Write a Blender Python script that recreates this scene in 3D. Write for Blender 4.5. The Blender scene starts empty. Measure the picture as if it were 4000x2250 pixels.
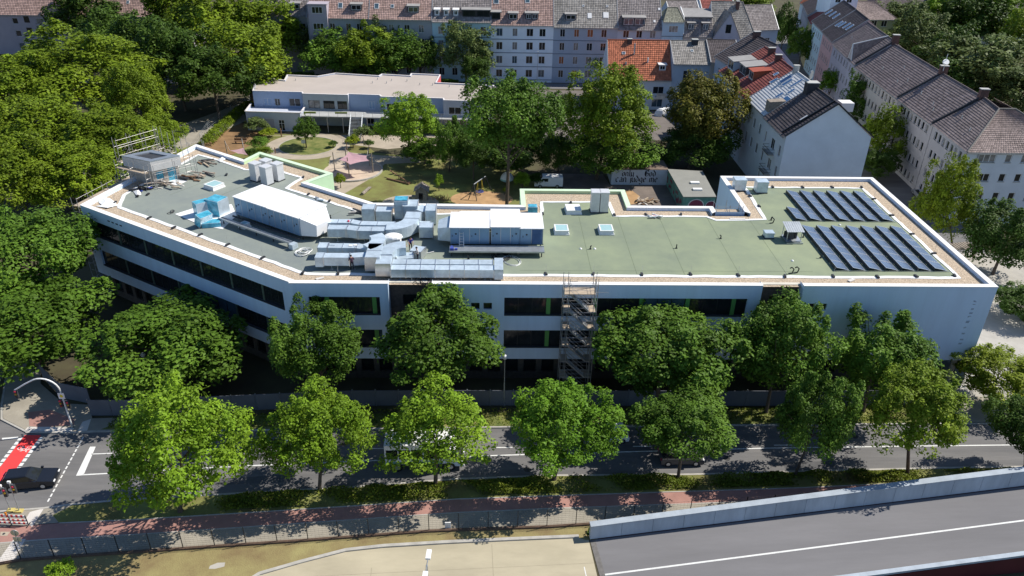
import bpy, bmesh, math, random
import numpy as np
from mathutils import Vector, Matrix
random.seed(7)
SC = bpy.context.scene
COL = SC.collection
RAD = math.radians
# ------------------------------------------------------------------ camera
cam_d = bpy.data.cameras.new('camera'); CAM = bpy.data.objects.new('camera', cam_d); COL.objects.link(CAM)
F, PITCH, ROLL, YAW, CH = 3030.0, RAD(29.6), RAD(-1.2), RAD(1.8), 50.8
_fwd = Vector((math.sin(YAW)*math.cos(PITCH), math.cos(YAW)*math.cos(PITCH), -math.sin(PITCH)))
_rt = Vector((math.cos(YAW), -math.sin(YAW), 0)); _dn = _fwd.cross(_rt)
_r2 = math.cos(ROLL)*_rt + math.sin(ROLL)*_dn
_d2 = -math.sin(ROLL)*_rt + math.cos(ROLL)*_dn
CC = Vector((0, 0, CH))
CAM.matrix_world = Matrix(((_r2.x, -_d2.x, -_fwd.x, 0), (_r2.y, -_d2.y, -_fwd.y, 0), (_r2.z, -_d2.z, -_fwd.z, CH), (0, 0, 0, 1)))
cam_d.sensor_width = 36.0; cam_d.lens = 36.0*F/4000.0; cam_d.clip_start = 0.5; cam_d.clip_end = 3000
SC.camera = CAM
# ------------------------------------------------------------------ sky, sun, exposure
SUN_EL, SUN_AZ = RAD(47), RAD(17)          # the sun stands to the right and a little behind the scene
w = bpy.data.worlds.new('World'); SC.world = w; w.use_nodes = True
nt = w.node_tree; bg = nt.nodes['Background']
sky = nt.nodes.new('ShaderNodeTexSky'); sky.sky_type = 'NISHITA'; sky.sun_disc = False
sky.sun_elevation = SUN_EL; sky.sun_rotation = RAD(90)-SUN_AZ
sky.air_density = 1.0; sky.dust_density = 0.4; sky.ozone_density = 6.0
nt.links.new(sky.outputs[0], bg.inputs[0]); bg.inputs[1].default_value = 0.098
sd = bpy.data.lights.new('sun', 'SUN'); SUN = bpy.data.objects.new('sun', sd); COL.objects.link(SUN)
sd.energy = 5.0; sd.angle = RAD(0.5); sd.color = (1.0, 0.95, 0.87)
_s = Vector((math.cos(SUN_EL)*math.cos(SUN_AZ), math.cos(SUN_EL)*math.sin(SUN_AZ), math.sin(SUN_EL)))
SUN.rotation_euler = _s.to_track_quat('Z', 'Y').to_euler(); SUN.location = (60, 60, 120)
SC.view_settings.view_transform = 'Standard'; SC.view_settings.look = 'None'
SC.view_settings.gamma = 1.0; SC.view_settings.exposure = 0.26; SC.view_settings.use_curve_mapping = False
SC.cycles.max_bounces = 6; SC.cycles.diffuse_bounces = 3; SC.cycles.glossy_bounces = 3; SC.cycles.transmission_bounces = 3; SC.cycles.transparent_max_bounces = 4

# ------------------------------------------------------------------ survey: a mark in the photograph to the place on a level plane
def at(px, py, z=0.0):
    d = _r2*(px-2000) + _d2*(py-1125) + _fwd*F
    t = (z-CH)/d.z
    return CC + d*t
def G(pts, z=0.0):
    return [tuple(at(x, y, z)[:2]) for x, y in pts]

# ------------------------------------------------------------------ materials
MATS = {}
def mat(name, col, rough=0.8, var=0.12, scale=3.0, metal=0.0, bump=0.0, spec=0.3, col2=None, detail=4.0, mix=None, tv=0.0, rnd=0.0, stretch=None, trans=0.0, bscale=None):
    if name in MATS: return MATS[name]
    m = bpy.data.materials.new(name); m.use_nodes = True; MATS[name] = m
    n = m.node_tree.nodes; l = m.node_tree.links; b = n['Principled BSDF']
    b.inputs['Roughness'].default_value = rough; b.inputs['Metallic'].default_value = metal
    b.inputs['Specular IOR Level'].default_value = spec
    tc = n.new('ShaderNodeTexCoord'); src = tc.outputs['Object']
    if stretch:
        mp = n.new('ShaderNodeMapping'); mp.inputs['Scale'].default_value = stretch; l.new(src, mp.inputs[0]); src = mp.outputs[0]
    nz = n.new('ShaderNodeTexNoise'); nz.inputs['Scale'].default_value = scale; nz.inputs['Detail'].default_value = detail; nz.inputs['Roughness'].default_value = 0.65
    l.new(src, nz.inputs['Vector'])
    rp = n.new('ShaderNodeValToRGB'); rp.color_ramp.elements[0].position = 0.32; rp.color_ramp.elements[1].position = 0.68
    a = [c*(1-var) for c in col]; c2 = [min(1, c*(1+var)) for c in (col2 or col)]
    rp.color_ramp.elements[0].color = (*a, 1); rp.color_ramp.elements[1].color = (*c2, 1)
    l.new(nz.outputs['Fac'], rp.inputs[0]); out = rp.outputs[0]
    if tv:
        at_ = n.new('ShaderNodeAttribute'); at_.attribute_name = 'tv'
        mr = n.new('ShaderNodeMapRange'); mr.inputs[3].default_value = 1-tv; mr.inputs[4].default_value = 1+tv; l.new(at_.outputs['Fac'], mr.inputs[0])
        mx = n.new('ShaderNodeMix'); mx.data_type = 'RGBA'; mx.blend_type = 'MULTIPLY'; mx.inputs[0].default_value = 1
        l.new(out, mx.inputs[6]); l.new(mr.outputs[0], mx.inputs[7]); out = mx.outputs[2]
    if rnd:
        oi = n.new('ShaderNodeObjectInfo'); mr = n.new('ShaderNodeMapRange'); mr.inputs[3].default_value = 1-rnd; mr.inputs[4].default_value = 1+rnd; l.new(oi.outputs['Random'], mr.inputs[0])
        mx = n.new('ShaderNodeMix'); mx.data_type = 'RGBA'; mx.blend_type = 'MULTIPLY'; mx.inputs[0].default_value = 1
        l.new(out, mx.inputs[6]); l.new(mr.outputs[0], mx.inputs[7]); out = mx.outputs[2]
    l.new(out, b.inputs['Base Color'])
    if bump:
        nb = n.new('ShaderNodeTexNoise'); nb.inputs['Scale'].default_value = bscale or scale*6; nb.inputs['Detail'].default_value = 3; l.new(src, nb.inputs['Vector'])
        bp = n.new('ShaderNodeBump'); bp.inputs['Strength'].default_value = bump; bp.inputs['Distance'].default_value = 0.05
        l.new(nb.outputs['Fac'], bp.inputs['Height']); l.new(bp.outputs[0], b.inputs['Normal'])
    if trans:
        tr = n.new('ShaderNodeBsdfTranslucent'); l.new(out, tr.inputs[0]); ms = n.new('ShaderNodeMixShader'); ms.inputs[0].default_value = trans
        l.new(b.outputs[0], ms.inputs[1]); l.new(tr.outputs[0], ms.inputs[2]); l.new(ms.outputs[0], n['Material Output'].inputs[0])
    return m

# ------------------------------------------------------------------ mesh collector
class MB:
    def __init__(s): s.v = []; s.f = []; s.m = []
    def vs(s, pts):
        k = len(s.v); s.v += [tuple(p) for p in pts]; return k
    def poly(s, pts, mi=0):
        k = s.vs(pts); s.f.append(tuple(range(k, k+len(pts)))); s.m.append(mi); return s
    def box(s, x0, x1, y0, y1, z0, z1, mi=0):
        return s.hexa([(x0,y0,z0),(x1,y0,z0),(x1,y1,z0),(x0,y1,z0),(x0,y0,z1),(x1,y0,z1),(x1,y1,z1),(x0,y1,z1)], mi)
    def hexa(s, p, mi=0):
        k = s.vs(p)
        for q in ((0,3,2,1),(4,5,6,7),(0,1,5,4),(1,2,6,5),(2,3,7,6),(3,0,4,7)):
            s.f.append(tuple(k+i for i in q)); s.m.append(mi)
        return s
    def obox(s, c, sx, sy, sz, rz=0.0, mi=0):       # centre of the base
        ca, sa = math.cos(rz), math.sin(rz); P = []
        for z in (0, sz):
            for x, y in ((-.5,-.5),(.5,-.5),(.5,.5),(-.5,.5)):
                P.append((c[0]+x*sx*ca-y*sy*sa, c[1]+x*sx*sa+y*sy*ca, c[2]+z))
        return s.hexa(P, mi)
    def bar(s, p, q, w, h=None, mi=0):
        p = Vector(p); q = Vector(q); d = (q-p)
        if d.length < 1e-6: return s
        d.normalize(); up = Vector((0,0,1)) if abs(d.z) < .95 else Vector((1,0,0))
        a = d.cross(up).normalized()*(w/2); b = d.cross(a).normalized()*((h or w)/2)
        return s.hexa([p-a-b, p+a-b, p+a+b, p-a+b, q-a-b, q+a-b, q+a+b, q-a+b], mi)
    def tube(s, p, q, r, n=6, mi=0, r2=None, cap=True):
        p = Vector(p); q = Vector(q); d = (q-p)
        if d.length < 1e-6: return s
        d.normalize(); up = Vector((0,0,1)) if abs(d.z) < .95 else Vector((1,0,0))
        a = d.cross(up).normalized(); b = d.cross(a).normalized(); r2 = r if r2 is None else r2
        k = s.vs([p+(a*math.cos(t)+b*math.sin(t))*r for t in [2*math.pi*i/n for i in range(n)]] + [q+(a*math.cos(t)+b*math.sin(t))*r2 for t in [2*math.pi*i/n for i in range(n)]])
        for i in range(n):
            s.f.append((k+i, k+(i+1)%n, k+n+(i+1)%n, k+n+i)); s.m.append(mi)
        if cap:
            s.f.append(tuple(k+i for i in range(n))); s.f.append(tuple(k+n+i for i in range(n))); s.m += [mi, mi]
        return s
    def path(s, pts, r, n=6, mi=0):
        for a, b in zip(pts, pts[1:]): s.tube(a, b, r, n, mi)
        return s
    def prism(s, pts, z0, z1, mi=0, mt=None, bottom=True):
        n = len(pts); k = s.vs([(x, y, z0) for x, y in pts] + [(x, y, z1) for x, y in pts])
        for i in range(n):
            s.f.append((k+i, k+(i+1)%n, k+n+(i+1)%n, k+n+i)); s.m.append(mi)
        s.f.append(tuple(k+n+i for i in range(n))); s.m.append(mi if mt is None else mt)
        if bottom: s.f.append(tuple(k+n-1-i for i in range(n))); s.m.append(mi)
        return s
    def dome(s, c, rx, ry, rz, nu=12, nv=5, mi=0, full=False):
        lo = -math.pi/2 if full else 0
        rows = [[(c[0]+rx*math.cos(lo+(math.pi/2-lo)*j/nv)*math.cos(2*math.pi*i/nu), c[1]+ry*math.cos(lo+(math.pi/2-lo)*j/nv)*math.sin(2*math.pi*i/nu), c[2]+rz*math.sin(lo+(math.pi/2-lo)*j/nv)) for i in range(nu)] for j in range(nv+1)]
        k = s.vs([p for r in rows for p in r])
        for j in range(nv):
            for i in range(nu):
                s.f.append((k+j*nu+i, k+j*nu+(i+1)%nu, k+(j+1)*nu+(i+1)%nu, k+(j+1)*nu+i)); s.m.append(mi)
        return s
    def build(s, name, mats, parent=None, smooth=False, data=None):
        if not isinstance(mats, (list, tuple)): mats = [mats]
        root = parent
        while root is not None and root.parent is not None: root = root.parent
        off = None if (root is None or root.name in LOCALS) else world_of(parent)
        me = bpy.data.meshes.new(name)
        if off is not None and s.v:
            inv = off.inverted(); vv = [tuple(inv @ Vector(p)) for p in s.v]
        else: vv = s.v
        me.from_pydata(vv, [], s.f)
        for m in mats: me.materials.append(m)
        if len(mats) > 1: me.polygons.foreach_set('material_index', s.m)
        if smooth: me.polygons.foreach_set('use_smooth', [True]*len(me.polygons))
        me.update()
        o = bpy.data.objects.new(name, me); COL.objects.link(o)
        if parent is not None: o.parent = parent
        return o
def world_of(o):
    if o is None: return None
    m = Matrix.LocRotScale(o.location, o.rotation_euler, o.scale)
    return world_of(o.parent) @ m if o.parent else m

def tag(o, label=None, cat=None, group=None, kind=None):
    if label: o['label'] = label
    if cat: o['category'] = cat
    if group: o['group'] = group
    if kind: o['kind'] = kind
    return o
LOCALS = set()
def thing(name, label, cat, loc=(0,0,0), rz=0.0, group=None, local=False):
    o = bpy.data.objects.new(name, None); COL.objects.link(o); o.empty_display_size = 0.3
    o.location = loc; o.rotation_euler = (0,0,rz)
    if local: LOCALS.add(o.name)
    return tag(o, label, cat, group)
KIDS = {}
def inst(src, parent, loc, rot=(0,0,0), scale=(1,1,1), name=None):
    """another object on the same mesh, placed in the world, under a parent that is not turned"""
    o = src.copy(); COL.objects.link(o); o.parent = parent
    L = Vector(loc)
    if parent is not None: L = world_of(parent).inverted() @ L
    o.location = L; o.rotation_euler = rot; o.scale = scale
    return o
def copy_tree(o, loc=None, rz=None, label=None, parent=None):
    c = o.copy(); COL.objects.link(c); c.parent = parent
    if loc is not None: c.location = loc
    if rz is not None: c.rotation_euler = (0,0,rz)
    if label: c['label'] = label
    for ch in list(o.children): copy_tree(ch, parent=c)
    return c
def struct(o): o['kind'] = 'structure'; return o
def stuff(o): o['kind'] = 'stuff'; return o

def sheet(name, pts, z, m):
    return struct(MB().poly([(x, y, z) for x, y in pts]).build(name, m))
def line_strip(pts, wd):
    """flat ribbon polygon along a polyline"""
    L = []; R = []
    for i, p in enumerate(pts):
        a = Vector(pts[max(0, i-1)]); b = Vector(pts[min(len(pts)-1, i+1)]); d = (b-a).normalized(); n = Vector((-d.y, d.x))*(wd/2)
        L.append(tuple(Vector(p)+n)); R.append(tuple(Vector(p)-n))
    return L, R
def ribbon(mb, pts, wd, z, mi=0):
    L, R = line_strip(pts, wd)
    for i in range(len(pts)-1):
        mb.poly([(*R[i], z), (*R[i+1], z), (*L[i+1], z), (*L[i], z)], mi)
    return mb
def kerb(name, pts, wd, z0, z1, m):
    L, R = line_strip(pts, wd); mb = MB()
    for i in range(len(pts)-1):
        mb.hexa([(*R[i], z0), (*R[i+1], z0), (*L[i+1], z0), (*L[i], z0), (*R[i], z1), (*R[i+1], z1), (*L[i+1], z1), (*L[i], z1)])
    return struct(mb.build(name, m))
def inset(poly, d):
    """mitred offset to the inside of a counter-clockwise polygon"""
    n = len(poly); out = []
    for i in range(n):
        p0 = Vector(poly[i-1]); p1 = Vector(poly[i]); p2 = Vector(poly[(i+1) % n])
        a = (p1-p0).normalized(); b = (p2-p1).normalized()
        na = Vector((-a.y, a.x)); nb = Vector((-b.y, b.x)); s = 1+na.dot(nb)
        out.append(tuple(p1 + (na+nb)*(d/max(.3, s))))
    return out
def wallgrid(mb, O, U, W, z0, z1, ops, depth=0.2, mi=0, mr=None):
    """wall face with real openings and their reveals; outside is U turned clockwise"""
    O = Vector(O); U = Vector((U[0], U[1], 0)).normalized(); I = Vector((-U.y, U.x, 0))
    ss = sorted({0.0, W, *[o[0] for o in ops], *[o[1] for o in ops]}); zz = sorted({z0, z1, *[o[2] for o in ops], *[o[3] for o in ops]})
    P = lambda s, z, d=0.0: O + U*s + I*d + Vector((0, 0, z))
    for a, b in zip(ss, ss[1:]):
        for c, d in zip(zz, zz[1:]):
            ms, mz = (a+b)/2, (c+d)/2
            if any(o[0] < ms < o[1] and o[2] < mz < o[3] for o in ops): continue
            mb.poly([P(a,c), P(b,c), P(b,d), P(a,d)], mi)
    r = mi if mr is None else mr
    for a, b, c, d in ops:
        mb.poly([P(a,c), P(b,c), P(b,c,depth), P(a,c,depth)], r); mb.poly([P(a,d), P(b,d), P(b,d,depth), P(a,d,depth)], r)
        mb.poly([P(a,c), P(a,d), P(a,d,depth), P(a,c,depth)], r); mb.poly([P(b,c), P(b,d), P(b,d,depth), P(b,c,depth)], r)
WC = {}
def window(parent, O, U, s0, s1, z0, z1, fm, gm, mull=1, trans_=0, depth=0.14, fw=0.07, sill=None, name='window'):
    """framed window set into an opening: frame (name) with its pane and, if wanted, a sill as children"""
    w_, h_ = round(s1-s0, 3), round(z1-z0, 3); key = (w_, h_, fm.name, gm.name, mull, trans_, sill.name if sill else '', name, fw)
    U = Vector((U[0], U[1], 0)).normalized(); I = Vector((-U.y, U.x, 0))
    loc = Vector(O) + U*s0 + I*depth + Vector((0,0,z0)); rz = math.atan2(U.y, U.x)
    if key not in WC:
        f = MB(); t = 0.07
        f.box(0, w_, 0, t, 0, fw); f.box(0, w_, 0, t, h_-fw, h_); f.box(0, fw, 0, t, fw, h_-fw); f.box(w_-fw, w_, 0, t, fw, h_-fw)
        for k in range(1, mull+1): x = w_*k/(mull+1); f.box(x-fw*.5, x+fw*.5, 0.004, t-.004, fw, h_-fw)
        if trans_: f.box(fw, w_-fw, 0.008, t-.008, h_*.68-fw*.4, h_*.68+fw*.4)
        g = MB().box(fw*.5, w_-fw*.5, .028, .045, fw*.5, h_-fw*.5)
        fo = f.build(name, fm); go = g.build('pane', gm); so = None
        if sill: so = MB().box(-.08, w_+.08, -depth-.07, 0, -.06, 0.0).build('sill', sill)
        WC[key] = (fo, go, so); fo.parent = parent; fo.location = world_of(parent).inverted() @ loc; fo.rotation_euler = (0,0,rz)
        go.parent = fo
        if so: so.parent = fo
        return fo
    fo, go, so = WC[key]
    c = inst(fo, parent, loc, (0,0,rz))
    g2 = go.copy(); COL.objects.link(g2); g2.parent = c
    if so: s2 = so.copy(); COL.objects.link(s2); s2.parent = c
    return c
def np_mesh(name, V, Q, mats, tvf=None, smooth=False):
    me = bpy.data.meshes.new(name); nV, nQ = len(V), len(Q); k = Q.shape[1]
    me.vertices.add(nV); me.vertices.foreach_set('co', np.ascontiguousarray(V, dtype=np.float32).ravel())
    me.loops.add(nQ*k); me.loops.foreach_set('vertex_index', np.ascontiguousarray(Q, dtype=np.int32).ravel())
    me.polygons.add(nQ); me.polygons.foreach_set('loop_start', np.arange(0, nQ*k, k, dtype=np.int32))
    me.polygons.foreach_set('use_smooth', np.zeros(nQ, dtype=bool))
    for m in mats: me.materials.append(m)
    if tvf is not None:
        a = me.attributes.new('tv', 'FLOAT', 'FACE'); a.data.foreach_set('value', np.ascontiguousarray(tvf, dtype=np.float32))
    me.update(calc_edges=True); me.validate()
    return me
def np_obj(name, me, parent=None):
    o = bpy.data.objects.new(name, me); COL.objects.link(o)
    if parent is not None: o.parent = parent
    return o
def tile_field(A, B, C, D, m, parent, tw=0.42, cw=0.48, lift=0.07, wave=0.05):
    """roof slope of real pantiles: A-B eave, D-C ridge; stepped courses and waved columns in one mesh"""
    A, B, C, D = [np.array(p, float) for p in (A, B, C, D)]
    n = np.cross(B-A, D-A); n /= np.linalg.norm(n)
    if n[2] < 0: n = -n
    W = max(np.linalg.norm(B-A), np.linalg.norm(C-D)); H = (np.linalg.norm(D-A)+np.linalg.norm(C-B))/2
    nu, nv = max(1, int(round(W/tw))), max(1, int(round(H/cw)))
    us = np.linspace(0, 1, 2*nu+1); zig = np.where(np.arange(2*nu+1) % 2 == 1, wave, 0)
    rows = []
    for j in range(nv):
        for v, h in ((j/nv, lift), ((j+1)/nv, 0.012)):
            L = A+(D-A)*v; R = B+(C-B)*v
            rows.append(L[None]+(R-L)[None]*us[:, None]+n[None]*(h+zig)[:, None])
    V = np.concatenate(rows); nr, nc = 2*nv, 2*nu+1
    jj, ii = np.meshgrid(np.arange(nr-1), np.arange(nc-1), indexing='ij'); k = (jj*nc+ii).ravel()
    Q = np.stack([k, k+1, k+nc+1, k+nc], 1)
    rng = np.random.default_rng(int(abs(A[0])*13+abs(A[1])*7)); tr = rng.random((nv+1, nu+1)); tv = tr[(jj//2).ravel(), (ii//2).ravel()]
    off = world_of(parent)
    if off is not None: V = V-np.array(off.translation)[None]
    o = np_obj('roof_tiles', np_mesh('roof_tiles', V, Q, [m], tv), parent); o['kind'] = 'stuff'
    return o
# ================================================================== MATERIALS
asphalt = mat('asphalt', (.142,.14,.141), .9, .15, .5, detail=9, bump=.25, bscale=14, col2=(.17,.164,.16), stretch=(.16,1.3,1))
asphalt_old = mat('asphalt_old', (.185,.18,.183), .9, .11, .5, detail=9, bump=.2, bscale=12, stretch=(.12,.9,1))
paint = mat('road_paint', (.72,.72,.69), .8, .10, 2.5)
red_paint = mat('red_paint', (.85,.06,.06), .85, .06, .8)
soil = mat('soil', (.085,.066,.045), .95, .35, .16, col2=(.075,.072,.035), detail=8, bump=.5)
lawn_dry = mat('dry_lawn', (.20,.165,.06), .95, .32, .22, col2=(.17,.19,.055), detail=9, bump=.6, bscale=9)
bank_dry = mat('dry_grass', (.30,.215,.105), .95, .34, .34, col2=(.235,.205,.088), detail=9, bump=.6, bscale=9)
lawn_green = mat('green_lawn', (.10,.16,.03), .95, .30, .5, col2=(.19,.18,.06), detail=8, bump=.5)
paving_beige = mat('beige_paving', (.40,.34,.26), .9, .14, .4, detail=8, bump=.2)
paving_grey = mat('grey_paving', (.32,.29,.235), .9, .14, .5, detail=8, bump=.25, bscale=9)
paving_red = mat('red_paving', (.37,.20,.165), .9, .14, .5, detail=8, bump=.25, bscale=9)
paving_white = mat('white_paving', (.62,.58,.53), .9, .08, .6)
slab_concrete = mat('slab_concrete', (.43,.38,.27), .85, .14, .14, detail=9, bump=.12, stretch=(1,3,1))
concrete = mat('concrete', (.42,.42,.40), .85, .14, .5, detail=8, bump=.15)
concrete_light = mat('light_concrete', (.40,.375,.33), .85, .12, .4, detail=8)
kerbstone = mat('kerbstone', (.42,.40,.36), .85, .15, 1.2)
orange_sand = mat('orange_sand', (.42,.26,.13), .95, .2, .6, bump=.4)
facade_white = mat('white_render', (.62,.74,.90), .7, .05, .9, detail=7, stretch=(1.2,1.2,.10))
green_render = mat('pale_green_render', (.50,.66,.40), .75, .05, .5)
cap_white = mat('white_cap', (.80,.79,.77), .55, .03, .8)
cap_green = mat('green_cap', (.60,.76,.53), .55, .04, .8)
cap_beige = mat('beige_cap', (.60,.56,.47), .7, .05, .8)
brick_dark = mat('dark_brick', (.105,.085,.075), .9, .25, 3.0, bump=.3)
frame_dark = mat('dark_frame', (.022,.024,.028), .45, .1, 2)
frame_white = mat('white_frame', (.78,.78,.78), .5, .04, 2)
frame_brown = mat('brown_frame', (.12,.06,.03), .6, .1, 2)
panel_green = mat('green_panel', (.13,.34,.09), .6, .06, 1)
glass = mat('glass', (.018,.021,.024), .06, .3, .6, spec=.55)
glass_blue = mat('sky_glass', (.06,.10,.13), .05, .3, .6, spec=.8)
curtain_glass = mat('curtain_glass', (.24,.23,.22), .12, .5, .9, spec=.5)
curtain_red = mat('red_curtain_glass', (.30,.11,.05), .2, .3, .9, spec=.5)
membrane = mat('roof_membrane', (.222,.252,.246), .9, .15, .14, col2=(.240,.264,.222), detail=9, bump=.1, bscale=5)
_n = membrane.node_tree.nodes; _l = membrane.node_tree.links
_tc = _n.new('ShaderNodeTexCoord'); _sx = _n.new('ShaderNodeSeparateXYZ'); _l.new(_tc.outputs['Object'], _sx.inputs[0])
_mr = _n.new('ShaderNodeMapRange'); _mr.inputs[1].default_value = -14; _mr.inputs[2].default_value = 10; _l.new(_sx.outputs['X'], _mr.inputs[0])
_mx = _n.new('ShaderNodeMix'); _mx.data_type = 'RGBA'; _mx.blend_type = 'MULTIPLY'; _l.new(_mr.outputs[0], _mx.inputs[0])
_old = _n['Principled BSDF'].inputs['Base Color'].links[0].from_socket
_l.new(_old, _mx.inputs[6]); _mx.inputs[7].default_value = (1.02, 1.06, .78, 1); _l.new(_mx.outputs[2], _n['Principled BSDF'].inputs['Base Color'])
seam_mat = mat('seam', (.13,.16,.10), .9, .1, 1)
gravel = mat('gravel', (.36,.28,.19), .95, .36, 9, col2=(.52,.42,.31), detail=6, bump=.9, bscale=22)
foil_white = mat('white_foil', (.82,.82,.80), .6, .04, 2, bump=.5, bscale=3)
foil_blue = mat('blue_film', (.03,.30,.46), .18, .35, 1.2, spec=.6, col2=(.10,.42,.55))
galv = mat('galvanised_steel', (.55,.64,.70), .34, .15, 1.6, metal=.28, bump=.12, bscale=2.5, rnd=.08)
galv_dull = mat('dull_zinc', (.45,.48,.50), .45, .12, 1.5, metal=.7)
ahu_side = mat('unit_panel', (.22,.36,.52), .40, .06, .8, metal=.35)  # blue of the sky-lit shade is mixed into the casing colour
ahu_roof = mat('unit_roof', (.80,.80,.80), .5, .02, .7)
dark_steel = mat('dark_steel', (.05,.052,.056), .55, .15, 2)
steel_pale = mat('scaffold_steel', (.40,.385,.375), .45, .16, 3, metal=.5)
plank_wood = mat('scaffold_plank', (.42,.34,.25), .85, .25, 2, stretch=(1,8,1))
wood = mat('brown_wood', (.22,.13,.075), .8, .25, 3)
wood_grey = mat('grey_wood', (.27,.23,.19), .85, .25, 3)
rubber = mat('black_rubber', (.02,.02,.021), .7, .2, 2)
pv_glass = mat('solar_glass', (.095,.13,.20), .24, .2, .8, spec=.7)
alu = mat('aluminium', (.62,.64,.66), .35, .08, 2, metal=.8)
dome_glass = mat('dome_plastic', (.36,.55,.55), .2, .06, 1, spec=.5)
black_plastic = mat('black_plastic', (.03,.03,.033), .5, .2, 2)
white_plastic = mat('white_plastic', (.80,.80,.78), .45, .04, 2)
skin_m = mat('skin', (.45,.26,.18), .6, .08, 6)

# ================================================================== GROUND
ground = struct(MB().poly([(-900,-60,0),(900,-60,0),(900,1500,0),(-900,1500,0)]).build('ground', soil))
NEAR = [(-80,42.5),(-60,47.2),(-48,49.0),(-42.4,49.74),(-38.85,50.11),(-36.4,50.59),(-32.85,51.04),(-22,51.9),(-11.6,52.7),(-3.2,53.64),(6,54.09),(18.84,54.2),(26.2,54.5),(42.7,55.04),(51,55.2),(70,55.6),(130,56)]
FAR = [(-120,62),(-70,62.5),(-48.9,62.0),(-45.5,60.1),(-41.5,59.95),(-38.5,60.18),(-36.4,60.2),(-20,60.4),(0,60.8),(20,61.1),(46,61.38),(70,61.5),(130,61.8)]
sheet('main_road', NEAR+FAR[::-1], .008, asphalt)
sheet('side_street', [(-120,62.3),(-70,62.4),(-50.4,62.3),(-53,70),(-60,80),(-72,100),(-92,100),(-80,80),(-74,70)], .006, asphalt)
kerb('road_kerb', [(x, y-.10) for x, y in NEAR], .2, 0, .12, kerbstone)
kerb('road_kerb', [(-53,71),(-50.2,64.5),(-48.9,62.1),(-45.5,60.2),(-41.5,60.05),(-38.5,60.28),(-20,60.5),(0,60.9),(20,61.2),(46,61.5),(70,61.6),(130,61.9)], .2, 0, .12, kerbstone)
# corner pavement
sheet('pavement', [(-53,71),(-50.1,64.5),(-48.8,62.2),(-45.4,60.3),(-41.5,60.15),(-38.5,60.4),(-36.0,60.5),(-36.2,62.4),(-40.0,62.2),(-41.2,64.4),(-44,64.6),(-48,68),(-51,74)], .102, paving_grey)
sheet('cycle_path', G([(110,1610),(195,1600),(290,1637),(290,1660),(190,1667),(180,1670),(115,1664)], .106), .106, paving_red)
sheet('pavement_ramp', G([(108,1668),(190,1667),(290,1672),(280,1685),(100,1690),(95,1682)], .110), .110, paving_white)
sheet('pavement_ramp', G([(322,1648),(356,1636),(340,1683),(302,1686)], .110), .110, paving_white)
sheet('verge', [(-38.4,60.5),(-20,60.65),(0,61.05),(20,61.35),(46,61.65),(46,64.0),(-36,62.6)], .104, lawn_green)
sheet('pavement', [(46.2,61.7),(130,62.0),(130,66),(46.2,66)], .10, paving_grey)
# near verge, cycle path and footpath
VERGE_IN = [(-36.6,48.3),(-30,48.7),(-22,49.35),(-12,50.2),(-3,51.0),(6,51.4),(18,51.9),(28,52.3),(40,53.0),(60,53.6)]
sheet('verge', [(-37.6,49.2),(-36.4,50.35),(-32.85,50.82),(-22,51.7),(-11.6,52.5),(-3.2,53.4),(6,53.88),(18.84,54.0),(26.2,54.3),(42.7,54.8),(60,55.1)]+VERGE_IN[::-1], .10, lawn_dry)
RED_T = [(-60,44.4),(-48,46.9),(-42,47.75)]+VERGE_IN
RED_B = [(-60,42.6),(-48,45.1),(-42,46.0),(-36.6,46.55),(-30,47.0),(-22,47.7),(-12,48.6),(-3,49.4),(6,49.9),(18,50.4),(28,50.9),(40,51.5),(60,52.0)]
FEN = [(-60,40.0),(-48,42.4),(-39.26,44.01),(-38.25,44.39),(-35.2,44.69),(-25.02,45.56),(-14.93,46.42),(-4.76,47.38),(5.39,47.8),(18.44,48.93),(30,50.0)]
sheet('cycle_path', RED_T+RED_B[::-1], .090, paving_red)
sheet('footpath', RED_B+[(60,50.6)]+FEN[::-1], .088, paving_grey)
sheet('pavement', [(-60,46.6),(-48,48.9),(-42.4,49.55),(-38.85,49.95),(-36.5,50.35),(-37.6,49.2),(-36.6,48.35),(-42,47.8),(-48,46.95),(-60,44.45)], .092, paving_grey)
sheet('pavement_ramp', G([(117,2000),(172,1985),(125,2058),(95,2035)], .096), .096, paving_white)
sheet('pavement_ramp', G([(52,2108),(101,2105),(55,2185),(0,2205),(0,2180)], .096), .096, paving_white)
kerb('path_edging', [p for p in RED_B], .10, .06, .098, kerbstone)
kerb('verge_edging', VERGE_IN, .10, .05, .125, kerbstone)
# dry bank, slab road
KERB = [(-24,40.0),(-19.6,41.6)]+G([(1012,2248),(1174,2201),(1352,2155),(1497,2139),(1745,2124),(2000,2112),(2261,2101)])
sheet('grass_bank', FEN+[(30,46.9)]+[(8.2,46.3)]+KERB[::-1]+[(-24,30),(-90,30),(-90,37)], .02, bank_dry)
sheet('slab_road', KERB+[(8.4,46.3),(9.6,30),(9.6,20),(-24,20)], .012, slab_concrete)
kerb('slab_kerb', [(x, y+.12) for x, y in KERB], .30, 0, .14, kerbstone)
for x0, y0, x1, y1 in ((-9.5,43.5,-8.2,20),(.2,45.9,1.2,20)):
    struct(ribbon(MB(), [(x0,y0),(x1,y1)], .035, .017).build('slab_joint', mat('joint', (.30,.26,.19), .9, .1, 2)))
for yy in (43.9, 41.3): struct(ribbon(MB(), [(-14,yy-1.2),(8.6,yy)], .03, .016).build('slab_joint', MATS['joint']))
sheet('bare_patch', G([(820,2210),(850,2198),(880,2197),(876,2213),(840,2222),(815,2222)], .026), .026, concrete_light)
struct(ribbon(MB(), G([(2282,2215),(2290,2252)]), .08, .02).build('road_marking', paint))
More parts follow.
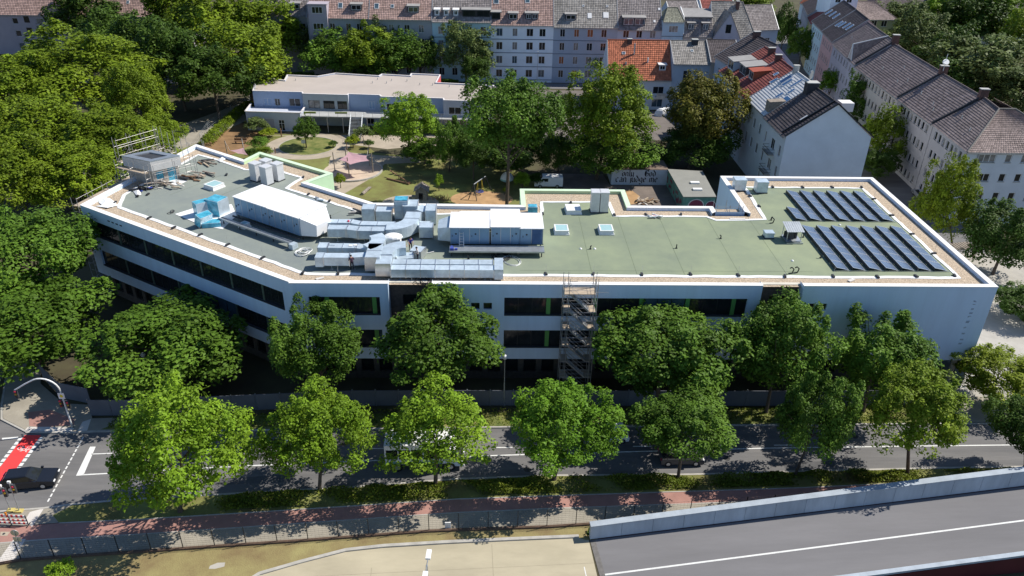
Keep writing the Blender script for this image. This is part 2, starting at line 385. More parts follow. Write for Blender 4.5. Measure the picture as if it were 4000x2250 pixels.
# ---------- markings on the main road
def mark(pts, z=.014, m=None): return sheet('road_marking', pts, z, m or paint)
def mline(pts, wd): return struct(ribbon(MB(), pts, wd, .014).build('road_marking', paint))
mline([(-37.36,54.23),(-34.58,54.46),(-23.98,55.33),(-17.62,55.71),(-8,56.3),(.16,56.79),(4.99,57.0),(26.89,57.84),(41.45,58.13),(48.44,58.25),(70,58.6)], .14)
mline([(-37.8,57.03),(-35.9,57.14)], .12)
for x in (-28,-24.4,-18,-11.5,-5,.4,7,14,21,28): mline([(x,57.6+.012*(x+28)),(x+1.8,57.62+.012*(x+28))], .12)
mark(G([(352,1745),(374,1745),(330,1848),(322,1857),(297,1859)]))
a, b = Vector(at(326,1706)[:2]), Vector(at(184,1965)[:2]); N = 15
for k in range(N):
    p = a+(b-a)*((k+.06)/N); q = a+(b-a)*((k+.74)/N); mline([tuple(p), tuple(q)], .14)
ra, rb = Vector(at(129,1700)[:2]), Vector(at(-42,1925)[:2])
struct(ribbon(MB(), [tuple(ra), tuple(rb)], 1.55, .012).build('cycle_crossing', red_paint))
d = (rb-ra).normalized(); nn = Vector((-d.y, d.x)); LEN = (rb-ra).length
for sgn in (-1, 1):
    for k in range(13):
        p = ra+d*(.35+k*LEN/13)+nn*sgn*.98; mline([tuple(p), tuple(p+d*.42)], .34)
mark(G([(8,1711),(72,1706),(70,1713),(8,1718)]))
for i, (x, y) in enumerate(((-30.5,55.9),(-14.2,58.6),(3.5,54.9),(22.8,56.4),(36.6,59.6))):
    tag(MB().tube((x,y,.008),(x,y,.016),.34,16).tube((x,y,.0161),(x,y,.018),.27,16).build('manhole_cover', mat('cast_iron', (.06,.058,.055), .6, .2, 6)), 'round iron manhole cover ' + ['nearest the stop line','behind the white bus','right of the white bus','right of the dark grey car','in the far lane near the right end'][i], 'manhole cover', 'manhole covers in the road')
for x0, y0, x1, y1, w_ in ((-26,53.2,-18,53.8,.9),(9,57.6,17,57.9,1.2),(28,55.4,33,55.6,.8)):
    struct(ribbon(MB(), [(x0,y0),(x1,y1)], w_, .0115).build('asphalt_patch', mat('asphalt_patch', (.10,.10,.102), .9, .12, .8)))
# bicycle symbol on the red crossing: two wheels, frame, handlebar
bc = Vector(at(97,1753)[:2]); sy = MB(); bx, by = d, nn
def BP(u, v): p = bc+bx*v+by*u; return (p.x, p.y)
for cu in (-.42, .42):
    ring = [BP(cu+.26*math.cos(t), .26*math.sin(t)-.1) for t in [2*math.pi*i/12 for i in range(13)]]
    ribbon(sy, ring, .06, .018)
for p, q in (((-.42,-.1),(-.1,-.1)),((-.1,-.1),(.28,.25)),((-.2,.28),(-.1,-.1)),((-.42,-.1),(-.2,.25)),((-.2,.25),(.28,.25)),((.42,-.1),(.25,.42)),((.25,.42),(.42,.46)),((-.3,.32),(-.1,.32))):
    ribbon(sy, [BP(*p), BP(*q)], .06, .018)
struct(sy.build('bicycle_marking', paint))
mark(G([(2,2077),(40,2077),(28,2093),(0,2093)], .094), .096, paving_beige)
struct(MB().dome((*at(15,2085,.1)[:2], .1), .12, .12, .03, 10, 3).build('drain_cover', dark_steel))

# ---------- behind the school
sheet('playground_lawn', [(-66,112),(12,112),(13,121),(9,129),(2,134),(-8,137),(-22,141),(-27,150),(-52,152),(-60,148)], .01, lawn_dry)
def disc(c, r, ry=None, n=40): return [(c[0]+r*math.cos(2*math.pi*i/n), c[1]+(ry or r)*math.sin(2*math.pi*i/n)) for i in range(n)]
BED = (-35.4, 144.4)
sheet('round_path', disc(BED, 8.0, 7.6), .018, paving_beige)
sheet('round_bed', disc(BED, 5.4, 5.2), .03, lawn_green)
kerb('bed_edging', disc(BED, 5.45, 5.25)+[disc(BED, 5.45, 5.25)[0]], .12, 0, .07, kerbstone)
sheet('forecourt', [(-46,150.2),(-6,152),(2,151),(0,146),(-14,145),(-20,143),(-29,146),(-32,150)], .022, paving_beige)
sheet('playground_path', [(-29,146),(-27,141),(-21,139.5),(-14,138.6),(-13,136),(-19.5,135),(-21,128),(-24.5,121),(-28,121),(-29,129),(-30,138)], .024, paving_beige)
sheet('sand_pit', disc((-24.8,131.5), 5.2, 5.4), .03, mat('pale_sand', (.50,.41,.31), .95, .12, .8, bump=.3))
kerb('pit_edging', disc((-24.8,131.5), 5.25, 5.45, 26)[19:]+disc((-24.8,131.5), 5.25, 5.45, 26)[:5], .25, 0, .3, kerbstone)
sheet('swing_sand', disc((-1.6,119.2), 5.2, 3.4), .02, orange_sand)
sheet('hut_sand', disc((-13.2,117.6), 4.6, 3.0), .02, paving_beige)
sheet('bare_earth', [(-57,137),(-49,137),(-44.8,149),(-46,156),(-52,158),(-54.5,150)], .016, mat('bare_earth', (.24,.145,.07), .95, .25, .5, bump=.3))
sheet('park_path', [(-72,128),(-64,132),(-57,145),(-52,158),(-49,170),(-56,172),(-63,158),(-72,140)], .012, paving_grey)
sheet('yard', [(12,112),(32,112),(32,126),(20.6,126),(20,131),(12.6,131)], .014, mat('yard_paving', (.17,.14,.12), .95, .2, .4, detail=8, bump=.3))
sheet('orange_spill', G([(2430,742),(2470,745),(2500,768),(2490,795),(2455,800),(2440,770)]), .018, orange_sand)
sheet('forecourt', [(44.5,66.0),(53.5,66.0),(80,64),(88,80),(86,100),(60,101),(44.5,96)], .02, concrete_light)
sheet('residential_street', [(62,99),(73.5,99),(75,114),(77,140),(79.5,170),(84,196),(91,240),(104,300),(92,300),(80,240),(72,196),(64,160),(61,130)], .010, asphalt)
sheet('rear_street', [(-160,187.5),(40,187.5),(46,182),(60,186),(50,192.2),(-160,193)], .010, asphalt_old)
sheet('car_park', [(4,150),(44,150),(46,169),(40,169.5),(27,170),(24,186),(0,186)], .014, mat('car_park_paving', (.16,.14,.125), .95, .2, .4, detail=8))

# ================================================================== SCHOOL BUILDING
ZP, ZR = 12.8, 12.40
OUT = [(-49.03,86.37),(-19.74,67.65),(51.65,67.65),(51.65,97.75),(30.85,97.75),(30.85,86.0),(27.27,86.0),(27.27,87.5),(17.1,87.5),(17.1,92.6),(3.66,92.6),(3.66,87.4),(-14.35,87.7),(-23.72,94.14),(-21.03,97.45),(-32.73,105.4),(-34.04,102.2),(-42.58,108.3)]
GREEN = {8,9,10,13,14,15}
school = thing('school_building', 'long white flat-roofed school building with angled left wing, gravel roof edge and dark window bands', 'building', (0,70,0))
INN = inset(OUT, .55)
wl = MB(); cp = MB()
for i in range(len(OUT)):
    a, b = OUT[i], OUT[(i+1) % len(OUT)]; c, d_ = INN[(i+1) % len(OUT)], INN[i]
    g = 1 if i in GREEN else 0
    if i not in (0, 1):
        wl.poly([(*a,0),(*b,0),(*b,ZP-.06),(*a,ZP-.06)], g)
    if i in (5, 1): continue
    wl.poly([(*d_,ZR-.3),(*c,ZR-.3),(*c,ZP-.06),(*d_,ZP-.06)], g)
    oo = Vector(((b[1]-a[1]), -(b[0]-a[0]))).normalized()*.03
    cp.hexa([(a[0]+oo.x,a[1]+oo.y,ZP-.07),(b[0]+oo.x,b[1]+oo.y,ZP-.07),(c[0]-oo.x,c[1]-oo.y,ZP-.07),(d_[0]-oo.x,d_[1]-oo.y,ZP-.07),(a[0]+oo.x,a[1]+oo.y,ZP),(b[0]+oo.x,b[1]+oo.y,ZP),(c[0]-oo.x,c[1]-oo.y,ZP),(d_[0]-oo.x,d_[1]-oo.y,ZP)], g)
PIECES = [(-19.74,-10.27),(-5.88,27.5),(31.7,51.65)]
NOTCH = [(-10.27,-5.88),(27.5,31.7)]
for x0, x1 in PIECES:
    wl.poly([(x0,68.2,ZR-.3),(x1,68.2,ZR-.3),(x1,68.2,ZP-.06),(x0,68.2,ZP-.06)])
    cp.box(x0-(.35 if x0 < -19 else .03), x1+.03, 67.62, 68.23, ZP-.071, ZP-.001)
    for xe in (x0, x1):
        if -19 < xe < 51: wl.poly([(xe,67.65,3.7),(xe,68.75,3.7),(xe,68.75,ZP-.06),(xe,67.65,ZP-.06)])
# street front with real window openings
U1 = Vector((29.29,-18.72,0)); W1 = U1.length; U1.normalize(); A1 = Vector((-49.03,86.37,0))
BANDS = ((5.15,7.32),(9.10,11.22))
opsL = [(1.6,33.2,z0,z1) for z0, z1 in BANDS]
wallgrid(wl, A1, U1, W1, 3.73, ZP-.06, opsL, .35)
for k, s in enumerate((5.0,5.75,6.5,7.25)):
    p = A1+U1*s+Vector((0,0,12.0)); MB().bar(p+Vector((.01,-.02,0)), p+U1*.4+Vector((.01,-.02,0)), .05, .14).build('overflow_slot', frame_dark, school)
for x0, x1 in PIECES:
    if x0 < -15: ops = [(1.44,8.56,z0,z1) for z0, z1 in BANDS]
    elif x0 < 0: ops = [(7.25,32.1,z0,z1) for z0, z1 in BANDS]+[(3.9,4.75,9.8,10.6),(5.15,6.0,9.8,10.6)]
    else: ops = [(.75,1.55,9.9,10.7),(2.0,2.8,9.9,10.7)]
    wallgrid(wl, (x0,67.65,0), (1,0), x1-x0, 3.73, ZP-.06, ops, .35)
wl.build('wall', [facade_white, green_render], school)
cp.build('parapet_cap', [cap_white, cap_green], school)
# soffits and recessed ground floor in dark brick
gf = MB()
gf.poly([(-49.03,86.37,3.73),(-19.74,67.65,3.73),(51.65,67.65,3.73),(51.65,97,3.73),(-40,100,3.73)], 1)
A2 = A1-Vector((-U1.y,U1.x,0))*-1.2
gops = [(1.0+1.95*k, 2.35+1.95*k, .9, 3.3) for k in range(16)]
wallgrid(gf, A2, U1, W1-.4, 0, 3.73, gops, .3)
gops2 = [(.6+1.95*k, 1.95+1.95*k, .9, 3.3) for k in range(33)]
wallgrid(gf, (-20.4,69.3,0), (1,0), 67.4, 0, 3.73, gops2, .3)
gf.poly([(47,69.3,0),(47,96,0),(47,96,3.73),(47,69.3,3.73)])
for x0, x1 in NOTCH:
    wallgrid(gf, (x0,68.75,0), (1,0), x1-x0, 3.7, 12.35, [(1.3,x1-x0-.5,9.6,10.9),(1.3,x1-x0-.5,5.7,7.0)], .3)
gf.build('ground_floor', [brick_dark, concrete], school)
for x0, x1 in NOTCH:
    MB().box(x0+.02, x1-.02, 68.5, 68.95, 12.35, 12.45).build('parapet_cap', cap_beige, school)['label'] = 'low beige edge over brick recess'
for a_, n_ in ((A2,16),):
    for k in range(n_): window(school, a_, U1, 1.0+1.95*k, 2.35+1.95*k, .9, 3.3, frame_dark, glass, 0, 0, .2)
for k in range(33): window(school, (-20.4,69.3,0), (1,0), .6+1.95*k, 1.95+1.95*k, .9, 3.3, frame_dark, glass, 0, 0, .2)
for x0, x1 in NOTCH:
    for z0 in (9.6,5.7): window(school, (x0,68.75,0), (1,0), 1.3, x1-x0-.5, z0, z0+1.3, frame_dark, glass, 1, 0, .2)
rr = random.Random(4)
panel_dull = mat('dull_green_panel', (.10,.13,.10), .6, .06, 1)
def band_windows(O, U, s0, s1, z0, z1, first, pm=None, pw2=.42):
    s = s0; k = 0
    UU = Vector((U[0],U[1],0)).normalized()
    segs = []
    pos = first
    while pos < s1-.3: segs.append(pos); pos += 4.75
    edges = [s0]
    for g in segs: edges += [g, g+pw2]
    edges.append(s1)
    for i in range(0, len(edges), 2):
        a, b = edges[i], edges[i+1]
        if b-a > .25: window(school, O, U, a, b, z0, z1, frame_dark, rr.choice([glass, glass, glass, glass_blue, curtain_glass] if pm else [glass, glass, glass, glass_blue]), 2 if b-a > 3 else (1 if b-a > 1.6 else 0), 0, .26, .09)
    for g in segs:
        p = Vector(O)+UU*g; I = Vector((-UU.y,UU.x,0))
        m = MB(); q = p+UU*pw2
        m.hexa([p+I*.2+Vector((0,0,z0)), q+I*.2+Vector((0,0,z0)), q+I*.34+Vector((0,0,z0)), p+I*.34+Vector((0,0,z0)), p+I*.2+Vector((0,0,z1)), q+I*.2+Vector((0,0,z1)), q+I*.34+Vector((0,0,z1)), p+I*.34+Vector((0,0,z1))])
        m.build('green_panel', pm or panel_green, school)
for z0, z1 in BANDS:
    band_windows(A1, U1, 1.6, 33.2, z0, z1, 6.1, panel_dull, .25)
    band_windows((-19.74,67.65,0), (1,0), 1.44, 8.56, z0, z1, 3.0)
    band_windows((-5.88,67.65,0), (1,0), 7.25, 32.1, z0, z1, 11.55)
for a, b in ((3.9,4.75),(5.15,6.0)): window(school, (-5.88,67.65,0), (1,0), a, b, 9.8, 10.6, frame_dark, glass, 0, 0, .2)
for a, b in ((.75,1.55),(2.0,2.8)): window(school, (31.7,67.65,0), (1,0), a, b, 9.9, 10.7, frame_dark, glass, 0, 0, .2)
for z0, z1 in BANDS:
    for O, U, s0, s1 in ((A1,U1,1.6,33.2),(Vector((-19.74,67.65,0)),Vector((1,0,0)),1.44,8.56),(Vector((-5.88,67.65,0)),Vector((1,0,0)),7.25,32.1)):
        I = Vector((-U.y,U.x,0)); p = O+U*s0-I*.05+Vector((0,0,z0)); q = O+U*s1-I*.05+Vector((0,0,z0))
        sill = MB(); sill.hexa([p, q, q+I*.3, p+I*.3, p+Vector((0,0,.05)), q+Vector((0,0,.05)), q+I*.3+Vector((0,0,.06)), p+I*.3+Vector((0,0,.06))]); sill.build('window_sill', dark_steel, school)
for x, y in ((50.6,68.6),(50.6,76),(50.6,84)): MB().tube((x,y,0),(x,y,3.73),.28,12).build('column', concrete_light, school)
# faded column of letters by the right-hand corner: rows of small raised strokes, too worn to read
lt = MB(); rl = random.Random(3)
zz = 11.1
while zz > 5.6:
    for k in range(rl.choice((1,2,2,3))):
        x = 49.55+rl.random()*.12; lt.box(x, x+.18+rl.random()*.22, 67.63, 67.652, zz-.05*k*2, zz-.05*k*2+.045)
    zz -= rl.choice((.42,.5,.6,.75))
lt.build('lettering', mat('grey_lettering', (.20,.23,.28), .7, .05, 2), school)
# roof deck: gravel border, membrane, white edge strip
ROOFZ = ZR-.02
top = inset(OUT, .5)
gr = MB().poly([(x,y,ROOFZ) for x, y in top])
for x0, x1 in NOTCH: gr.poly([(x0,68.45,ROOFZ-.002),(x1,68.45,ROOFZ-.002),(x1,68.3,ROOFZ-.002),(x0,68.3,ROOFZ-.002)])
gr.build('gravel_border', gravel, school)
STRIP = [(-44.6,86.6),(-18.9,70.2),(49.1,70.2),(49.1,94.8),(33.3,94.8),(33.0,84.6),(27.0,84.2),(26.0,85.3),(14.8,85.2),(14.8,89.4),(6.3,89.3),(6.1,85.6),(-15.0,85.3),(-26.2,93.0),(-24.9,96.6),(-28.2,98.9),(-33.1,99.4),(-37.9,103.0),(-41.2,105.0),(-45.6,90.4)]
MB().poly([(x,y,ROOFZ+.02) for x, y in STRIP]).build('roof_membrane', membrane, school)
def wavy(pts, amp, step, rg):
    out = []
    for i in range(len(pts)):
        a = Vector(pts[i]); b = Vector(pts[(i+1) % len(pts)]); n = max(1, int((b-a).length/step))
        for k in range(n): out.append(tuple(a+(b-a)*(k/n)+Vector((rg.uniform(-amp,amp), rg.uniform(-amp,amp)))))
    return out+[out[0]]
rw = random.Random(9)
ws = MB(); pw = wavy(STRIP, .07, 1.1, rw); L_, R_ = line_strip(pw, .44)
for i in range(len(pw)-1):
    z = ROOFZ+.03; h = .05
    ws.hexa([(*R_[i],z-.02),(*R_[i+1],z-.02),(*L_[i+1],z-.02),(*L_[i],z-.02),(*R_[i],z+h*.4),(*R_[i+1],z+h*.4),(*L_[i+1],z+h),(*L_[i],z+h)])
ws.build('edge_strip', foil_white, school)
sm = MB()
for x in (10.5,15.2,20.2,26.0,31.0,-3.0): ribbon(sm, [(x,70.6),(x+.02,85)], .05, ROOFZ+.024)
for yy in (71.3,): ribbon(sm, [(3,yy),(34,yy+.1)], .05, ROOFZ+.025)
for k in range(5):
    p = Vector((-40+4.4*k, 90.5-2.8*k)); ribbon(sm, [tuple(p), tuple(p+Vector((.538,.844))*8)], .045, ROOFZ+.024)
sm.build('membrane_seam', seam_mat, school)
# ================================================================== ON THE ROOF
# ---- ballast weights with lightning rods along the white strip
ORD = ['first','second','third','fourth','fifth','sixth','seventh','eighth','ninth','tenth']
PW = [(584,852),(679,890),(783,918),(890,957),(1027,1008),(1183,1067),(1321,1069),(2132,1071),(2318,1071),(2507,1073),(2697,1072),(2883,1076),(3066,1080),(3254,1080),(3427,1082),(3578,1080),(3728,1077),(3413,778),(3483,842),(3562,915),(3648,991),(3018,731),(3135,732),(3250,732),(3365,732),(2230,792),(2400,840),(2523,839),(2660,838),(2120,836),(2965,806),(2930,766),(1205,760),(1287,786),(1185,693),(538,767),(578,760),(450,792),(885,683)]
wt = thing('ballast_weight', 'small dark ballast block holding a thin lightning rod on the white roof strip', 'weight', (0,0,0), 0, 'ballast blocks along the roof strip')
MB().box(-.28,.28,-.12,.12,0,.14).build('block', black_plastic, wt)
MB().tube((0,0,.14),(0,0,1.1),.012,4).build('rod', galv_dull, wt)
for i, (px, py) in enumerate(PW):
    o = wt if i == 0 else copy_tree(wt)
    p = at(px, py, ROOFZ+.08); o.location = p
    for lo, hi, wh in ((0,7,'from left on the street edge left of the ducts'),(7,17,'from left on the street edge right of the ducts'),(17,21,'from the back on the right-hand roof edge'),(21,25,'from left on the edge behind the solar panels'),(25,32,'on the rear strips near the twin vent stacks'),(32,39,'on the rear strips of the left wing')):
        if lo <= i < hi: o['label'] = 'dark ballast block with rod, %s %s' % (ORD[i-lo], wh)
    o.rotation_euler = (0,0, RAD(58) if px < 1100 and py > 840 else (0.1*(i % 3) if px > 3390 and px < 3700 and py < 1000 else RAD(80)+.15*(i % 4)))
# ---- solar rows
NSP = [0]
def solar_row(x0, y0, n, label):
    t = thing('solar_panel_row', label, 'solar panels', (x0,y0,ROOFZ+.02), 0, 'rows of solar panels on the roof', local=True)
    L = n*1.79
    rails = MB()
    for k in range(n+1): rails.bar((0,k*1.79-.02,.06),(1.72,k*1.79-.02,.06),.05,.05)
    rails.build('rail', alu, t)
    MB().box(.05,.07,0,L,.04,.36).build('wind_plate', dark_steel, t)
    for k in range(n):
        y = k*1.79+.02
        P = lambda u, v, h: (.08+1.37*u, y+1.71*v, .42-.30*u+h)
        m = MB()
        m.hexa([P(0,0,-.04),P(1,0,-.04),P(1,1,-.04),P(0,1,-.04),P(0,0,0),P(1,0,0),P(1,1,0),P(0,1,0)])
        for u0, u1, v0, v1 in ((0,.035,0,1),(.965,1,0,1),(.035,.965,0,.045),(.035,.965,.955,1)):
            m.hexa([P(u0,v0,.001),P(u1,v0,.001),P(u1,v1,.001),P(u0,v1,.001),P(u0,v0,.012),P(u1,v0,.012),P(u1,v1,.012),P(u0,v1,.012)], 1)
        for u in (.35,.66): m.hexa([P(u,.02,.001),P(u+.006,.02,.001),P(u+.006,.98,.001),P(u,.98,.001),P(u,.02,.004),P(u+.006,.02,.004),P(u+.006,.98,.004),P(u,.98,.004)], 1)
        m.build('solar_panel', [pv_glass, alu], t)
    return t
ordn = ['first','second','third','fourth','fifth','sixth','seventh']
for k in range(7): solar_row(36.45+1.76*k, 71.55, 6, f'solar panel row of six, {ordn[k]} from the left in the array nearer the street')
for k in range(6): solar_row(38.2+1.76*k, 84.1, 5, f'solar panel row of five, {ordn[k]} full row from the left in the rear array')
solar_row(36.45, 84.1, 2, 'short solar row of only two panels at the front left of the rear array')
# ---- skylights
def skylight(px, py, sx, sy, rz, label, white=False):
    p = at(px, py, ROOFZ); t = thing('skylight', label, 'skylight', (p.x,p.y,ROOFZ+.02), rz, 'skylights on the school roof', local=True)
    MB().box(-sx/2-.12,sx/2+.12,-sy/2-.12,sy/2+.12,0,.12).hexa([(-sx/2-.08,-sy/2-.08,.12),(sx/2+.08,-sy/2-.08,.12),(sx/2+.08,sy/2+.08,.12),(-sx/2-.08,sy/2+.08,.12),(-sx/2,-sy/2,.42),(sx/2,-sy/2,.42),(sx/2,sy/2,.42),(-sx/2,sy/2,.42)]).build('kerb', white_plastic, t)
    f = MB(); e = .10
    f.box(-sx/2-.04,sx/2+.04,-sy/2-.04,-sy/2+e,.42,.55); f.box(-sx/2-.04,sx/2+.04,sy/2-e,sy/2+.04,.42,.55); f.box(-sx/2-.04,-sx/2+e,-sy/2+e,sy/2-e,.42,.55); f.box(sx/2-e,sx/2+.04,-sy/2+e,sy/2-e,.42,.55)
    f.build('frame', white_plastic, t)
    MB().box(-sx/2+e,sx/2-e,-sy/2+e,sy/2-e,.46,.53).build('dome', white_plastic if white else dome_glass, t)
    return t
skylight(2192,906,1.5,1.7,0,'pale green skylight beside the right-hand ventilation unit')
skylight(2366,906,1.5,1.7,0,'pale green skylight standing alone in the open green roof')
skylight(2238,826,1.7,1.9,.05,'large whitish skylight beside the twin grey vent stacks',True)
skylight(838,733,1.7,1.7,RAD(-33),'turquoise skylight on the left wing in front of the white vent stacks')
skylight(957,888,.8,.8,RAD(-33),'little turquoise roof hatch in front of the left ventilation unit')
# ---- vent stacks
def stack(x, y, z0, sx, sy, h, rz, label, m, group='vent stacks on the school roof'):
    t = thing('vent_stack', label, 'vent stack', (x,y,z0), rz, group, local=True)
    MB().box(-sx/2,sx/2,-sy/2,sy/2,0,h-.14).build('shaft', m, t)
    MB().box(-sx/2-.06,sx/2+.06,-sy/2-.06,sy/2+.06,h-.14,h-.02).box(-sx/2-.02,sx/2+.02,-sy/2-.02,sy/2+.02,h-.02,h).build('cap', m, t)
    MB().box(-sx/2-.05,sx/2+.05,-sy/2-.05,sy/2+.05,0,.15).build('base_flashing', dark_steel, t)
    return t
stack_m = mat('stack_sheet', (.66,.67,.68), .5, .08, 1.5, metal=.25, bump=.15)
P0 = at(1045,705,ROOFZ); UX = Vector((.844,-.538)); UY = Vector((.538,.844))
for i, (u, v, h, lb) in enumerate(((-1.1,-.75,2.5,'white sheet-metal vent stack, front left of the square of four'),(.95,-.85,2.5,'white sheet-metal vent stack, front right of the square of four'),(-.95,.95,2.4,'white sheet-metal vent stack, back left of the square of four'),(1.1,.9,2.4,'white sheet-metal vent stack, back right of the square of four'))):
    q = Vector(P0[:2])+UX*u+UY*v; stack(q.x, q.y, ROOFZ, 1.15, 1.1, h, RAD(-33), lb, stack_m)
for px, lb in ((2323,'tall grey vent stack, left one of the close pair by the green parapet'),(2358,'tall grey vent stack, right one of the close pair by the green parapet')):
    q = at(px,832,ROOFZ); stack(q.x, q.y+.5, ROOFZ, 1.0, 1.2, 2.7, 0, lb, stack_m)
for px, py, lb in ((2889,748,'boxy grey roof vent with flat lid, nearer the corner of the right block'),(2974,756,'boxy grey roof vent with flat lid beside the rear gravel strip')):
    q = at(px,py,ROOFZ); stack(q.x, q.y+.6, ROOFZ, 1.45, 1.3, 1.6, 0, lb, galv)
# ---- small pipes
PIPES = [(2306,973),(2642,970),(2815,932),(1830,1012),(1291,852),(3012,860),(3137,927),(3205,1008)]
pp = thing('vent_pipe', 'little dark vent pipe standing alone on the green roof', 'pipe', (0,0,0), 0, 'vent pipes on the roof')
MB().path([(0,0,0),(0,0,.34),(.06,0,.42),(.14,0,.38)],.06,8).build('tube', black_plastic, pp); MB().tube((0,0,0),(0,0,.06),.13,8).build('collar', black_plastic, pp)
for i, (px, py) in enumerate(PIPES):
    o = pp if i == 0 else copy_tree(pp); o['label'] = 'little dark vent pipe ' + ['between the two white outlet caps','in the middle of the open green roof','left of the low grey fan box','behind the long street-side duct','behind the back rear duct beside the slanted unit','in front of the rear vents of the right block','touching the first rear corner of the front solar array','left of the front solar array'][i]; o.location = at(px,py,ROOFZ+.02); o.rotation_euler = (0,0,i*1.3)
for i, (px, py) in enumerate(((2268,973),(2323,973),(3280,880),(3095,1020))):
    p = at(px,py,ROOFZ); o = MB().dome((p.x,p.y,ROOFZ),.17,.17,.16,10,3).build('roof_outlet', white_plastic); tag(o, 'white domed outlet cap ' + ['left of the vent pipe below the left skylight','right of the vent pipe below the left skylight','between the two solar arrays','near the street edge left of the solar panels'][i], 'outlet', 'white roof outlets')
# ---- bent cable goosenecks near the street edge
for i, (px, py) in enumerate(((3098,1068),(3118,1066),(3022,872))):
    p = at(px,py,ROOFZ+.02); o = MB().path([(p.x-.5,p.y,p.z),(p.x-.1,p.y,p.z+.05),(p.x,p.y,p.z+.5),(p.x-.25,p.y,p.z+.72),(p.x-.45,p.y,p.z+.6)],.06,6).build('cable_gooseneck', rubber)
    tag(o, 'black cable gooseneck ' + ['left of the pair by the street edge','right of the pair by the street edge','standing before the rear vents of the right block'][i], 'cable conduit', 'black cable goosenecks')
# ---- left and right air handling units
def unit_local(t, L, D, H, segs, label_parts=True):
    """long panelled unit along local x, front at y=0"""
    for (x0, x1, d, h, ov) in segs:
        b = MB().box(x0, x1, 0, d, 0, h).build('casing', ahu_side, t)
        MB().box(x0-.08, x1+.08, -.16, d+.1, h+.005, h+.09).build('roof_sheet', ahu_roof, t)
        n = max(1, int((x1-x0)/.95))
        st = MB()
        for k in range(n+1):
            x = x0+(x1-x0)*k/n; st.box(x-.02, x+.02, -.025, -.001, .05, h-.04)
        st.build('panel_joint', alu, b)
        hd = MB()
        for k in range(n):
            x = x0+(x1-x0)*(k+.5)/n
            if k % 2 == 0: hd.box(x-.33, x-.27, -.05, -.002, h*.45, h*.55); hd.tube((x+.1,-.03,h*.62),(x+.1,0,h*.62),.1,8)
        hd.build('door_handle', dark_steel, b)
ahu2 = thing('ventilation_unit', 'long blue-tinted rooftop ventilation unit with stepped white roof, right of the ducts', 'ventilation unit', (-4.45,76.2,13.0), local=True)
unit_local(ahu2, 10.1, 4.3, 2.0, [(0,4.25,3.9,1.95,0),(4.45,7.6,4.6,2.05,0),(7.6,10.1,3.9,1.9,0)])
lv = MB()
for k in range(11): lv.hexa([(8.95,-.10,.12+.155*k),(9.95,-.10,.12+.155*k),(9.95,-.03,.22+.155*k),(8.95,-.03,.22+.155*k),(8.95,-.12,.135+.155*k),(9.95,-.12,.135+.155*k),(9.95,-.05,.235+.155*k),(8.95,-.05,.235+.155*k)])
lv.box(8.88,10.02,-.06,-.03,.06,1.84)
lv.build('louvre', mat('louvre_blue', (.10,.17,.30), .5, .1, 1, metal=.3), ahu2)
hd = MB(); hd.hexa([(-1.4,.7,.1),(0,.4,.1),(0,3.6,.1),(-1.4,3.3,.1),(-1.4,.9,1.45),(0,.4,1.8),(0,3.6,1.8),(-1.4,3.1,1.45)]); hd.build('intake_hood', galv, ahu2)
MB().box(-.05,10.2,-2.0,-.55,-.06,.02).box(-.05,10.2,-2.04,-1.96,.02,.14).box(-.05,10.2,-.62,-.55,.02,.1).build('walkway', galv_dull, ahu2)
sp = MB()
for x in (.2,2.6,5,7.4,9.9):
    for y in (-1.8,.4,3.6): sp.tube((x,y,-.58),(x,y,-.02),.07,6)
for y in (-.5,.3,3.7): sp.box(-.1,10.2,y-.07,y+.07,-.16,-.065)
sp.build('support_frame', dark_steel, ahu2)
ladd = thing('ladder', 'folding ladder leaning against the right-hand ventilation unit', 'ladder', (-3.2,75.4,13.02), local=True)
MB().bar((-.25,0,0),(-.2,.6,1.5),.06).bar((.25,0,0),(.2,.6,1.5),.06).build('rail', alu, ladd)
rg_ = MB()
for k in range(5): rg_.bar((-.23,.1+.11*k,.25+.28*k),(.23,.1+.11*k,.25+.28*k),.04)
rg_.build('rung', alu, ladd)
o = MB().box(-4.4,-4.0,74.5,74.9,13.03,13.3).box(-3.9,-3.6,74.6,74.85,13.03,13.2).box(-4.35,-4.15,75.05,75.3,13.03,13.24).build('tool_case', mat('blue_plastic', (.06,.09,.35), .5, .1, 2)); tag(o, 'blue tool cases on the walkway by the left end of the right-hand unit', 'tool case')
ahu1 = thing('ventilation_unit', 'long blue-tinted rooftop ventilation unit with white roof set at a slant on the left wing', 'ventilation unit', (-29.75,83.7,12.95), math.atan2(-5.85,8.85), local=True)
unit_local(ahu1, 10.6, 4.4, 2.2, [(0,5.55,4.25,2.2,0),(5.55,10.4,4.25,2.15,0)])
MB().hexa([(10.42,.1,0),(12.0,.9,0),(12.0,3.2,0),(10.42,4.2,0),(10.42,.1,2.1),(12.0,1.0,1.3),(12.0,3.1,1.3),(10.42,4.2,2.1)]).build('outlet_hood', ahu_roof, ahu1)
lv = MB()
for k in range(11): lv.box(-.06,-.01,.3,3.9,.15+.17*k,.23+.17*k)
lv.box(.1,.8,-.05,-.002,.25,.3); lv.build('louvre', MATS['louvre_blue'], ahu1)
MB().box(-.6,10.8,-2.1,-1.6,-.02,.06).box(-.6,10.8,-2.14,-2.06,.06,.2).box(-.6,10.8,-1.66,-1.6,.06,.16).build('walkway', galv_dull, ahu1)
sp = MB()
for x in (0,2.7,5.4,8.1,10.4):
    for y in (-1.9,.3,4.0): sp.tube((x,y,-.53),(x,y,-.03),.07,6)
for y in (-.4,.3,3.9): sp.box(-.2,10.6,y-.07,y+.07,-.18,-.04)
sp.build('support_frame', dark_steel, ahu1)
MB().box(10.9,11.5,-2.3,-1.5,-.5,.1).build('end_box', galv, ahu1)
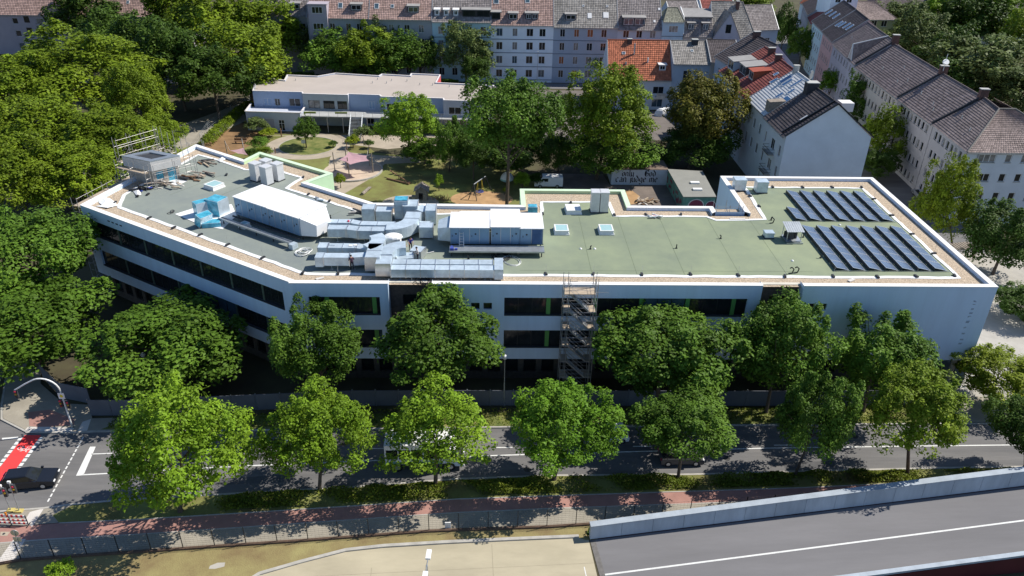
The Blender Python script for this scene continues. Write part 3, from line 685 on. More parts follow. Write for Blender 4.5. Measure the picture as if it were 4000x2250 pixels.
# ---- ducts
def duct(label, z0, secs, legs=(), group='galvanised ducts between the ventilation units', wrap=None):
    """secs: list of (pts, w, h) runs; each run a part with flanges as sub-part"""
    a = secs[0][0][0]; t = thing('air_duct', label, 'air duct', (a[0],a[1],ROOFZ), 0, group)
    for pts, w_, z0_, h_ in secs:
        L, R = line_strip(pts, w_)
        m = MB(); fl = MB()
        for i in range(len(pts)-1):
            m.hexa([(*R[i],z0_),(*R[i+1],z0_),(*L[i+1],z0_),(*L[i],z0_),(*R[i],z0_+h_),(*R[i+1],z0_+h_),(*L[i+1],z0_+h_),(*L[i],z0_+h_)])
            p, q = Vector(pts[i]), Vector(pts[i+1]); d = (q-p); n = max(1, int(d.length/1.45)); 
            if d.length < .9: continue
            dn = d.normalized(); nn = Vector((-dn.y,dn.x))
            for k in range(n+1):
                c = p+dn*(d.length*k/n); e = .035; hw = w_/2+.045
                fl.hexa([(*(c-nn*hw-dn*e),z0_-.04),(*(c-nn*hw+dn*e),z0_-.04),(*(c+nn*hw+dn*e),z0_-.04),(*(c+nn*hw-dn*e),z0_-.04),(*(c-nn*hw-dn*e),z0_+h_+.04),(*(c-nn*hw+dn*e),z0_+h_+.04),(*(c+nn*hw+dn*e),z0_+h_+.04),(*(c+nn*hw-dn*e),z0_+h_+.04)])
        b = m.build('duct_run', wrap or galv, t)
        if fl.v: fl.build('flange', alu, b)
    for (x, y, zt) in legs:
        m = MB(); m.tube((x-.0,y,ROOFZ),(x,y,zt),.035,6); m.box(x-.15,x+.15,y-.15,y+.15,ROOFZ,ROOFZ+.05); m.build('leg', galv_dull, t)
    return t
Z0 = 12.95
duct('front duct of the rear pair, running from the left unit to a gathered bend', Z0, [([(-18.0,78.3),(-15.9,78.3),(-14.6,77.95),(-11.7,77.95)],1.15,Z0,.98)], [(-17,77.7,Z0),(-14,77.5,Z0),(-12.2,77.5,Z0)])
duct('back duct of the rear pair, behind a narrow dark gap', Z0, [([(-18.6,79.85),(-15.7,79.85),(-14.6,79.4),(-10.8,79.3)],1.0,Z0+.05,.95)], [(-17,80,Z0),(-13,79.5,Z0)])
# gathered bend turning to the back, as fans of short pieces
def arc(c, r, a0, a1, n=7): return [(c[0]+r*math.cos(RAD(a0+(a1-a0)*i/n)), c[1]+r*math.sin(RAD(a0+(a1-a0)*i/n))) for i in range(n+1)]
duct('curved duct bend of many gathered segments left of the right-hand unit', Z0, [(arc((-11.4,80.6),2.4,-95,-5,8)+[(-8.9,82.2)],1.7,Z0-.1,1.25)], [(-9.3,79.2,Z0),(-8.8,81,Z0)])
duct('low duct branch ending in a square box left of the right-hand unit', Z0, [([(-9.3,80.4),(-6.9,80.4)],1.2,12.6,.9),([(-8.0,79.2),(-6.5,79.2)],1.3,12.55,1.3)], [])
duct('upright twin duct rising behind the gathered bend', Z0, [([(-7.6,83.2),(-6.4,83.2)],1.9,12.55,1.7),([(-10.3,84.2),(-8.6,84.2)],2.0,12.6,1.75),([(-8.6,83.9),(-7.4,83.0)],1.5,12.8,1.2)], [])
duct('two square duct boxes standing near the rear parapet', Z0, [([(-15.0,83.6),(-13.55,83.6)],1.5,12.55,1.55),([(-13.4,83.6),(-11.6,83.6)],1.4,12.5,1.3)], [])
o = duct('tall upright duct end wrapped in blue film near the rear parapet', Z0, [([(-11.3,84.3),(-9.75,84.3)],1.4,12.5,2.3)], [])
MB().box(-11.25,-9.8,83.7,84.9,14.82,14.9).build('film_cover', foil_blue, o)
duct('front duct of the street-side pair with a square end box', Z0, [([(-18.1,71.7),(-17.3,71.7)],1.2,12.75,1.1),([(-17.25,71.75),(-14.6,71.75),(-12.9,72.0)],1.05,12.85,.95)], [(-16.5,71.3,12.9),(-14.2,71.3,12.9)])
duct('back duct of the street-side pair with spare flanges lying on top', Z0, [([(-18.3,74.2),(-17.3,74.2)],1.25,12.75,1.0),([(-17.2,74.1),(-14.2,74.1),(-12.7,73.6)],1.1,12.8,.95)], [(-16.5,73.9,12.9)])
duct('stout rounded duct elbow bending down at the left of the long street-side duct', Z0, [(arc((-14.0,74.6),2.0,-60,40,6),1.5,13.0,1.25),([(-12.1,73.6),(-12.1,70.4)],1.5,12.75,1.5)], [])
# rounded shoulders of the elbows
sh = duct('second duct elbow feeding the long street-side duct', Z0, [(arc((-9.0,71.6),2.0,90,190,7),1.6,12.9,1.3),([(-10.9,71.2),(-10.9,69.3)],1.5,12.75,1.35)], [])
duct('long double street-side duct of many flanged lengths along the gravel', Z0, [([(-10.1,69.6),(.3,69.6)],1.05,12.7,.9),([(-10.1,70.75),(.2,70.75)],1.05,12.7,.95),([(.35,70.2),(1.25,70.2)],2.6,12.6,1.15)], [(x,69.3,12.8) for x in (-9.2,-6.8,-4.2,-2.2,-.6,.8)]+[(x,68.9,12.75) for x in (-8,-3,0)])
duct('open sheet-metal duct piece between the workers', Z0, [([(-9.9,72.6),(-8.2,72.9)],1.4,12.5,.8),([(-8.4,74.4),(-7.2,74.0)],1.3,12.5,.9)], [])
o = MB().dome((-10.6,76.0,13.9),1.05,.8,.35,12,4).box(-11.4,-9.8,75.4,76.6,12.5,13.9).build('wrapped_duct_end', [foil_white]); tag(o, 'upright duct end wrapped in white foil behind the workers', 'wrapped duct')
for i, (x, y) in enumerate(((-17.0,74.2),(-16.75,74.25),(-14.9,74.1),(-14.4,74.15))):
    o = MB().box(x-.2,x+.2,y-.15,y+.15,13.76,13.79+.01*i).build('sheet_offcut', white_plastic if i > 1 else galv); tag(o, ['left sheet-metal flange lying on the back street-side duct','right sheet-metal flange lying on the back street-side duct','left white paper lying on the back street-side duct','right white paper lying on the back street-side duct'][i], 'offcut', 'loose pieces on the ducts')
o = MB().dome((-16.0,79.7,14.0),.14,.14,.16,8,3).build('red_bucket', mat('red_plastic', (.65,.05,.10), .5, .1, 2)); tag(o, 'tiny red cap lying on the back rear duct', 'cap')
# ---- blue film-wrapped duct pieces on white sheets, left wing
o = MB()
for q in ([(683,836),(800,800),(905,798),(925,842),(870,895),(790,882)],):
    o.poly([(*at(x,y,ROOFZ+.05)[:2],ROOFZ+.05+.03*(i % 2)) for i, (x, y) in enumerate(q)])
o = o.build('ground_sheet', foil_white); tag(o, 'crumpled white sheet spread under the blue-wrapped duct pieces', 'sheet')
b0 = at(822,850,ROOFZ)
def wrapped(c, sx, sy, sz, rz, lb, tilt=0):
    t = thing('wrapped_duct_piece', lb, 'duct piece', (c[0],c[1],c[2]), rz, 'blue-wrapped duct pieces', local=True); 
    MB().box(-sx/2,sx/2,-sy/2,sy/2,0,sz).build('casing', galv, t)
    e = .03
    MB().box(-sx/2-e,sx/2+e,-sy/2-e,-sy/2-.005,0,sz).box(-sx/2-e,-sx/2-.005,-sy/2,sy/2,0,sz).box(-sx/2+.06,sx/2-.06,-sy/2+.06,sy/2-.06,sz+.002,sz+.03).build('film_cover', foil_blue, t)
    if tilt: t.rotation_euler = (0, tilt, rz)
    return t
wrapped(at(855,832,ROOFZ+.05),1.9,1.8,1.9,RAD(-25),'big square duct piece wrapped in blue film, at the back of the heap')
wrapped(at(795,838,ROOFZ+.05),1.1,1.7,1.7,RAD(-50),'upright duct piece wrapped in blue film with open mouth, left in the heap')
wrapped(at(795,872,ROOFZ+.25),.9,1.7,1.3,RAD(-35),'tilted duct piece wrapped in blue film leaning in the middle of the heap', .35)
wrapped(at(829,880,ROOFZ+.05),2.0,1.2,.5,RAD(12),'low flat duct piece wrapped in blue film at the front of the heap')
o = wrapped(at(2080,830,ROOFZ+.05),1.1,1.0,.9,0,'blue-wrapped duct box behind the right-hand unit by the parapet')
# ---- white packed sheets behind right unit
o = MB().box(-3.6,.2,81.2,83.4,12.5,13.6).hexa([(-3.7,81.1,13.6),(.3,81.1,13.55),(.3,83.5,13.6),(-3.7,83.5,13.65),(-3.6,81.3,13.75),(.1,81.2,13.7),(.2,83.3,13.8),(-3.5,83.4,13.72)]).build('covered_pallet', foil_white); tag(o, 'white tarpaulin-covered stack behind the right-hand unit', 'covered pallet')
pal = thing('pallet_stack', 'stack of wooden pallets and bagged material left behind the right-hand unit', 'pallets', (-5.2,80.9,ROOFZ+.02), local=True)
for k in range(3):
    m = MB()
    for j in range(5): m.box(-.6,.6,-.5+.22*j,-.36+.22*j,.1+.14*k,.13+.14*k)
    for j in (-.5,0,.5): m.box(j-.05,j+.05,-.5,.5,.02+.14*k,.098+.14*k)
    m.build('pallet', wood, pal)
MB().box(.75,1.9,-.3,.6,0,.35).dome((1.3,.2,.35),.5,.4,.2,8,3).build('sack', dark_steel, pal)
# ---- hose and cable coils
def coil(px, py, r, m, lb, n=4, z=ROOFZ+.05):
    p = at(px,py,z); rg = random.Random(px); mb = MB()
    for k in range(n):
        c = (p.x+rg.uniform(-.35,.35), p.y+rg.uniform(-.35,.35)); rx, ry = r*rg.uniform(.7,1.2), r*rg.uniform(.5,1)
        a = rg.uniform(0,3); pts = [(c[0]+rx*math.cos(t)*math.cos(a)-ry*math.sin(t)*math.sin(a), c[1]+rx*math.cos(t)*math.sin(a)+ry*math.sin(t)*math.cos(a), z+.03*k) for t in [2*math.pi*i/14 for i in range(15)]]
        mb.path(pts, .035, 4)
    o = mb.build('cable_coil', m); tag(o, lb, 'cable coil')
coil(1185,985,.75,white_plastic,'tangled white hose lying beside the street-side ducts',6)
coil(1960,1003,.9,rubber,'black cable loops under the walkway of the right-hand unit',5)
coil(1995,1018,1.1,white_plastic,'white hose loop beside the square duct end',2)
coil(1660,1097,.8,rubber,'dark cable heap on the gravel of the brick recess',5)
coil(668,828,.3,dark_steel,'tiny tangle of wire on the bare left roof',3)
# ---- timber, tools and litter on roof
def heap(px, py, lb, seed, n=9, sz=1.3, mts=None):
    p = at(px,py,ROOFZ+.02); rg = random.Random(seed); t = thing('material_heap', lb, 'material heap', p, 0, 'heaps of building material on the roof', local=True)
    for k in range(n):
        m = MB(); x, y = rg.uniform(-sz,sz), rg.uniform(-sz*.6,sz*.6); m.obox((x,y,.02+.035*k), rg.uniform(.5,2.2), rg.uniform(.1,.3), rg.uniform(.06,.16), rg.uniform(-.9,.3))
        m.build('board', rg.choice(mts or [wood, dark_steel, plank_wood, wood_grey]), t)
heap(750,700,'long boards and tools lying on the left roof by the stair house',1,10)
heap(790,685,'dark fittings and boards on the right of the stair house',2,7)
heap(800,640,'timber lengths along the rear edge behind the stair house',3,8)
heap(660,725,'pale boards and rubble in front of the stair house',4,14,1.8,[plank_wood, paving_white, wood_grey])
heap(560,742,'dark bags and tools beside the corner of the stair house',5,9,.9,[dark_steel, MATS['blue_plastic'], rubber])
heap(1380,835,'cardboard and sheet pieces near the rear strip of the roof',6,6,.8,[wood, paving_white, dark_steel])
heap(1235,780,'grey sheet bundle beside the rear gravel edge',7,5,.9,[galv_dull, galv])
heap(2555,850,'loose red and grey tools on the green roof near the rear strip',8,6,.6,[MATS['red_plastic'], galv_dull, white_plastic])
o = MB().poly([(*at(x,y,ROOFZ+.05)[:2],ROOFZ+.06) for x, y in ((640,712),(690,700),(735,706),(700,722),(660,725))]).build('white_board', foil_white); tag(o, 'white board lying before the blue stair-house door', 'board')
for i, (q, lb) in enumerate((([(385,790),(395,770),(430,775),(455,795),(440,810),(400,805)],'crumpled white foil at the left corner of the roof'),([(518,745),(545,742),(552,760),(535,768)],'crumpled white foil near the stair house gravel'),([(845,625),(870,615),(885,620),(860,635)],'crumpled white foil at the rear bend of the parapet'),([(372,805),(440,795),(470,800),(420,815)],'flat white foil strip beside the left corner gravel'))):
    c = Vector((0,0,0)); m = MB(); P = [Vector((*at(x,y,ROOFZ+.06)[:2],ROOFZ+.05+.12*(k % 2))) for k, (x, y) in enumerate(q)]
    for p in P: c += p
    c /= len(P); c.z = ROOFZ+.3
    for k in range(len(P)): m.poly([P[k], P[(k+1) % len(P)], c])
    o = m.build('foil_heap', foil_white); tag(o, lb, 'foil')
# ---- cooling unit with slatted lid by solar panels
cu = thing('cooling_unit', 'open-framed cooling unit under a slanted slatted lid beside the solar panels', 'cooling unit', at(3090,935,ROOFZ+.02), RAD(0), local=True)
MB().box(-.9,.9,-.9,.9,.1,.18).box(-.95,.95,-1.25,-1.15,.0,.16).build('base_frame', galv_dull, cu)
MB().box(-.6,.1,-.4,.5,.18,1.0).tube((.4,0,.18),(.4,0,1.1),.2,10).tube((-.75,.3,.18),(-.75,.3,.9),.1,8).build('machinery', dark_steel, cu)
for x, y in ((-.8,-.7),(.8,-.7),(-.8,.8),(.8,.8)): MB().tube((x,y,.1),(x,y,1.5 if y > 0 else 1.35),.04,6).build('leg', galv_dull, cu)
for k in range(8): MB().hexa([(-1.0+.25*k,-1.0,1.35),(-.78+.25*k,-1.0,1.35),(-.78+.25*k,1.0,1.75),(-1.0+.25*k,1.0,1.75),(-1.0+.25*k,-1.0,1.39),(-.78+.25*k,-1.0,1.39),(-.78+.25*k,1.0,1.79),(-1.0+.25*k,1.0,1.79)]).build('slat', galv_dull, cu)
q = at(3000,927,ROOFZ); stack(q.x,q.y,ROOFZ,1.0,.9,.75,0,'low grey roof fan box left of the cooling unit',galv)
o = MB().tube((-7.6,74.7,12.45),(-6.2,75.3,12.5),.04,5).build('white_pole', white_plastic); tag(o, 'thin white pole lying on the grey roof near the right-hand unit', 'pole')
for i, (px, py, lb) in enumerate(((2880,857,'white plank lying at the gap of the rear parapet'),(3325,1097,'white plank lying on the gravel near the right street edge'),(1250,1090,'pale stone slab on the gravel above the corner windows'))):
    p = at(px,py,ROOFZ); o = MB().obox((p.x,p.y,ROOFZ+.02), 1.9 if i == 0 else .8, .35, .1, .0 if i == 0 else .5).build('plank', paving_white); tag(o, lb, 'plank')
# ---- stair house on the left wing
C1 = Vector((-43.1,93.8)); CL = Vector((-46.9,95.6)); CR = Vector((-40.5,95.9)); CB = CL+(CR-C1)
pent = thing('stair_house', 'unfinished grey stair house with blue-film door on the left roof end', 'stair house', (C1.x,C1.y,ROOFZ))
pm = mat('raw_block', (.42,.38,.33), .9, .15, 1.2, bump=.3); pw_ = mat('primed_board', (.62,.60,.57), .8, .06, 1)
m = MB(); uR = (CR-C1).normalized(); LR = (CR-C1).length
wallgrid(m, (C1.x,C1.y,0), uR, LR, ROOFZ, ROOFZ+1.95, [(.45,1.35,ROOFZ+.55,ROOFZ+1.6),(1.9,3.0,ROOFZ+.05,ROOFZ+1.9)], .2)
uL = (C1-CL).normalized(); wallgrid(m, (CL.x,CL.y,0), uL, (C1-CL).length, ROOFZ, ROOFZ+1.95, [], .2)
m.build('lower_wall', pm, pent)
m = MB(); quad = [tuple(C1+Vector((.2,-.35))), tuple(CR+Vector((.5,-.1))), tuple(CB), tuple(CL+Vector((-.3,-.2)))]
m.prism(quad, ROOFZ+1.95, ROOFZ+3.15, 0, 1); m.build('upper_wall', [pw_, dark_steel], pent)  # flat top coloured dark to stand for the shaded open shaft
rim = MB(); qi = inset(quad, .75)
for i in range(4):
    a, b, c, d_ = quad[i], quad[(i+1) % 4], qi[(i+1) % 4], qi[i]
    rim.hexa([(*a,ROOFZ+3.15),(*b,ROOFZ+3.15),(*c,ROOFZ+3.15),(*d_,ROOFZ+3.15),(*a,ROOFZ+3.3),(*b,ROOFZ+3.3),(*c,ROOFZ+3.3),(*d_,ROOFZ+3.3)])
rim.build('roof_rim', galv_dull, pent)
I_ = Vector((-uR.y,uR.x))
def pq(s, z, d=.12): v = C1+uR*s+I_*d; return (v.x,v.y,ROOFZ+z)
MB().hexa([pq(.45,.55),pq(1.35,.55),pq(1.35,.55,.2),pq(.45,.55,.2),pq(.45,1.6),pq(1.35,1.6),pq(1.35,1.6,.2),pq(.45,1.6,.2)]).build('window', foil_blue, pent)
MB().hexa([pq(1.9,.05),pq(3.0,.05),pq(3.0,.05,.2),pq(1.9,.05,.2),pq(1.9,1.9),pq(3.0,1.9),pq(3.0,1.9,.2),pq(1.9,1.9,.2)]).build('door', foil_blue, pent)
# ---- scaffolding
def scaffold_lift(t, a, b, z0, nl, wd=.75, lift=2.0, decks=None, extra=1.0, every=2.5, rails=True):
    """a-b straight run: standards, ledgers and decks as parts"""
    a = Vector(a); b = Vector(b); d = b-a; n = max(1, int(round(d.length/every))); dn = d.normalized(); nn = Vector((-dn.y,dn.x))*wd
    for k in range(n+1):
        p = a+d*(k/n)
        m = MB()
        for q in (p, p+nn): m.tube((*q,z0),(*q,z0+nl*lift+extra),.035,5)
        for j in range(nl*2+1): m.tube((*p,z0+j*lift/2+.3),(*(p+nn),z0+j*lift/2+.3),.022,4)
        m.build('frame', steel_pale, t)
    m = MB()
    for j in range(nl+1):
        for h in ((.0,1.0) if rails else (1.0,)):
            if z0+j*lift+h > z0+nl*lift+extra: continue
            m.tube((*a,z0+j*lift+h),(*b,z0+j*lift+h),.018,4)
            if h == 0: m.tube((*(a+nn),z0+j*lift),(*(b+nn),z0+j*lift),.022,4)
    for k in range(n):
        if k % 2 == 0:
            p = a+d*(k/n); q = a+d*((k+1)/n)
            for j in range(nl): m.tube((*p,z0+j*lift),(*q,z0+(j+1)*lift),.02,4)
    m.build('rail', steel_pale, t)
    for j in (range(1, nl+1) if decks is None else decks):
        for k in range(n):
            p = a+d*(k/n)+dn*.05; q = a+d*((k+1)/n)-dn*.05; z = z0+j*lift
            MB().hexa([(*(p+nn*.06),z),(*(q+nn*.06),z),(*(q+nn*.94),z),(*(p+nn*.94),z),(*(p+nn*.06),z+.05),(*(q+nn*.06),z+.05),(*(q+nn*.94),z+.05),(*(p+nn*.94),z+.05)]).build('deck', plank_wood, t)
sc = thing('scaffold', 'bare metal scaffold standing along the left end wall and round the stair house', 'scaffold', (-48,92,0))
scaffold_lift(sc, (-46.4,100.2), (-50.0,87.6), 0, 6, -.8, 2.0, (6,), 1.1, 2.6)
scaffold_lift(sc, (-47.6,95.2), (-43.0,92.9), ROOFZ, 1, -.7, 2.0, (1,), 1.1, 2.3)
scaffold_lift(sc, (-42.6,92.8), (-38.6,96.4), ROOFZ, 1, -.7, 2.0, (), 1.2, 2.6)
scaffold_lift(sc, (-47.9,96.2), (-44.5,101.0), ROOFZ, 2, .8, 2.0, (1,), 1.3, 2.2)
scaffold_lift(sc, (-44.2,101.4), (-39.8,98.2), ROOFZ, 1, -.8, 2.0, (), 3.2, 2.2, False)
scaffold_lift(sc, (-45.2,107.0), (-42.0,109.2), 8, 2, -.8, 2.0, (), 1.2, 2.4, False)
# stair tower in front
stt = thing('scaffold_stair_tower', 'tall scaffold stair tower with zigzag flights before the white street front', 'stair tower', (8.8,66.4,0))
X0, X1, Y0, Y1, TOP = 7.2, 10.2, 65.7, 67.15, 12.7
for x in (X0,X0+.5,X1-.02,X1+.3):
    m = MB()
    for y in (Y0,Y1): m.tube((x,y,0),(x,y,14.5),.035,5)
    for j in range(14): m.tube((x,Y0,.5+j),(x,Y1,.5+j),.022,4)
    m.build('frame', steel_pale, stt)
m = MB()
for j in range(7):
    z = .7+2.0*j
    for h in (.0,.5,1.0):
        for y in (Y0,Y1):
            m.tube((X0,y,z+h),(X1+.3,y,z+h),.02,4)
m.build('rail', steel_pale, stt)
for j in range(6):
    z = .7+2.0*j
    MB().box(X0+.05,X1+.1 if j == 5 else X0+.75,Y0+.05,Y1-.05,z+2.0,z+2.07).build('deck', plank_wood, stt)
    MB().box(X1-.5,X1+.2,Y0+.05,Y1-.05,z,z+.06).build('deck', plank_wood, stt)
    f = MB()
    for s in (Y0+.1,Y0+.7): f.bar((X0+.6,s,z+2.0),(X1-.45,s,z+.05),.05,.16)
    f.build('stringer', steel_pale, stt)
    for k in range(8):
        t_ = (k+.5)/8; x = X0+.6+(X1-.45-X0-.6)*t_; zz = z+2.0-1.95*t_
        MB().box(x-.11,x+.11,Y0+.12,Y0+.68,zz,zz+.04).build('tread', alu, stt)
    h = MB()
    for s in (Y0+.06,Y0+.74):
        for up in (.5,.95): h.tube((X0+.6,s,z+2.0+up),(X1-.45,s,z+.05+up),.02,4)
    h.build('handrail', steel_pale, stt)
MB().tube((X1+.3,Y1,12.2),(X1+1.6,Y1-.1,12.2),.02,4).tube((X0+.5,Y0,14.2),(X0+1.3,Y0,14.2),.03,4).build('tie_tube', steel_pale, stt)
# stair access scaffold at the rear gap
sc2 = thing('scaffold', 'small scaffold landing filling the gap in the rear parapet', 'scaffold', (29,87,0))
scaffold_lift(sc2, (27.5,86.4), (30.7,86.4), 8, 2, 1.6, 2.1, (2,), 1.2, 1.6)
# ---- workers
def person(x, y, z, rz, pose, shirt, trousers, hair, lb):
    """one continuous skinned body; pose: lean forward angle, arm targets"""
    J = {'pelvis':(0,0,.93),'belly':(0,.0,1.12),'chest':(0,.0,1.34),'neck':(0,.0,1.48),'head':(0,.02,1.60),'crown':(0,.02,1.72),
         'hipL':(-.10,0,.90),'hipR':(.10,0,.90),'kneeL':(-.12,.04,.50),'kneeR':(.12,.03,.50),'ankL':(-.13,-.02,.09),'ankR':(.13,-.02,.09),'toeL':(-.14,.14,.04),'toeR':(.14,.14,.04),
         'shL':(-.20,0,1.42),'shR':(.20,0,1.42),'elL':(-.27,-.02,1.15),'elR':(.27,-.02,1.15),'haL':(-.27,.12,.92),'haR':(.27,.12,.92)}
    lean, arms, step = pose
    for k in ('elL','haL','elR','haR'):
        if k in arms: J[k] = arms[k]
    J['kneeL'] = (-.12,.04+step*.12,.50); J['ankL'] = (-.13,step*.25-.02,.09); J['toeL'] = (-.14,step*.25+.14,.04); J['ankR'] = (.13,-step*.2-.02,.09); J['toeR'] = (.14,-step*.2+.14,.04)
    ca, sa = math.cos(lean), math.sin(lean)
    for k in ('belly','chest','neck','head','crown','shL','shR','elL','elR','haL','haR'):
        a = J[k]; dz = a[2]-.93; J[k] = (a[0], a[1]*ca+dz*sa, .93+dz*ca-a[1]*sa)
    R = {'pelvis':.145,'belly':.135,'chest':.155,'neck':.06,'head':.095,'crown':.07,'hipL':.095,'hipR':.095,'kneeL':.065,'kneeR':.065,'ankL':.045,'ankR':.045,'toeL':.04,'toeR':.04,'shL':.07,'shR':.07,'elL':.05,'elR':.05,'haL':.042,'haR':.042}
    names = list(J); E = [('pelvis','belly'),('belly','chest'),('chest','neck'),('neck','head'),('head','crown'),('pelvis','hipL'),('pelvis','hipR'),('hipL','kneeL'),('hipR','kneeR'),('kneeL','ankL'),('kneeR','ankR'),('ankL','toeL'),('ankR','toeR'),('chest','shL'),('chest','shR'),('shL','elL'),('shR','elR'),('elL','haL'),('elR','haR')]
    me = bpy.data.meshes.new('body'); me.from_pydata([J[k] for k in names], [(names.index(a), names.index(b)) for a, b in E], [])
    tmp = bpy.data.objects.new('tmp', me); COL.objects.link(tmp); tmp.modifiers.new('s','SKIN'); sb = tmp.modifiers.new('b','SUBSURF'); sb.levels = 1
    for i, k in enumerate(names): me.skin_vertices[0].data[i].radius = (R[k], R[k]); me.skin_vertices[0].data[i].use_root = (k == 'pelvis')
    dg = bpy.context.evaluated_depsgraph_get(); m2 = bpy.data.meshes.new_from_object(tmp.evaluated_get(dg)); bpy.data.objects.remove(tmp)
    m2.materials.clear()
    for mm in (skin_m, shirt, trousers, rubber): m2.materials.append(mm)
    H = Vector(J['head']); hands = [Vector(J['haL']), Vector(J['haR'])]; els = [Vector(J['elL']), Vector(J['elR'])]
    for p in m2.polygons:
        c = p.center; up = .93+.0
        if (c-H).length < .19 or any((c-h).length < .14 for h in hands): p.material_index = 0
        elif any((c-(e+h)/2).length < .12 for e, h in zip(els, hands)): p.material_index = 0
        elif c.z < .10: p.material_index = 3
        elif c.z < .98 and c.y < .45: p.material_index = 2
        else: p.material_index = 1
        p.use_smooth = True
    t = thing('person', lb, 'person', (x,y,z), rz, 'workers on the roof', local=True)
    m2.name = 'body'; b = bpy.data.objects.new('body', m2); COL.objects.link(b); b.parent = t
    hd = MB().dome((H.x,H.y+.0,H.z+.02),.115,.125,.13,10,4); hd.build('hair', hair, t, True)
    fc = MB().box(H.x-.015,H.x+.015,H.y+.09,H.y+.125,H.z-.02,H.z+.02).box(H.x-.045,H.x-.025,H.y+.088,H.y+.10,H.z+.01,H.z+.025).box(H.x+.025,H.x+.045,H.y+.088,H.y+.10,H.z+.01,H.z+.025).box(H.x-.025,H.x+.025,H.y+.085,H.y+.10,H.z-.06,H.z-.05); fc.build('face', skin_m, t)
    hm = MB()
    for h, e in zip(hands, els):
        d = (h-e).normalized(); sd_ = d.cross(Vector((0,0,1))).normalized() if abs(d.z) < .95 else Vector((1,0,0))
        for k in range(4): q = h+d*.03+sd_*(-.03+.02*k); hm.tube(q, q+d*(.085-.01*abs(k-1.5)), .009, 5)
        hm.tube(h+sd_*.035, h+sd_*.07+d*.04, .01, 5)
    hm.build('fingers', skin_m, t)
    return t
shirt_p = mat('plum_shirt', (.07,.035,.06), .85, .15, 4); shirt_b = mat('brown_shirt', (.33,.13,.06), .85, .15, 4); shirt_v = mat('violet_shirt', (.06,.05,.30), .85, .15, 4); shirt_w = mat('pale_shirt', (.68,.60,.55), .85, .08, 4)
trou_d = mat('dark_trousers', (.03,.03,.045), .85, .2, 4); hair_d = mat('dark_hair', (.03,.02,.015), .7, .2, 9)
person(-14.35,71.15,ROOFZ+.02,RAD(25),(.12,{'haL':(-.2,.35,1.2),'haR':(.22,.33,1.15)},.6),shirt_p,trou_d,hair_d,'worker in dark plum shirt leaning at the front street-side duct')
person(-9.45,74.7,ROOFZ+.02,RAD(-60),(.22,{'haL':(-.2,.4,1.15),'haR':(.2,.42,1.12)},.2),shirt_b,trou_d,hair_d,'worker in orange-brown top bending over a duct piece')
person(-8.75,75.7,ROOFZ+.02,RAD(200),(.25,{'haL':(-.2,.4,1.12),'haR':(.2,.4,1.12)},.1),shirt_v,trou_d,hair_d,'worker in violet shirt facing the others behind the duct piece')
person(-7.75,73.2,ROOFZ+.02,RAD(110),(.1,{'haL':(-.22,.3,1.1),'haR':(.24,.3,1.08)},.3),shirt_w,trou_d,hair_d,'worker in pale top and dark trousers standing right of the others')
# ================================================================== KINDERGARTEN
kg_wall = mat('kg_blue_render', (.33,.42,.58), .8, .05, .5); kg_grey = mat('kg_grey_render', (.38,.42,.44), .8, .05, .5); kg_low = mat('kg_low_render', (.48,.51,.58), .8, .06, .5)
kg_roof = mat('kg_roof_felt', (.44,.385,.34), .95, .06, .18, detail=8, bump=.1); kg_cap = mat('kg_cap', (.72,.68,.66), .6, .05, 1); kg_shutter = mat('blue_shutter', (.30,.42,.60), .6, .05, 1)
kgo = [(-49.0,159.0),(-38.9,158.5),(-38.5,157.4),(-29.2,156.8),(-29.1,157.5),(-22.9,157.0),(-22.4,155.9),(-9.9,155.2),(-9.7,153.9),(0.5,153.3),(0.5,165.6),(-11.9,167.3),(-11.4,173.9),(-18.1,174.7),(-18.2,172.8),(-24.5,173.9),(-25,172.4),(-34.8,174.2),(-38.2,171.4),(-45.0,172.1),(-44.6,167.8),(-47.5,168.8),(-51.2,170.1)]
kg = thing('kindergarten', 'low white kindergarten block with flat beige roof, balcony and outside stair', 'building', (-25,160,0))
ki = inset(kgo, .3); n = len(kgo)
wl = MB(); cp = MB()
for i in range(n):
    a, b, c, d_ = kgo[i], kgo[(i+1) % n], ki[(i+1) % n], ki[i]
    if i > 8: wl.poly([(*a,0),(*b,0),(*b,6.5),(*a,6.5)])
    cp.hexa([(*a,6.45),(*b,6.45),(*c,6.45),(*d_,6.45),(*a,6.55),(*b,6.55),(*c,6.55),(*d_,6.55)])
    wl.poly([(*d_,6.2),(*c,6.2),(*c,6.45),(*d_,6.45)])
segs = {0:[(2.0,3.6,3.5,5.0),(4.3,5.4,3.5,5.0),(7.3,9.6,3.5,5.1)],2:[(1.0,3.4,3.5,5.2),(4.1,6.4,3.5,5.2),(7.0,9.0,3.5,5.2)],4:[(3.9,5.2,3.5,5.1)],6:[(1,3,3.5,5.1),(5,7,3.5,5.1),(9,11,3.5,5.1)],8:[(1,3.5,3.5,5.1),(5,7.5,3.5,5.1)]}
WINS = []
for i in range(9):
    a, b = Vector(kgo[i]), Vector(kgo[i+1]); d = b-a
    ops = segs.get(i, []); low = []
    if i in (4,6,8): low = [(.6+2.6*k, 2.2+2.6*k, .3, 2.5) for k in range(int(d.length/2.6))]
    wallgrid(wl, (a.x,a.y,0), d, d.length, 0, 6.5, ops+low, .25, 1 if i in (2,) else (0 if i in (0,4,6) else 2))
    for o_ in ops: window(kg, (a.x,a.y,0), d, *o_, frame_dark if i == 2 else frame_white, kg_shutter if (i in (0,4) and o_[0] < 4) else (curtain_glass if i == 2 and o_[0] < 2 else glass), 1, 0, .15)
    for o_ in low: window(kg, (a.x,a.y,0), d, *o_, frame_white, glass, 1, 0, .15)
wl.build('wall', [kg_wall,kg_grey,kg_low], kg); cp.build('parapet_cap', kg_cap, kg)
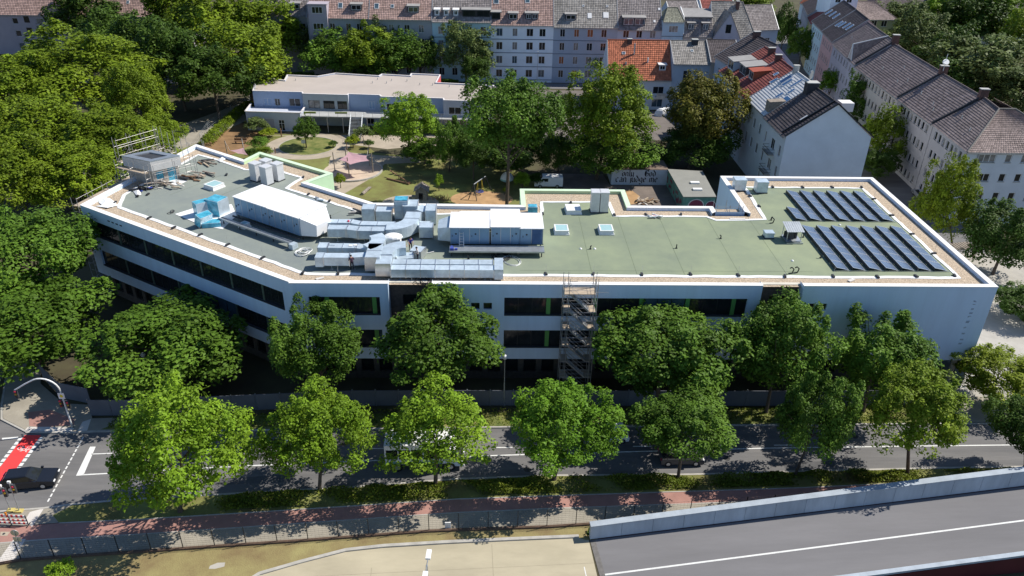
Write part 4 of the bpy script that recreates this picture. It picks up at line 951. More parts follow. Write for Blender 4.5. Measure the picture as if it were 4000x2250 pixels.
MB().poly([(x,y,6.3) for x, y in ki]).build('flat_roof', kg_roof, kg)
# lower wing in front with terrace parapet, balcony on posts
low = [(-49.6,158.9),(-49.3,153.5),(-38.3,152.9),(-38.2,157.2),(-38.9,158.45)]
m = MB(); A = Vector(low[1]); d = Vector(low[2])-A
wallgrid(m, (A.x,A.y,0), d, d.length, 0, 3.9, [(3.2,5.6,.05,2.5),(6.4,7.6,.05,2.3)], .15)
for a, b in ((low[0],low[1]),(low[2],low[3])): m.poly([(*a,0),(*b,0),(*b,3.9),(*a,3.9)])
m.poly([(x,y,3.2) for x, y in low]); m.build('lower_wing', kg_low, kg)
MB().bar((-49.6,158.9,3.93),(-49.3,153.5,3.93),.3,.1).bar((-49.4,153.5,3.93),(-38.2,152.9,3.93),.3,.1).bar((-38.25,152.9,3.935),(-38.2,157.2,3.935),.3,.1).build('parapet_cap', kg_cap, kg)
window(kg, (A.x,A.y,0), d, 3.2,5.6,.05,2.5, frame_white, mat('garage_door', (.40,.40,.46), .7, .05, 1), 0,0,.1,name='door'); window(kg, (A.x,A.y,0), d, 6.4,7.6,.05,2.3, frame_white, glass, 1,1,.1,name='door')
m = MB(); BAL = [(-38.1,153.0),(-29,152.7),(-10,151.9),(0,151.5)]; BAK = [(-38.1,157.1),(-29,156.5),(-10,155),(0,153)]
for i in range(3): m.hexa([(*BAL[i],3.05),(*BAL[i+1],3.05),(*BAK[i+1],3.05),(*BAK[i],3.05),(*BAL[i],3.25),(*BAL[i+1],3.25),(*BAK[i+1],3.25),(*BAK[i],3.25)])
m.build('balcony_slab', concrete, kg)
r = MB()
for i in range(3):
    a, b = Vector(BAL[i]), Vector(BAL[i+1])
    for h in (3.45,3.75,4.05,4.3): r.tube((*a,h),(*b,h),.02 if h < 4.2 else .035,4)
    k = int((b-a).length/1.6)
    for j in range(k): q = a+(b-a)*(j/k); r.tube((*q,3.25),(*q,4.3),.025,4)
r.build('railing', galv_dull, kg)
for x in (-36,-33,-29.9,-25,-20,-15,-10,-5): y = 153-.04*(x+38); MB().tube((x,y,0),(x,y,3.05),.09,8).build('column', concrete_light, kg)
yf = mat('flower_box', (.20,.24,.05), .9, .3, 4)
for x in (-37.5,-31.3): MB().box(x,x+2.4,152.55,152.8,3.9,4.2).build('flower_box', yf, kg)
MB().box(-38.1,-27.8,157.3,157.6,.1,3.0).build('recess_back_wall', glass, kg)
st = MB(); sr = MB()
for k in range(15): y = 152.4-.26*k; z = 3.1-.2*k; st.box(-28.1,-25.9,y-.26,y,z-.05,z)
st.box(-28.2,-25.8,147.4,148.5,.2,.26)
for x in (-28.15,-25.85):
    sr.bar((x,152.6,3.05),(x,148.4,.1),.07,.22)
    for h in (.45,.75,1.05): sr.tube((x,152.6,3.15+h),(x,148.5,.15+h),.025,4)
    for k in range(5): y = 152.5-1.0*k; sr.tube((x,y,3.1-.76*k),(x,y,4.2-.76*k),.025,4)
    for h in (.45,1.05): sr.tube((x,148.5,.2+h),(x,147.4,.2+h),.025,4)
st.build('stair_tread', galv_dull, kg); sr.build('stair_rail', galv_dull, kg)
vp = MB()
for px, py in ((1155,315),(1475,312),(1455,325),(1510,326),(1530,316),(1590,318),(1640,332),(1690,334),(1755,340)):
    p = at(px,py,6.3); vp.tube((p.x,p.y,6.3),(p.x,p.y,6.75),.08,6)
vp.build('roof_vent', galv_dull, kg)
MB().poly([(-11.88,167.4,2.5),(-11.4,173.8,2.5),(-11.4,173.8,6.4),(-11.88,167.4,6.4)]).build('red_wall_panel', mat('red_panel', (.60,.10,.10), .7, .05, 1), kg)

# ================================================================== PLAYGROUND
sail_m = mat('pink_sailcloth', (.72,.46,.52), .7, .05, 1, trans=.45)
def sail(name, lb, corners, posts, zc):
    t = thing(name, lb, 'sun sail', (corners[0][0],corners[0][1],0), 0, 'pink sun sails over the playground')
    n = len(corners); N = 6; V = []
    def edge(a, b, u): p = a+(b-a)*u; c = sum(cs, Vector((0,0,0)))/n; return p+(c-p)*(.22*4*u*(1-u)*.6)
    cs = [Vector((*corners[i], zc[i])) for i in range(n)]; c = sum(cs, Vector((0,0,0)))/n
    m = MB()
    for i in range(n):
        E = [edge(cs[i], cs[(i+1) % n], k/N) for k in range(N+1)]
        for k in range(N):
            a, b = E[k], E[k+1]; a2, b2 = c+(a-c)*.5+Vector((0,0,-.1)), c+(b-c)*.5+Vector((0,0,-.1)); m.poly([a,b,b2,a2]); m.poly([a2,b2,c+Vector((0,0,-.12))])
    m.build('cloth', sail_m, t, True)
    for (x, y, h) in posts: MB().tube((x,y,0),(x-.1,y,h),.09,8).build('post', wood_grey, t)
    r = MB()
    for i, (x, y, h) in enumerate(posts):
        q = min(cs, key=lambda v: (v.xy-Vector((x,y))).length); r.tube((x-.1,y,h-.15), q, .015, 4)
    r.build('rope', white_plastic, t)
P = lambda px, py, z=0: tuple(at(px,py,z)[:2])
sail('sun_sail','pink sun sail on tall posts over the round sand pit',[P(1362,593,3.0),P(1434,608,3.2),(P(1443,628,2.9)),P(1368,643,3.1),P(1323,624,2.8)],[(*P(1309,670),3.6),(*P(1357,655),3.6),(*P(1365,691),3.6),(*P(1445,648),3.5),(*P(1458,674),3.6)],[3.0,3.2,2.9,3.1,2.8])
sail('sun_sail','small pink sun sail half hidden behind the bushes left of the round bed',[P(898,588,2.6),P(952,577,2.8),P(968,606,2.4),P(930,600,2.5)],[(*P(890,610),3.0),(*P(955,600),3.0)],[2.6,2.8,2.4,2.5])
ss = thing('seesaw','brown wooden seesaw resting on the dry lawn','seesaw',(*P(1562,712),0))
a = Vector((*P(1525,690),1.15)); b = Vector((*P(1597,718),.25)); MB().bar(a,b,.16,.14).build('beam', wood, ss)
mid = (a+b)/2; MB().bar((mid.x-.25,mid.y,0),(mid.x-.1,mid.y,.75),.1).bar((mid.x+.25,mid.y,0),(mid.x+.1,mid.y,.75),.1).build('stand', wood, ss)
MB().obox((b.x,b.y,0),.6,.5,.35,.4).build('seat', wood, ss)
for p_ in (a+(b-a)*.1, b+(a-b)*.1): MB().tube(p_, p_+Vector((0,0,.3)),.03,5).build('handle', dark_steel, ss)
lg = MB().tube((*P(1512,700),.15),(*P(1598,722),.2),.16,8).build('log', wood); tag(lg,'brown log lying beside the seesaw','log')
lg = MB().tube((*P(1415,762),.2),(*P(1443,740),.25),.28,8).tube((*P(1430,752),.25),(*P(1450,742),.5),.15,6).build('log', wood_grey); tag(lg,'weathered grey log near the school parapet','log')
hut = thing('playhouse','small grey wooden playhouse with pitched roof in the sand','playhouse',(*P(1647,775),0)); hx, hy = P(1647,775)
m = MB(); wallgrid(m,(hx-.9,hy-.9,0),(1,0),1.9,0,1.7,[(.5,1.2,.1,1.3)],.1); m.box(hx-.9,hx-.8,hy-.8,hy+1,0,1.7).box(hx+.9,hx+1,hy-.8,hy+1,0,1.7).box(hx-.9,hx+1,hy+.95,hy+1.05,0,1.7).poly([(hx-.9,hy-.9,1.7),(hx+1,hy-.9,1.7),(hx+.05,hy-.9,2.4)]).poly([(hx-.9,hy+1,1.7),(hx+1,hy+1,1.7),(hx+.05,hy+1,2.4)]); m.build('wall', wood_grey, hut)
for sx in (-1,1):
    for k in range(6):
        u0, u1 = k/6, (k+.92)/6; A_ = lambda u, y: (hx+.05+sx*(1.25-1.25*u), y, 1.55+.9*u)
        MB().hexa([A_(u0,hy-1.15),A_(u1,hy-1.15),A_(u1,hy+1.25),A_(u0,hy+1.25)]+[tuple(Vector(q)+Vector((0,0,.06))) for q in (A_(u0,hy-1.15),A_(u1,hy-1.15),A_(u1,hy+1.25),A_(u0,hy+1.25))]).build('roof_plank', wood_grey, hut)
MB().box(hx-1.6,hx-.95,hy-.6,hy+.3,0,.5).build('counter', paving_beige, hut)
sw = thing('nest_swing','metal frame nest swing with round blue seat on orange sand','swing',(*P(1880,770),0)); c = Vector((*P(1875,768),0))
tb = c+Vector((.9,2.6,2.6)); ta = c+Vector((-1.0,-.8,2.5))
MB().tube(ta,tb,.08,8).build('top_beam', galv_dull, sw)
for q, o1, o2 in ((ta,(-.9,-.6),(.5,-1.1)),(tb,(-.7,.9),(1.0,.3))):
    for o_ in (o1,o2): MB().tube(q,(q.x+o_[0],q.y+o_[1],0),.07,6).build('leg', dark_steel, sw)
mc = (ta+tb)/2; nest = MB()
ring = [(mc.x+.6*math.cos(t),mc.y+.6*math.sin(t),.55) for t in [2*math.pi*i/14 for i in range(15)]]; nest.path(ring,.06,5)
for k in range(7): t = math.pi*k/7; nest.tube((mc.x+.58*math.cos(t),mc.y+.58*math.sin(t),.53),(mc.x-.58*math.cos(t),mc.y-.58*math.sin(t),.53),.02,4)
nest.build('nest_seat', MATS['blue_plastic'], sw)
rp = MB()
for dx, dy in ((.5,.3),(-.5,-.3)):
    for s_ in (-.3,.3): rp.tube((mc.x+dx+s_*.5,mc.y+dy-s_*.5,.57),(mc.x+dx*.6,mc.y+dy*1.4,2.5),.025,4)
rp.build('rope', mat('yellow_rope', (.60,.45,.05), .8, .1, 2), sw)
tk = thing('play_dome','round white and green play dome on a low stand under the big tree','play dome',(*P(1980,712),0)); q = P(1980,712)
MB().dome((q[0],q[1],.6),1.15,1.1,1.25,14,5).build('shell', white_plastic, tk, True); MB().dome((q[0]-.05,q[1]-.06,.55),1.18,1.14,.5,14,3).build('lower_band', mat('mint_plastic', (.30,.55,.45), .5, .05, 1), tk, True)
MB().tube((q[0],q[1],.15),(q[0],q[1],.6),.6,10).build('stand', galv_dull, tk)
def pole(px, py, h, r, m, lb, name='post', cat='post', grp=None, top=None):
    p = P(px,py); o = MB().tube((*p,0),(*p,h),r,6).build(name,m); tag(o,lb,cat,grp); return o
pole(1100,535,1.7,.12,wood,'short wooden stump post by the garage door of the kindergarten')
pole(1076,600,1.2,.09,wood,'thin wooden post at the left edge of the ring path')
pole(1356,592,2.2,.07,wood,'slim wooden post beside the stair bushes')
sgn = thing('notice_board','little white board on a stake before the round bed tree','sign',(*P(1188,575),0)); q = P(1188,575)
MB().tube((*q,0),(*q,.9),.04,5).build('stake', wood, sgn); MB().box(q[0]-.4,q[0]+.4,q[1]-.1,q[1]-.05,.8,1.5).build('board', white_plastic, sgn)
wb = thing('wooden_bench','orange-brown wooden bench set on the bare slope beside the hedge','bench',(*P(940,560),0)); q = P(940,560)
MB().box(q[0]-1.2,q[0]+1.2,q[1]-.25,q[1]+.25,.42,.5).build('seat', wood, wb); MB().box(q[0]-1.2,q[0]+1.2,q[1]+.25,q[1]+.33,.55,.95).build('backrest', wood, wb)
for s_ in (-.9,.9): MB().box(q[0]+s_-.06,q[0]+s_+.06,q[1]-.2,q[1]+.2,0,.42).build('leg', dark_steel, wb)
# fence with rail beside the hedge
hf = thing('metal_fence','thin metal rail fence along the park side of the ivy hedge','fence',(*P(790,545),0))
L = [Vector(P(x,y)) for x, y in ((785,560),(815,515),(860,478),(905,445),(960,412),(985,400))]
for i, q in enumerate(L): MB().tube((*q,0),(*q,1.9),.04,5).build('post', galv_dull, hf)
m = MB()
for a, b in zip(L, L[1:]):
    for h in (.4,.8,1.2,1.6,1.9): m.tube((*a,h),(*b,h),.018,4)
m.build('rail', galv_dull, hf)

# ================================================================== MURAL WALL, GARAGE, YARD
mural = thing('mural_shed','pale blue shed wall painted with black gothic letters only God can judge me','mural wall',(25.6,126,0))
MB().box(20.8,30.5,126,131.5,0,2.75).build('wall', mat('mural_blue', (.46,.53,.60), .8, .10, .8), mural)
MB().box(20.7,30.6,126.05,131.6,2.76,2.86).build('roof', mat('brown_felt', (.20,.15,.12), .95, .2, .5), mural)
INK = mat('black_ink', (.012,.012,.022), .7, .1, 2)
GL = {  # gothic strokes on a 0-1 grid, descenders below zero
 'o':[(.1,.2,.1,.8),(.1,.8,.35,1),(.35,1,.6,.8),(.6,.8,.6,.2),(.6,.2,.35,0),(.35,0,.1,.2)],
 'n':[(.1,0,.1,.9),(.1,.85,.4,1),(.4,1,.6,.85),(.6,.85,.6,.05),(.6,.05,.72,.0)],
 'l':[(.2,1.55,.2,.1),(.2,.1,.38,0)],
 'y':[(.1,1,.1,.3),(.1,.3,.35,.05),(.35,.05,.6,.3),(.6,1,.6,-.2),(.6,-.2,.25,-.55)],
 'G':[(.75,1.45,.3,1.5),(.3,1.5,.08,1.2),(.08,1.2,.08,.35),(.08,.35,.35,0),(.35,0,.8,.15),(.8,.15,.85,.7),(.85,.7,.45,.75),(.3,1.3,.3,.3),(.75,1.45,.9,1.2),(.3,1.0,.7,1.05)],
 'd':[(.1,.2,.1,.75),(.1,.75,.4,.95),(.1,.2,.35,0),(.35,0,.6,.2),(.6,.2,.6,.85),(.6,.85,.15,1.5)],
 'c':[(.1,.2,.1,.8),(.1,.8,.35,1),(.35,1,.58,.85),(.1,.2,.35,0),(.35,0,.58,.15)],
 'a':[(.12,.85,.35,1),(.35,1,.58,.85),(.58,.85,.58,.08),(.58,.08,.7,0),(.58,.55,.15,.45),(.15,.45,.12,.15),(.12,.15,.3,0),(.3,0,.58,.2)],
 'j':[(.3,1,.3,-.2),(.3,-.2,.02,-.5),(.25,1.35,.38,1.25)],
 'u':[(.1,1,.1,.2),(.1,.2,.3,0),(.3,0,.58,.2),(.58,1,.58,.1),(.58,.1,.72,0)],
 'g':[(.1,.3,.1,.8),(.1,.8,.35,1),(.35,1,.6,.85),(.1,.3,.35,.12),(.35,.12,.6,.3),(.6,.95,.6,-.25),(.6,-.25,.35,-.5),(.35,-.5,.05,-.35)],
 'e':[(.1,.2,.1,.8),(.1,.8,.35,1),(.35,1,.58,.8),(.58,.8,.5,.55),(.5,.55,.1,.45),(.1,.2,.35,0),(.35,0,.6,.18)],
 'm':[(.1,0,.1,.9),(.1,.85,.35,1),(.35,1,.48,.85),(.48,.85,.48,0),(.48,.85,.75,1),(.75,1,.9,.85),(.9,.85,.9,.05),(.9,.05,1.02,0)]}
def gothic(mb, text, x0, z0, size, y):
    x = x0; off = Vector((.10,0,.085))*size
    for ch in text:
        if ch == ' ': x += .55*size; continue
        for (a, b, c, d) in GL[ch]:
            p = Vector((x+a*size,y,z0+b*size)); q = Vector((x+c*size,y,z0+d*size))
            if abs(c-a) < .02: o1, o2 = Vector((-.11,0,-.03))*size, Vector((.11,0,.03))*size
            else: o1, o2 = -off, off
            mb.poly([p+o1, q+o1, q+o2, p+o2])
        x += (1.15 if ch == 'm' else (1.05 if ch == 'G' else (.5 if ch in 'lj' else .82)))*size
    return x
m = MB(); gothic(m, 'only', 22.6, 1.62, .72, 125.985); gothic(m, 'God', 26.55, 1.62, .74, 125.985); gothic(m, 'can judge me', 21.55, .55, .80, 125.985)
m.build('lettering', INK, mural)
gz = 2.9; gq = [P(2670,767,gz),P(2797,767,gz),P(2744,668,gz),P(2609,660,gz)]
gar = thing('garage','flat grey-roofed garage with graffiti on its green front','garage',(gq[0][0],gq[0][1],0))
m = MB().prism(gq, 0, gz-.12, 0); m.build('wall', mat('graffiti_wall', (.13,.30,.26), .85, .25, .9), gar)
MB().prism([tuple(Vector(q)+(Vector(q)-Vector((34.5,125)))*.015) for q in gq], gz-.11, gz, 0).build('flat_roof', mat('felt_grey', (.26,.26,.235), .95, .08, .4), gar)
for px, py in ((2714,716),(2724,742)): p = at(px,py,gz); MB().box(p.x-.75,p.x+.75,p.y-.35,p.y+.35,gz+.001,gz+.25).build('roof_light', white_plastic, gar)
gm = MB(); gw = MB(); A_ = Vector(gq[0]); B_ = Vector(gq[1]); ux = (B_-A_).normalized(); out = Vector((ux.y,-ux.x))*.012
def gp(s, z, o=1): v = A_+ux*s+out*o; return (v.x,v.y,z)
for cx, r in ((2.2,1.35),(4.6,.9)):
    arcp = [(cx+r*math.cos(t), 1.25+min(1.2,r)*math.sin(t)) for t in [2*math.pi*i/16 for i in range(16)]]
    gm.poly([gp(s,z) for s, z in arcp])
    for i in range(16):
        (s0,z0),(s1,z1) = arcp[i], arcp[(i+1) % 16]; k = .88
        gw.poly([gp(s0,z0,2),gp(s1,z1,2),gp(cx+(s1-cx)*k,1.25+(z1-1.25)*k,2),gp(cx+(s0-cx)*k,1.25+(z0-1.25)*k,2)])
gm.build('graffiti', mat('graffiti_plum', (.22,.05,.09), .8, .2, 1.5), gar); gw.build('graffiti_outline', mat('graffiti_white', (.65,.68,.70), .8, .1, 2), gar)
gm2 = MB(); A2_ = Vector(gq[3]); B2_ = Vector(gq[0]); u2 = (B2_-A2_).normalized(); o2 = Vector((u2.y,-u2.x))*.012; rg = random.Random(5); L2 = (B2_-A2_).length
for k in range(16):
    s = rg.uniform(.5,L2-1.2); z = rg.uniform(.3,1.8); a_ = A2_+u2*s+o2*(1+k*.2); b_ = A2_+u2*(s+rg.uniform(.4,1.1))+o2*(1+k*.2); gm2.poly([(a_.x,a_.y,z),(b_.x,b_.y,z+rg.uniform(-.2,.2)),(b_.x,b_.y,z+.5),(a_.x,a_.y,z+.6)])
gm2.build('graffiti', MATS['graffiti_plum'], gar)
wp = thing('timber_pile','pile of loose timber offcuts lying in the yard before the mural','timber pile',(*P(2530,792),0)); q = P(2530,792); rg = random.Random(11)
for k in range(22): MB().obox((q[0]+rg.uniform(-1.5,1.5),q[1]+rg.uniform(-.9,.9),.05+.06*(k//2)*rg.random()),rg.uniform(.8,1.6),.2,.12,rg.uniform(-1.2,1.2)).build('timber', rg.choice([plank_wood,paving_white,wood]), wp)
brs = MB(); q = P(1725,782); rg = random.Random(2)
for k in range(60): a_ = rg.uniform(0,6.28); r = rg.uniform(.1,1.5); brs.tube((q[0]+r*math.cos(a_),q[1]+r*.7*math.sin(a_),0),(q[0]+1.2*r*math.cos(a_+.4),q[1]+.9*r*math.sin(a_+.2),rg.uniform(.3,1.0)),.025,3)
o = brs.build('brushwood', mat('rust_twigs', (.36,.20,.11), .9, .2, 3)); tag(o,'heap of rust-coloured brushwood left of the nest swing','brushwood')

# ================================================================== VEHICLES
def car(lb, x, y, rz, body_m, kind='hatch', group=None, name='car'):
    t = thing(name, lb, {'van':'van','truck':'truck'}.get(kind,'car'), (x,y,.012), rz, group, local=True)
    if kind == 'van': prof = [(-2.4,.35),(-2.45,1.0),(-2.42,1.95),(1.0,1.98),(1.75,1.2),(2.35,1.0),(2.45,.75),(2.42,.35)]; Wd = .95; cab = None
    elif kind == 'estate': prof = [(-2.3,.3),(-2.35,.75),(-2.2,.95),(1.0,.95),(2.15,.78),(2.32,.6),(2.3,.28)]; Wd = .9; cab = [(-2.15,.95),(-1.75,1.42),(.1,1.45),(.95,.95)]
    else: prof = [(-2.0,.3),(-2.05,.7),(-1.95,.95),(.9,.93),(1.95,.75),(2.1,.58),(2.08,.28)]; Wd = .88; cab = [(-1.9,.95),(-1.55,1.45),(.0,1.47),(.85,.93)]
    m = MB(); n = len(prof)
    L_ = [(px_, -Wd*(1 if pz < 1.1 else .93), pz) for px_, pz in prof]; R_ = [(a,-b,c) for a, b, c in L_]
    m.poly(L_); m.poly(R_[::-1])
    for i in range(n): j = (i+1) % n; m.poly([L_[i],L_[j],R_[j],R_[i]])
    body = m.build('body', body_m, t)
    bv = body.modifiers.new('soft','BEVEL'); bv.width = .06; bv.segments = 2
    if cab:
        c = MB(); Lc = [(px_,-Wd*(.92 if k in (0,3) else .74),pz-.01) for k, (px_, pz) in enumerate(cab)]; Rc = [(a,-b,cz) for a, b, cz in Lc]
        c.poly(Lc); c.poly(Rc)
        for i in range(4): j = (i+1) % 4; c.poly([Lc[i],Lc[j],Rc[j],Rc[i]])
        c.build('windows', glass, t)
        r_ = MB(); a, b = Lc[1], Lc[2]; r_.hexa([(a[0]-.02,a[1]-.02,a[2]-.02),(b[0]+.05,b[1]-.02,b[2]-.02),(b[0]+.05,-b[1]+.02,b[2]-.02),(a[0]-.02,-a[1]+.02,a[2]-.02),(a[0]+.05,a[1]+.06,a[2]+.05),(b[0]-.05,b[1]+.06,b[2]+.05),(b[0]-.05,-b[1]-.06,b[2]+.05),(a[0]+.05,-a[1]-.06,a[2]+.05)]); r_.build('roof', body_m, t)
    else:
        MB().hexa([(1.08,-.80,1.93),(1.78,-.84,1.22),(1.78,.84,1.22),(1.08,.80,1.93),(1.12,-.80,1.96),(1.82,-.84,1.25),(1.82,.84,1.25),(1.12,.80,1.96)]).box(.1,1.1,-.945,-.90,1.2,1.75).box(.1,1.1,.90,.945,1.2,1.75).build('windows', glass, t)
    wx = 1.45 if kind == 'van' else 1.3
    for sx in (-wx-.05, wx):
        for sy in (-Wd+.09, Wd-.09):
            wo = MB().tube((sx,sy-.1,.32),(sx,sy+.1,.32),.32,14).build('wheel', rubber, t); MB().tube((sx,sy-.112,.32),(sx,sy+.112,.32),.19,10).build('rim', alu, wo)
    xe = prof[-2][0]; e = MB(); r_ = MB()
    for s_ in (-1,1): MB().box(xe-.22,xe-.005,s_*Wd*.72-.17,s_*Wd*.72+.17,.58 if kind != 'van' else .8,.70 if kind != 'van' else .98).build('headlight', white_plastic, t); MB().box(prof[1][0]-.01,prof[1][0]+.1,s_*Wd*.78-.12,s_*Wd*.78+.12,.7,.85).build('tail_light', MATS['red_plastic'], t); MB().box(.75,.95,s_*(Wd+.08)-.09,s_*(Wd+.08)+.09,.92 if kind != 'van' else 1.2,1.06 if kind != 'van' else 1.4).build('wing_mirror', body_m, t)
    return t
black_car = mat('black_car_paint', (.012,.014,.02), .2, .05, 1, spec=.7); silver = mat('silver_car_paint', (.45,.46,.47), .3, .03, 1, metal=.5); whitec = mat('white_car_paint', (.80,.80,.80), .3, .02, 1, spec=.5); bluec = mat('blue_grey_car_paint', (.16,.22,.28), .3, .03, 1, metal=.4); redc = mat('red_car_paint', (.35,.03,.03), .3, .03, 1)
car('black estate car driving past the red cycle crossing', -41.4, 53.1, RAD(9), black_car, 'estate')
car('dark grey car under the fifth street tree', 18.2, 56.1, RAD(1), mat('dark_grey_car_paint', (.10,.10,.105), .3, .03, 1, metal=.4))
car('white car in the shaded far lane of the street', 11.6, 59.3, RAD(181), whitec)
car('blue grey car glimpsed through the second street tree', -18.0, 58.9, RAD(182), bluec)
car('pale blue car parked behind the biggest garden tree', 6.5, 172.5, RAD(10), bluec)
car('white van parked by the sapling behind the school', 9.8, 125.0, RAD(180), whitec, 'van', name='van')
car('white car parked in the yard of the red-roofed house', 39.3, 167.3, RAD(5), whitec)
car('dark car parked in the shade beside the white gable house', 66.5, 118.5, RAD(78), black_car)
car('silver car parked along the right-hand street', 73.3, 121.5, RAD(82), silver)
car('dark car parked at the right edge behind the yellowing tree', 63.5, 90.0, RAD(70), bluec)
car('black car parked in the shade of the residential street', 76.2, 141, RAD(80), black_car)
car('red car parked further up the residential street', 78.4, 160, RAD(80), redc)
o = MB().dome((37.2,166.6,0),1.5,.9,1.7,9,4).build('white_tarpaulin', foil_white); tag(o,'crumpled white tarpaulin heap in the yard of the red-roofed house','tarpaulin')
tr = thing('bus','white bus passing behind the third street tree','bus',(-6.3,55.75,.012),RAD(1.5), local=True)
MB().box(-3.4,2.5,-1.15,1.15,.95,3.1).build('body', whitec, tr); MB().box(-3.42,2.52,-1.17,1.17,3.101,3.16).build('roof', whitec, tr)
MB().hexa([(2.55,-1.05,.5),(3.9,-1.05,.5),(3.9,1.05,.5),(2.55,1.05,.5),(2.55,-1.0,2.5),(3.2,-.98,2.45),(3.2,.98,2.45),(2.55,1.0,2.5)]).build('cab', whitec, tr)
MB().hexa([(3.26,-.95,2.3),(3.74,-1.0,1.35),(3.74,1.0,1.35),(3.26,.95,2.3),(3.32,-.95,2.32),(3.8,-1.0,1.37),(3.8,1.0,1.37),(3.32,.95,2.32)]).box(2.65,3.2,-1.06,-1.01,1.4,2.1).build('windscreen', glass, tr)

for k in range(5):
    for sy in (-1.165,1.151): MB().box(-3.25+1.14*k,-2.2+1.14*k,sy,sy+.014,1.55,2.65).build('side_window', glass, tr)
MB().box(-3.405,-3.395,-.95,.95,1.55,2.7).build('rear_window', glass, tr)
MB().box(-3.3,3.2,-.9,.9,.5,.94).build('chassis', dark_steel, tr); MB().box(-3.3,1.8,-1.152,-1.149,.96,1.25).build('side_stripe', mat('teal_stripe', (.10,.28,.27), .5, .05, 1), tr)
for sx in (-2.3,2.6):
    for sy in (-.95,.95): wo = MB().tube((sx,sy-.15,.45),(sx,sy+.15,.45),.45,14).build('wheel', rubber, tr); MB().tube((sx,sy-.16,.45),(sx,sy+.16,.45),.25,10).build('rim', alu, wo)

# ================================================================== STREET FURNITURE
# mesh fence
fe = thing('mesh_fence','long dark double-wire mesh fence curving along the footpath','fence',(0,47.5,.02))
FP = [Vector(p) for p in FEN]; segl = [(b-a).length for a, b in zip(FP, FP[1:])]; tot = sum(segl)
def along(s):
    for i, l in enumerate(segl):
        if s <= l or i == len(segl)-1: return FP[i]+(FP[i+1]-FP[i])*(s/l)
        s -= l
step = 2.52; npn = int(tot/step); hgt = 1.95
for k in range(npn+1):
    p = along(k*step); MB().box(p.x-.03,p.x+.03,p.y-.025,p.y+.025,0,hgt+.08).build('post', frame_dark, fe)
wire = mat('fence_wire', (.08,.08,.078), .6, .1, 2, metal=.2)
for k in range(npn):
    a, b = along(k*step), along((k+1)*step); m = MB(); d = b-a
    for j in range(9): z = .12+j*.225; m.bar((*a,z),(*b,z),.009,.010)
    for j in range(1,8): q = a+d*(j/8); m.bar((*q,.06),(*q,hgt),.005)
    m.build('mesh_panel', wire, fe)
kb = MB()
for k in range(npn):
    a, b = along(k*step), along((k+1)*step); kb.bar((a.x,a.y-.05,.06),(b.x,b.y-.05,.06),.22,.24)
kb.build('base_kerb', mat('dark_kerb', (.13,.085,.06), .9, .2, 2), fe)
# hoarding round the site
ho = thing('site_hoarding','grey board hoarding around the building site beside the pavement','hoarding',(0,64.5,0))
HP = [(-48.2,69.0),(-44.6,65.6),(-41.1,64.6)]; HQ = [(-40.3,62.7),(-36,62.75),(-14.2,64.35),(0,64.4),(14.4,64.4),(29.3,64.4),(46.5,64.6)]
hm_ = mat('hoarding_board', (.12,.13,.155), .7, .10, .7, rnd=.12)
for PL in (HP, HQ):
    for a, b in zip(PL, PL[1:]):
        a, b = Vector(a), Vector(b); n = max(1, int(round((b-a).length/2.5)))
        for k in range(n):
            p, q = a+(b-a)*(k/n), a+(b-a)*((k+.985)/n); MB().bar((*p,1.05),(*q,1.05),.06,1.95).build('board', hm_, ho); MB().bar((p.x,p.y+.08,0),(p.x,p.y+.08,2.1),.08).build('post', galv_dull, ho)
# curved traffic signal mast
tm = thing('traffic_light_mast','curved white traffic light mast with yellow sign at the corner pavement','traffic light',(*at(284,1671,.1)[:2],.1)); q = Vector((*at(284,1671,.1)[:2],.1))
pts = [q+Vector((0,0,z)) for z in (0,2,3.6,4.6)]
for k in range(1,9):
    a_ = RAD(180*k/8*.62); pts.append(q+Vector((-1.5*(1-math.cos(a_)),-.2*k/8,4.6+1.5*math.sin(a_))))
pts += [pts[-1]+Vector((-.9,-.1,-.45)), pts[-1]+Vector((-1.9,-.2,-1.05))]
MB().path(pts,.075,8).build('mast', white_plastic, tm)
def sighead(c, m_par, n=3):
    h = MB().box(c[0]-.14,c[0]+.14,c[1]-.1,c[1]+.1,c[2],c[2]+.9).build('signal_head', dark_steel, m_par)
    for k in range(n): MB().tube((c[0],c[1]-.16,c[2]+.15+.3*k),(c[0],c[1]-.1,c[2]+.15+.3*k),.1,10).build('lens', [glass,mat('amber_lens', (.4,.25,.02), .3, .05, 1),MATS['red_plastic']][k], h)
sighead((q.x-.32,q.y,2.75), tm); sighead((q.x+.34,q.y,2.55), tm); e_ = pts[-1]; sighead((e_.x,e_.y,e_.z-.9), tm)
MB().bar((q.x-.35,q.y,3.5),(q.x+.35,q.y,3.5),.05).build('bracket', galv_dull, tm)
s_ = MB().box(q.x-.3,q.x+.3,q.y-.11,q.y-.09,3.75,4.45).build('priority_sign', white_plastic, tm); MB().poly([(q.x-.2,q.y-.115,4.1),(q.x,q.y-.115,3.9),(q.x+.2,q.y-.115,4.1),(q.x,q.y-.115,4.3)]).build('yellow_diamond', mat('sign_yellow', (.80,.62,.02), .5, .03, 1), s_)
MB().tube(q,q+Vector((0,0,.5)),.11,8).build('foot', galv_dull, tm)
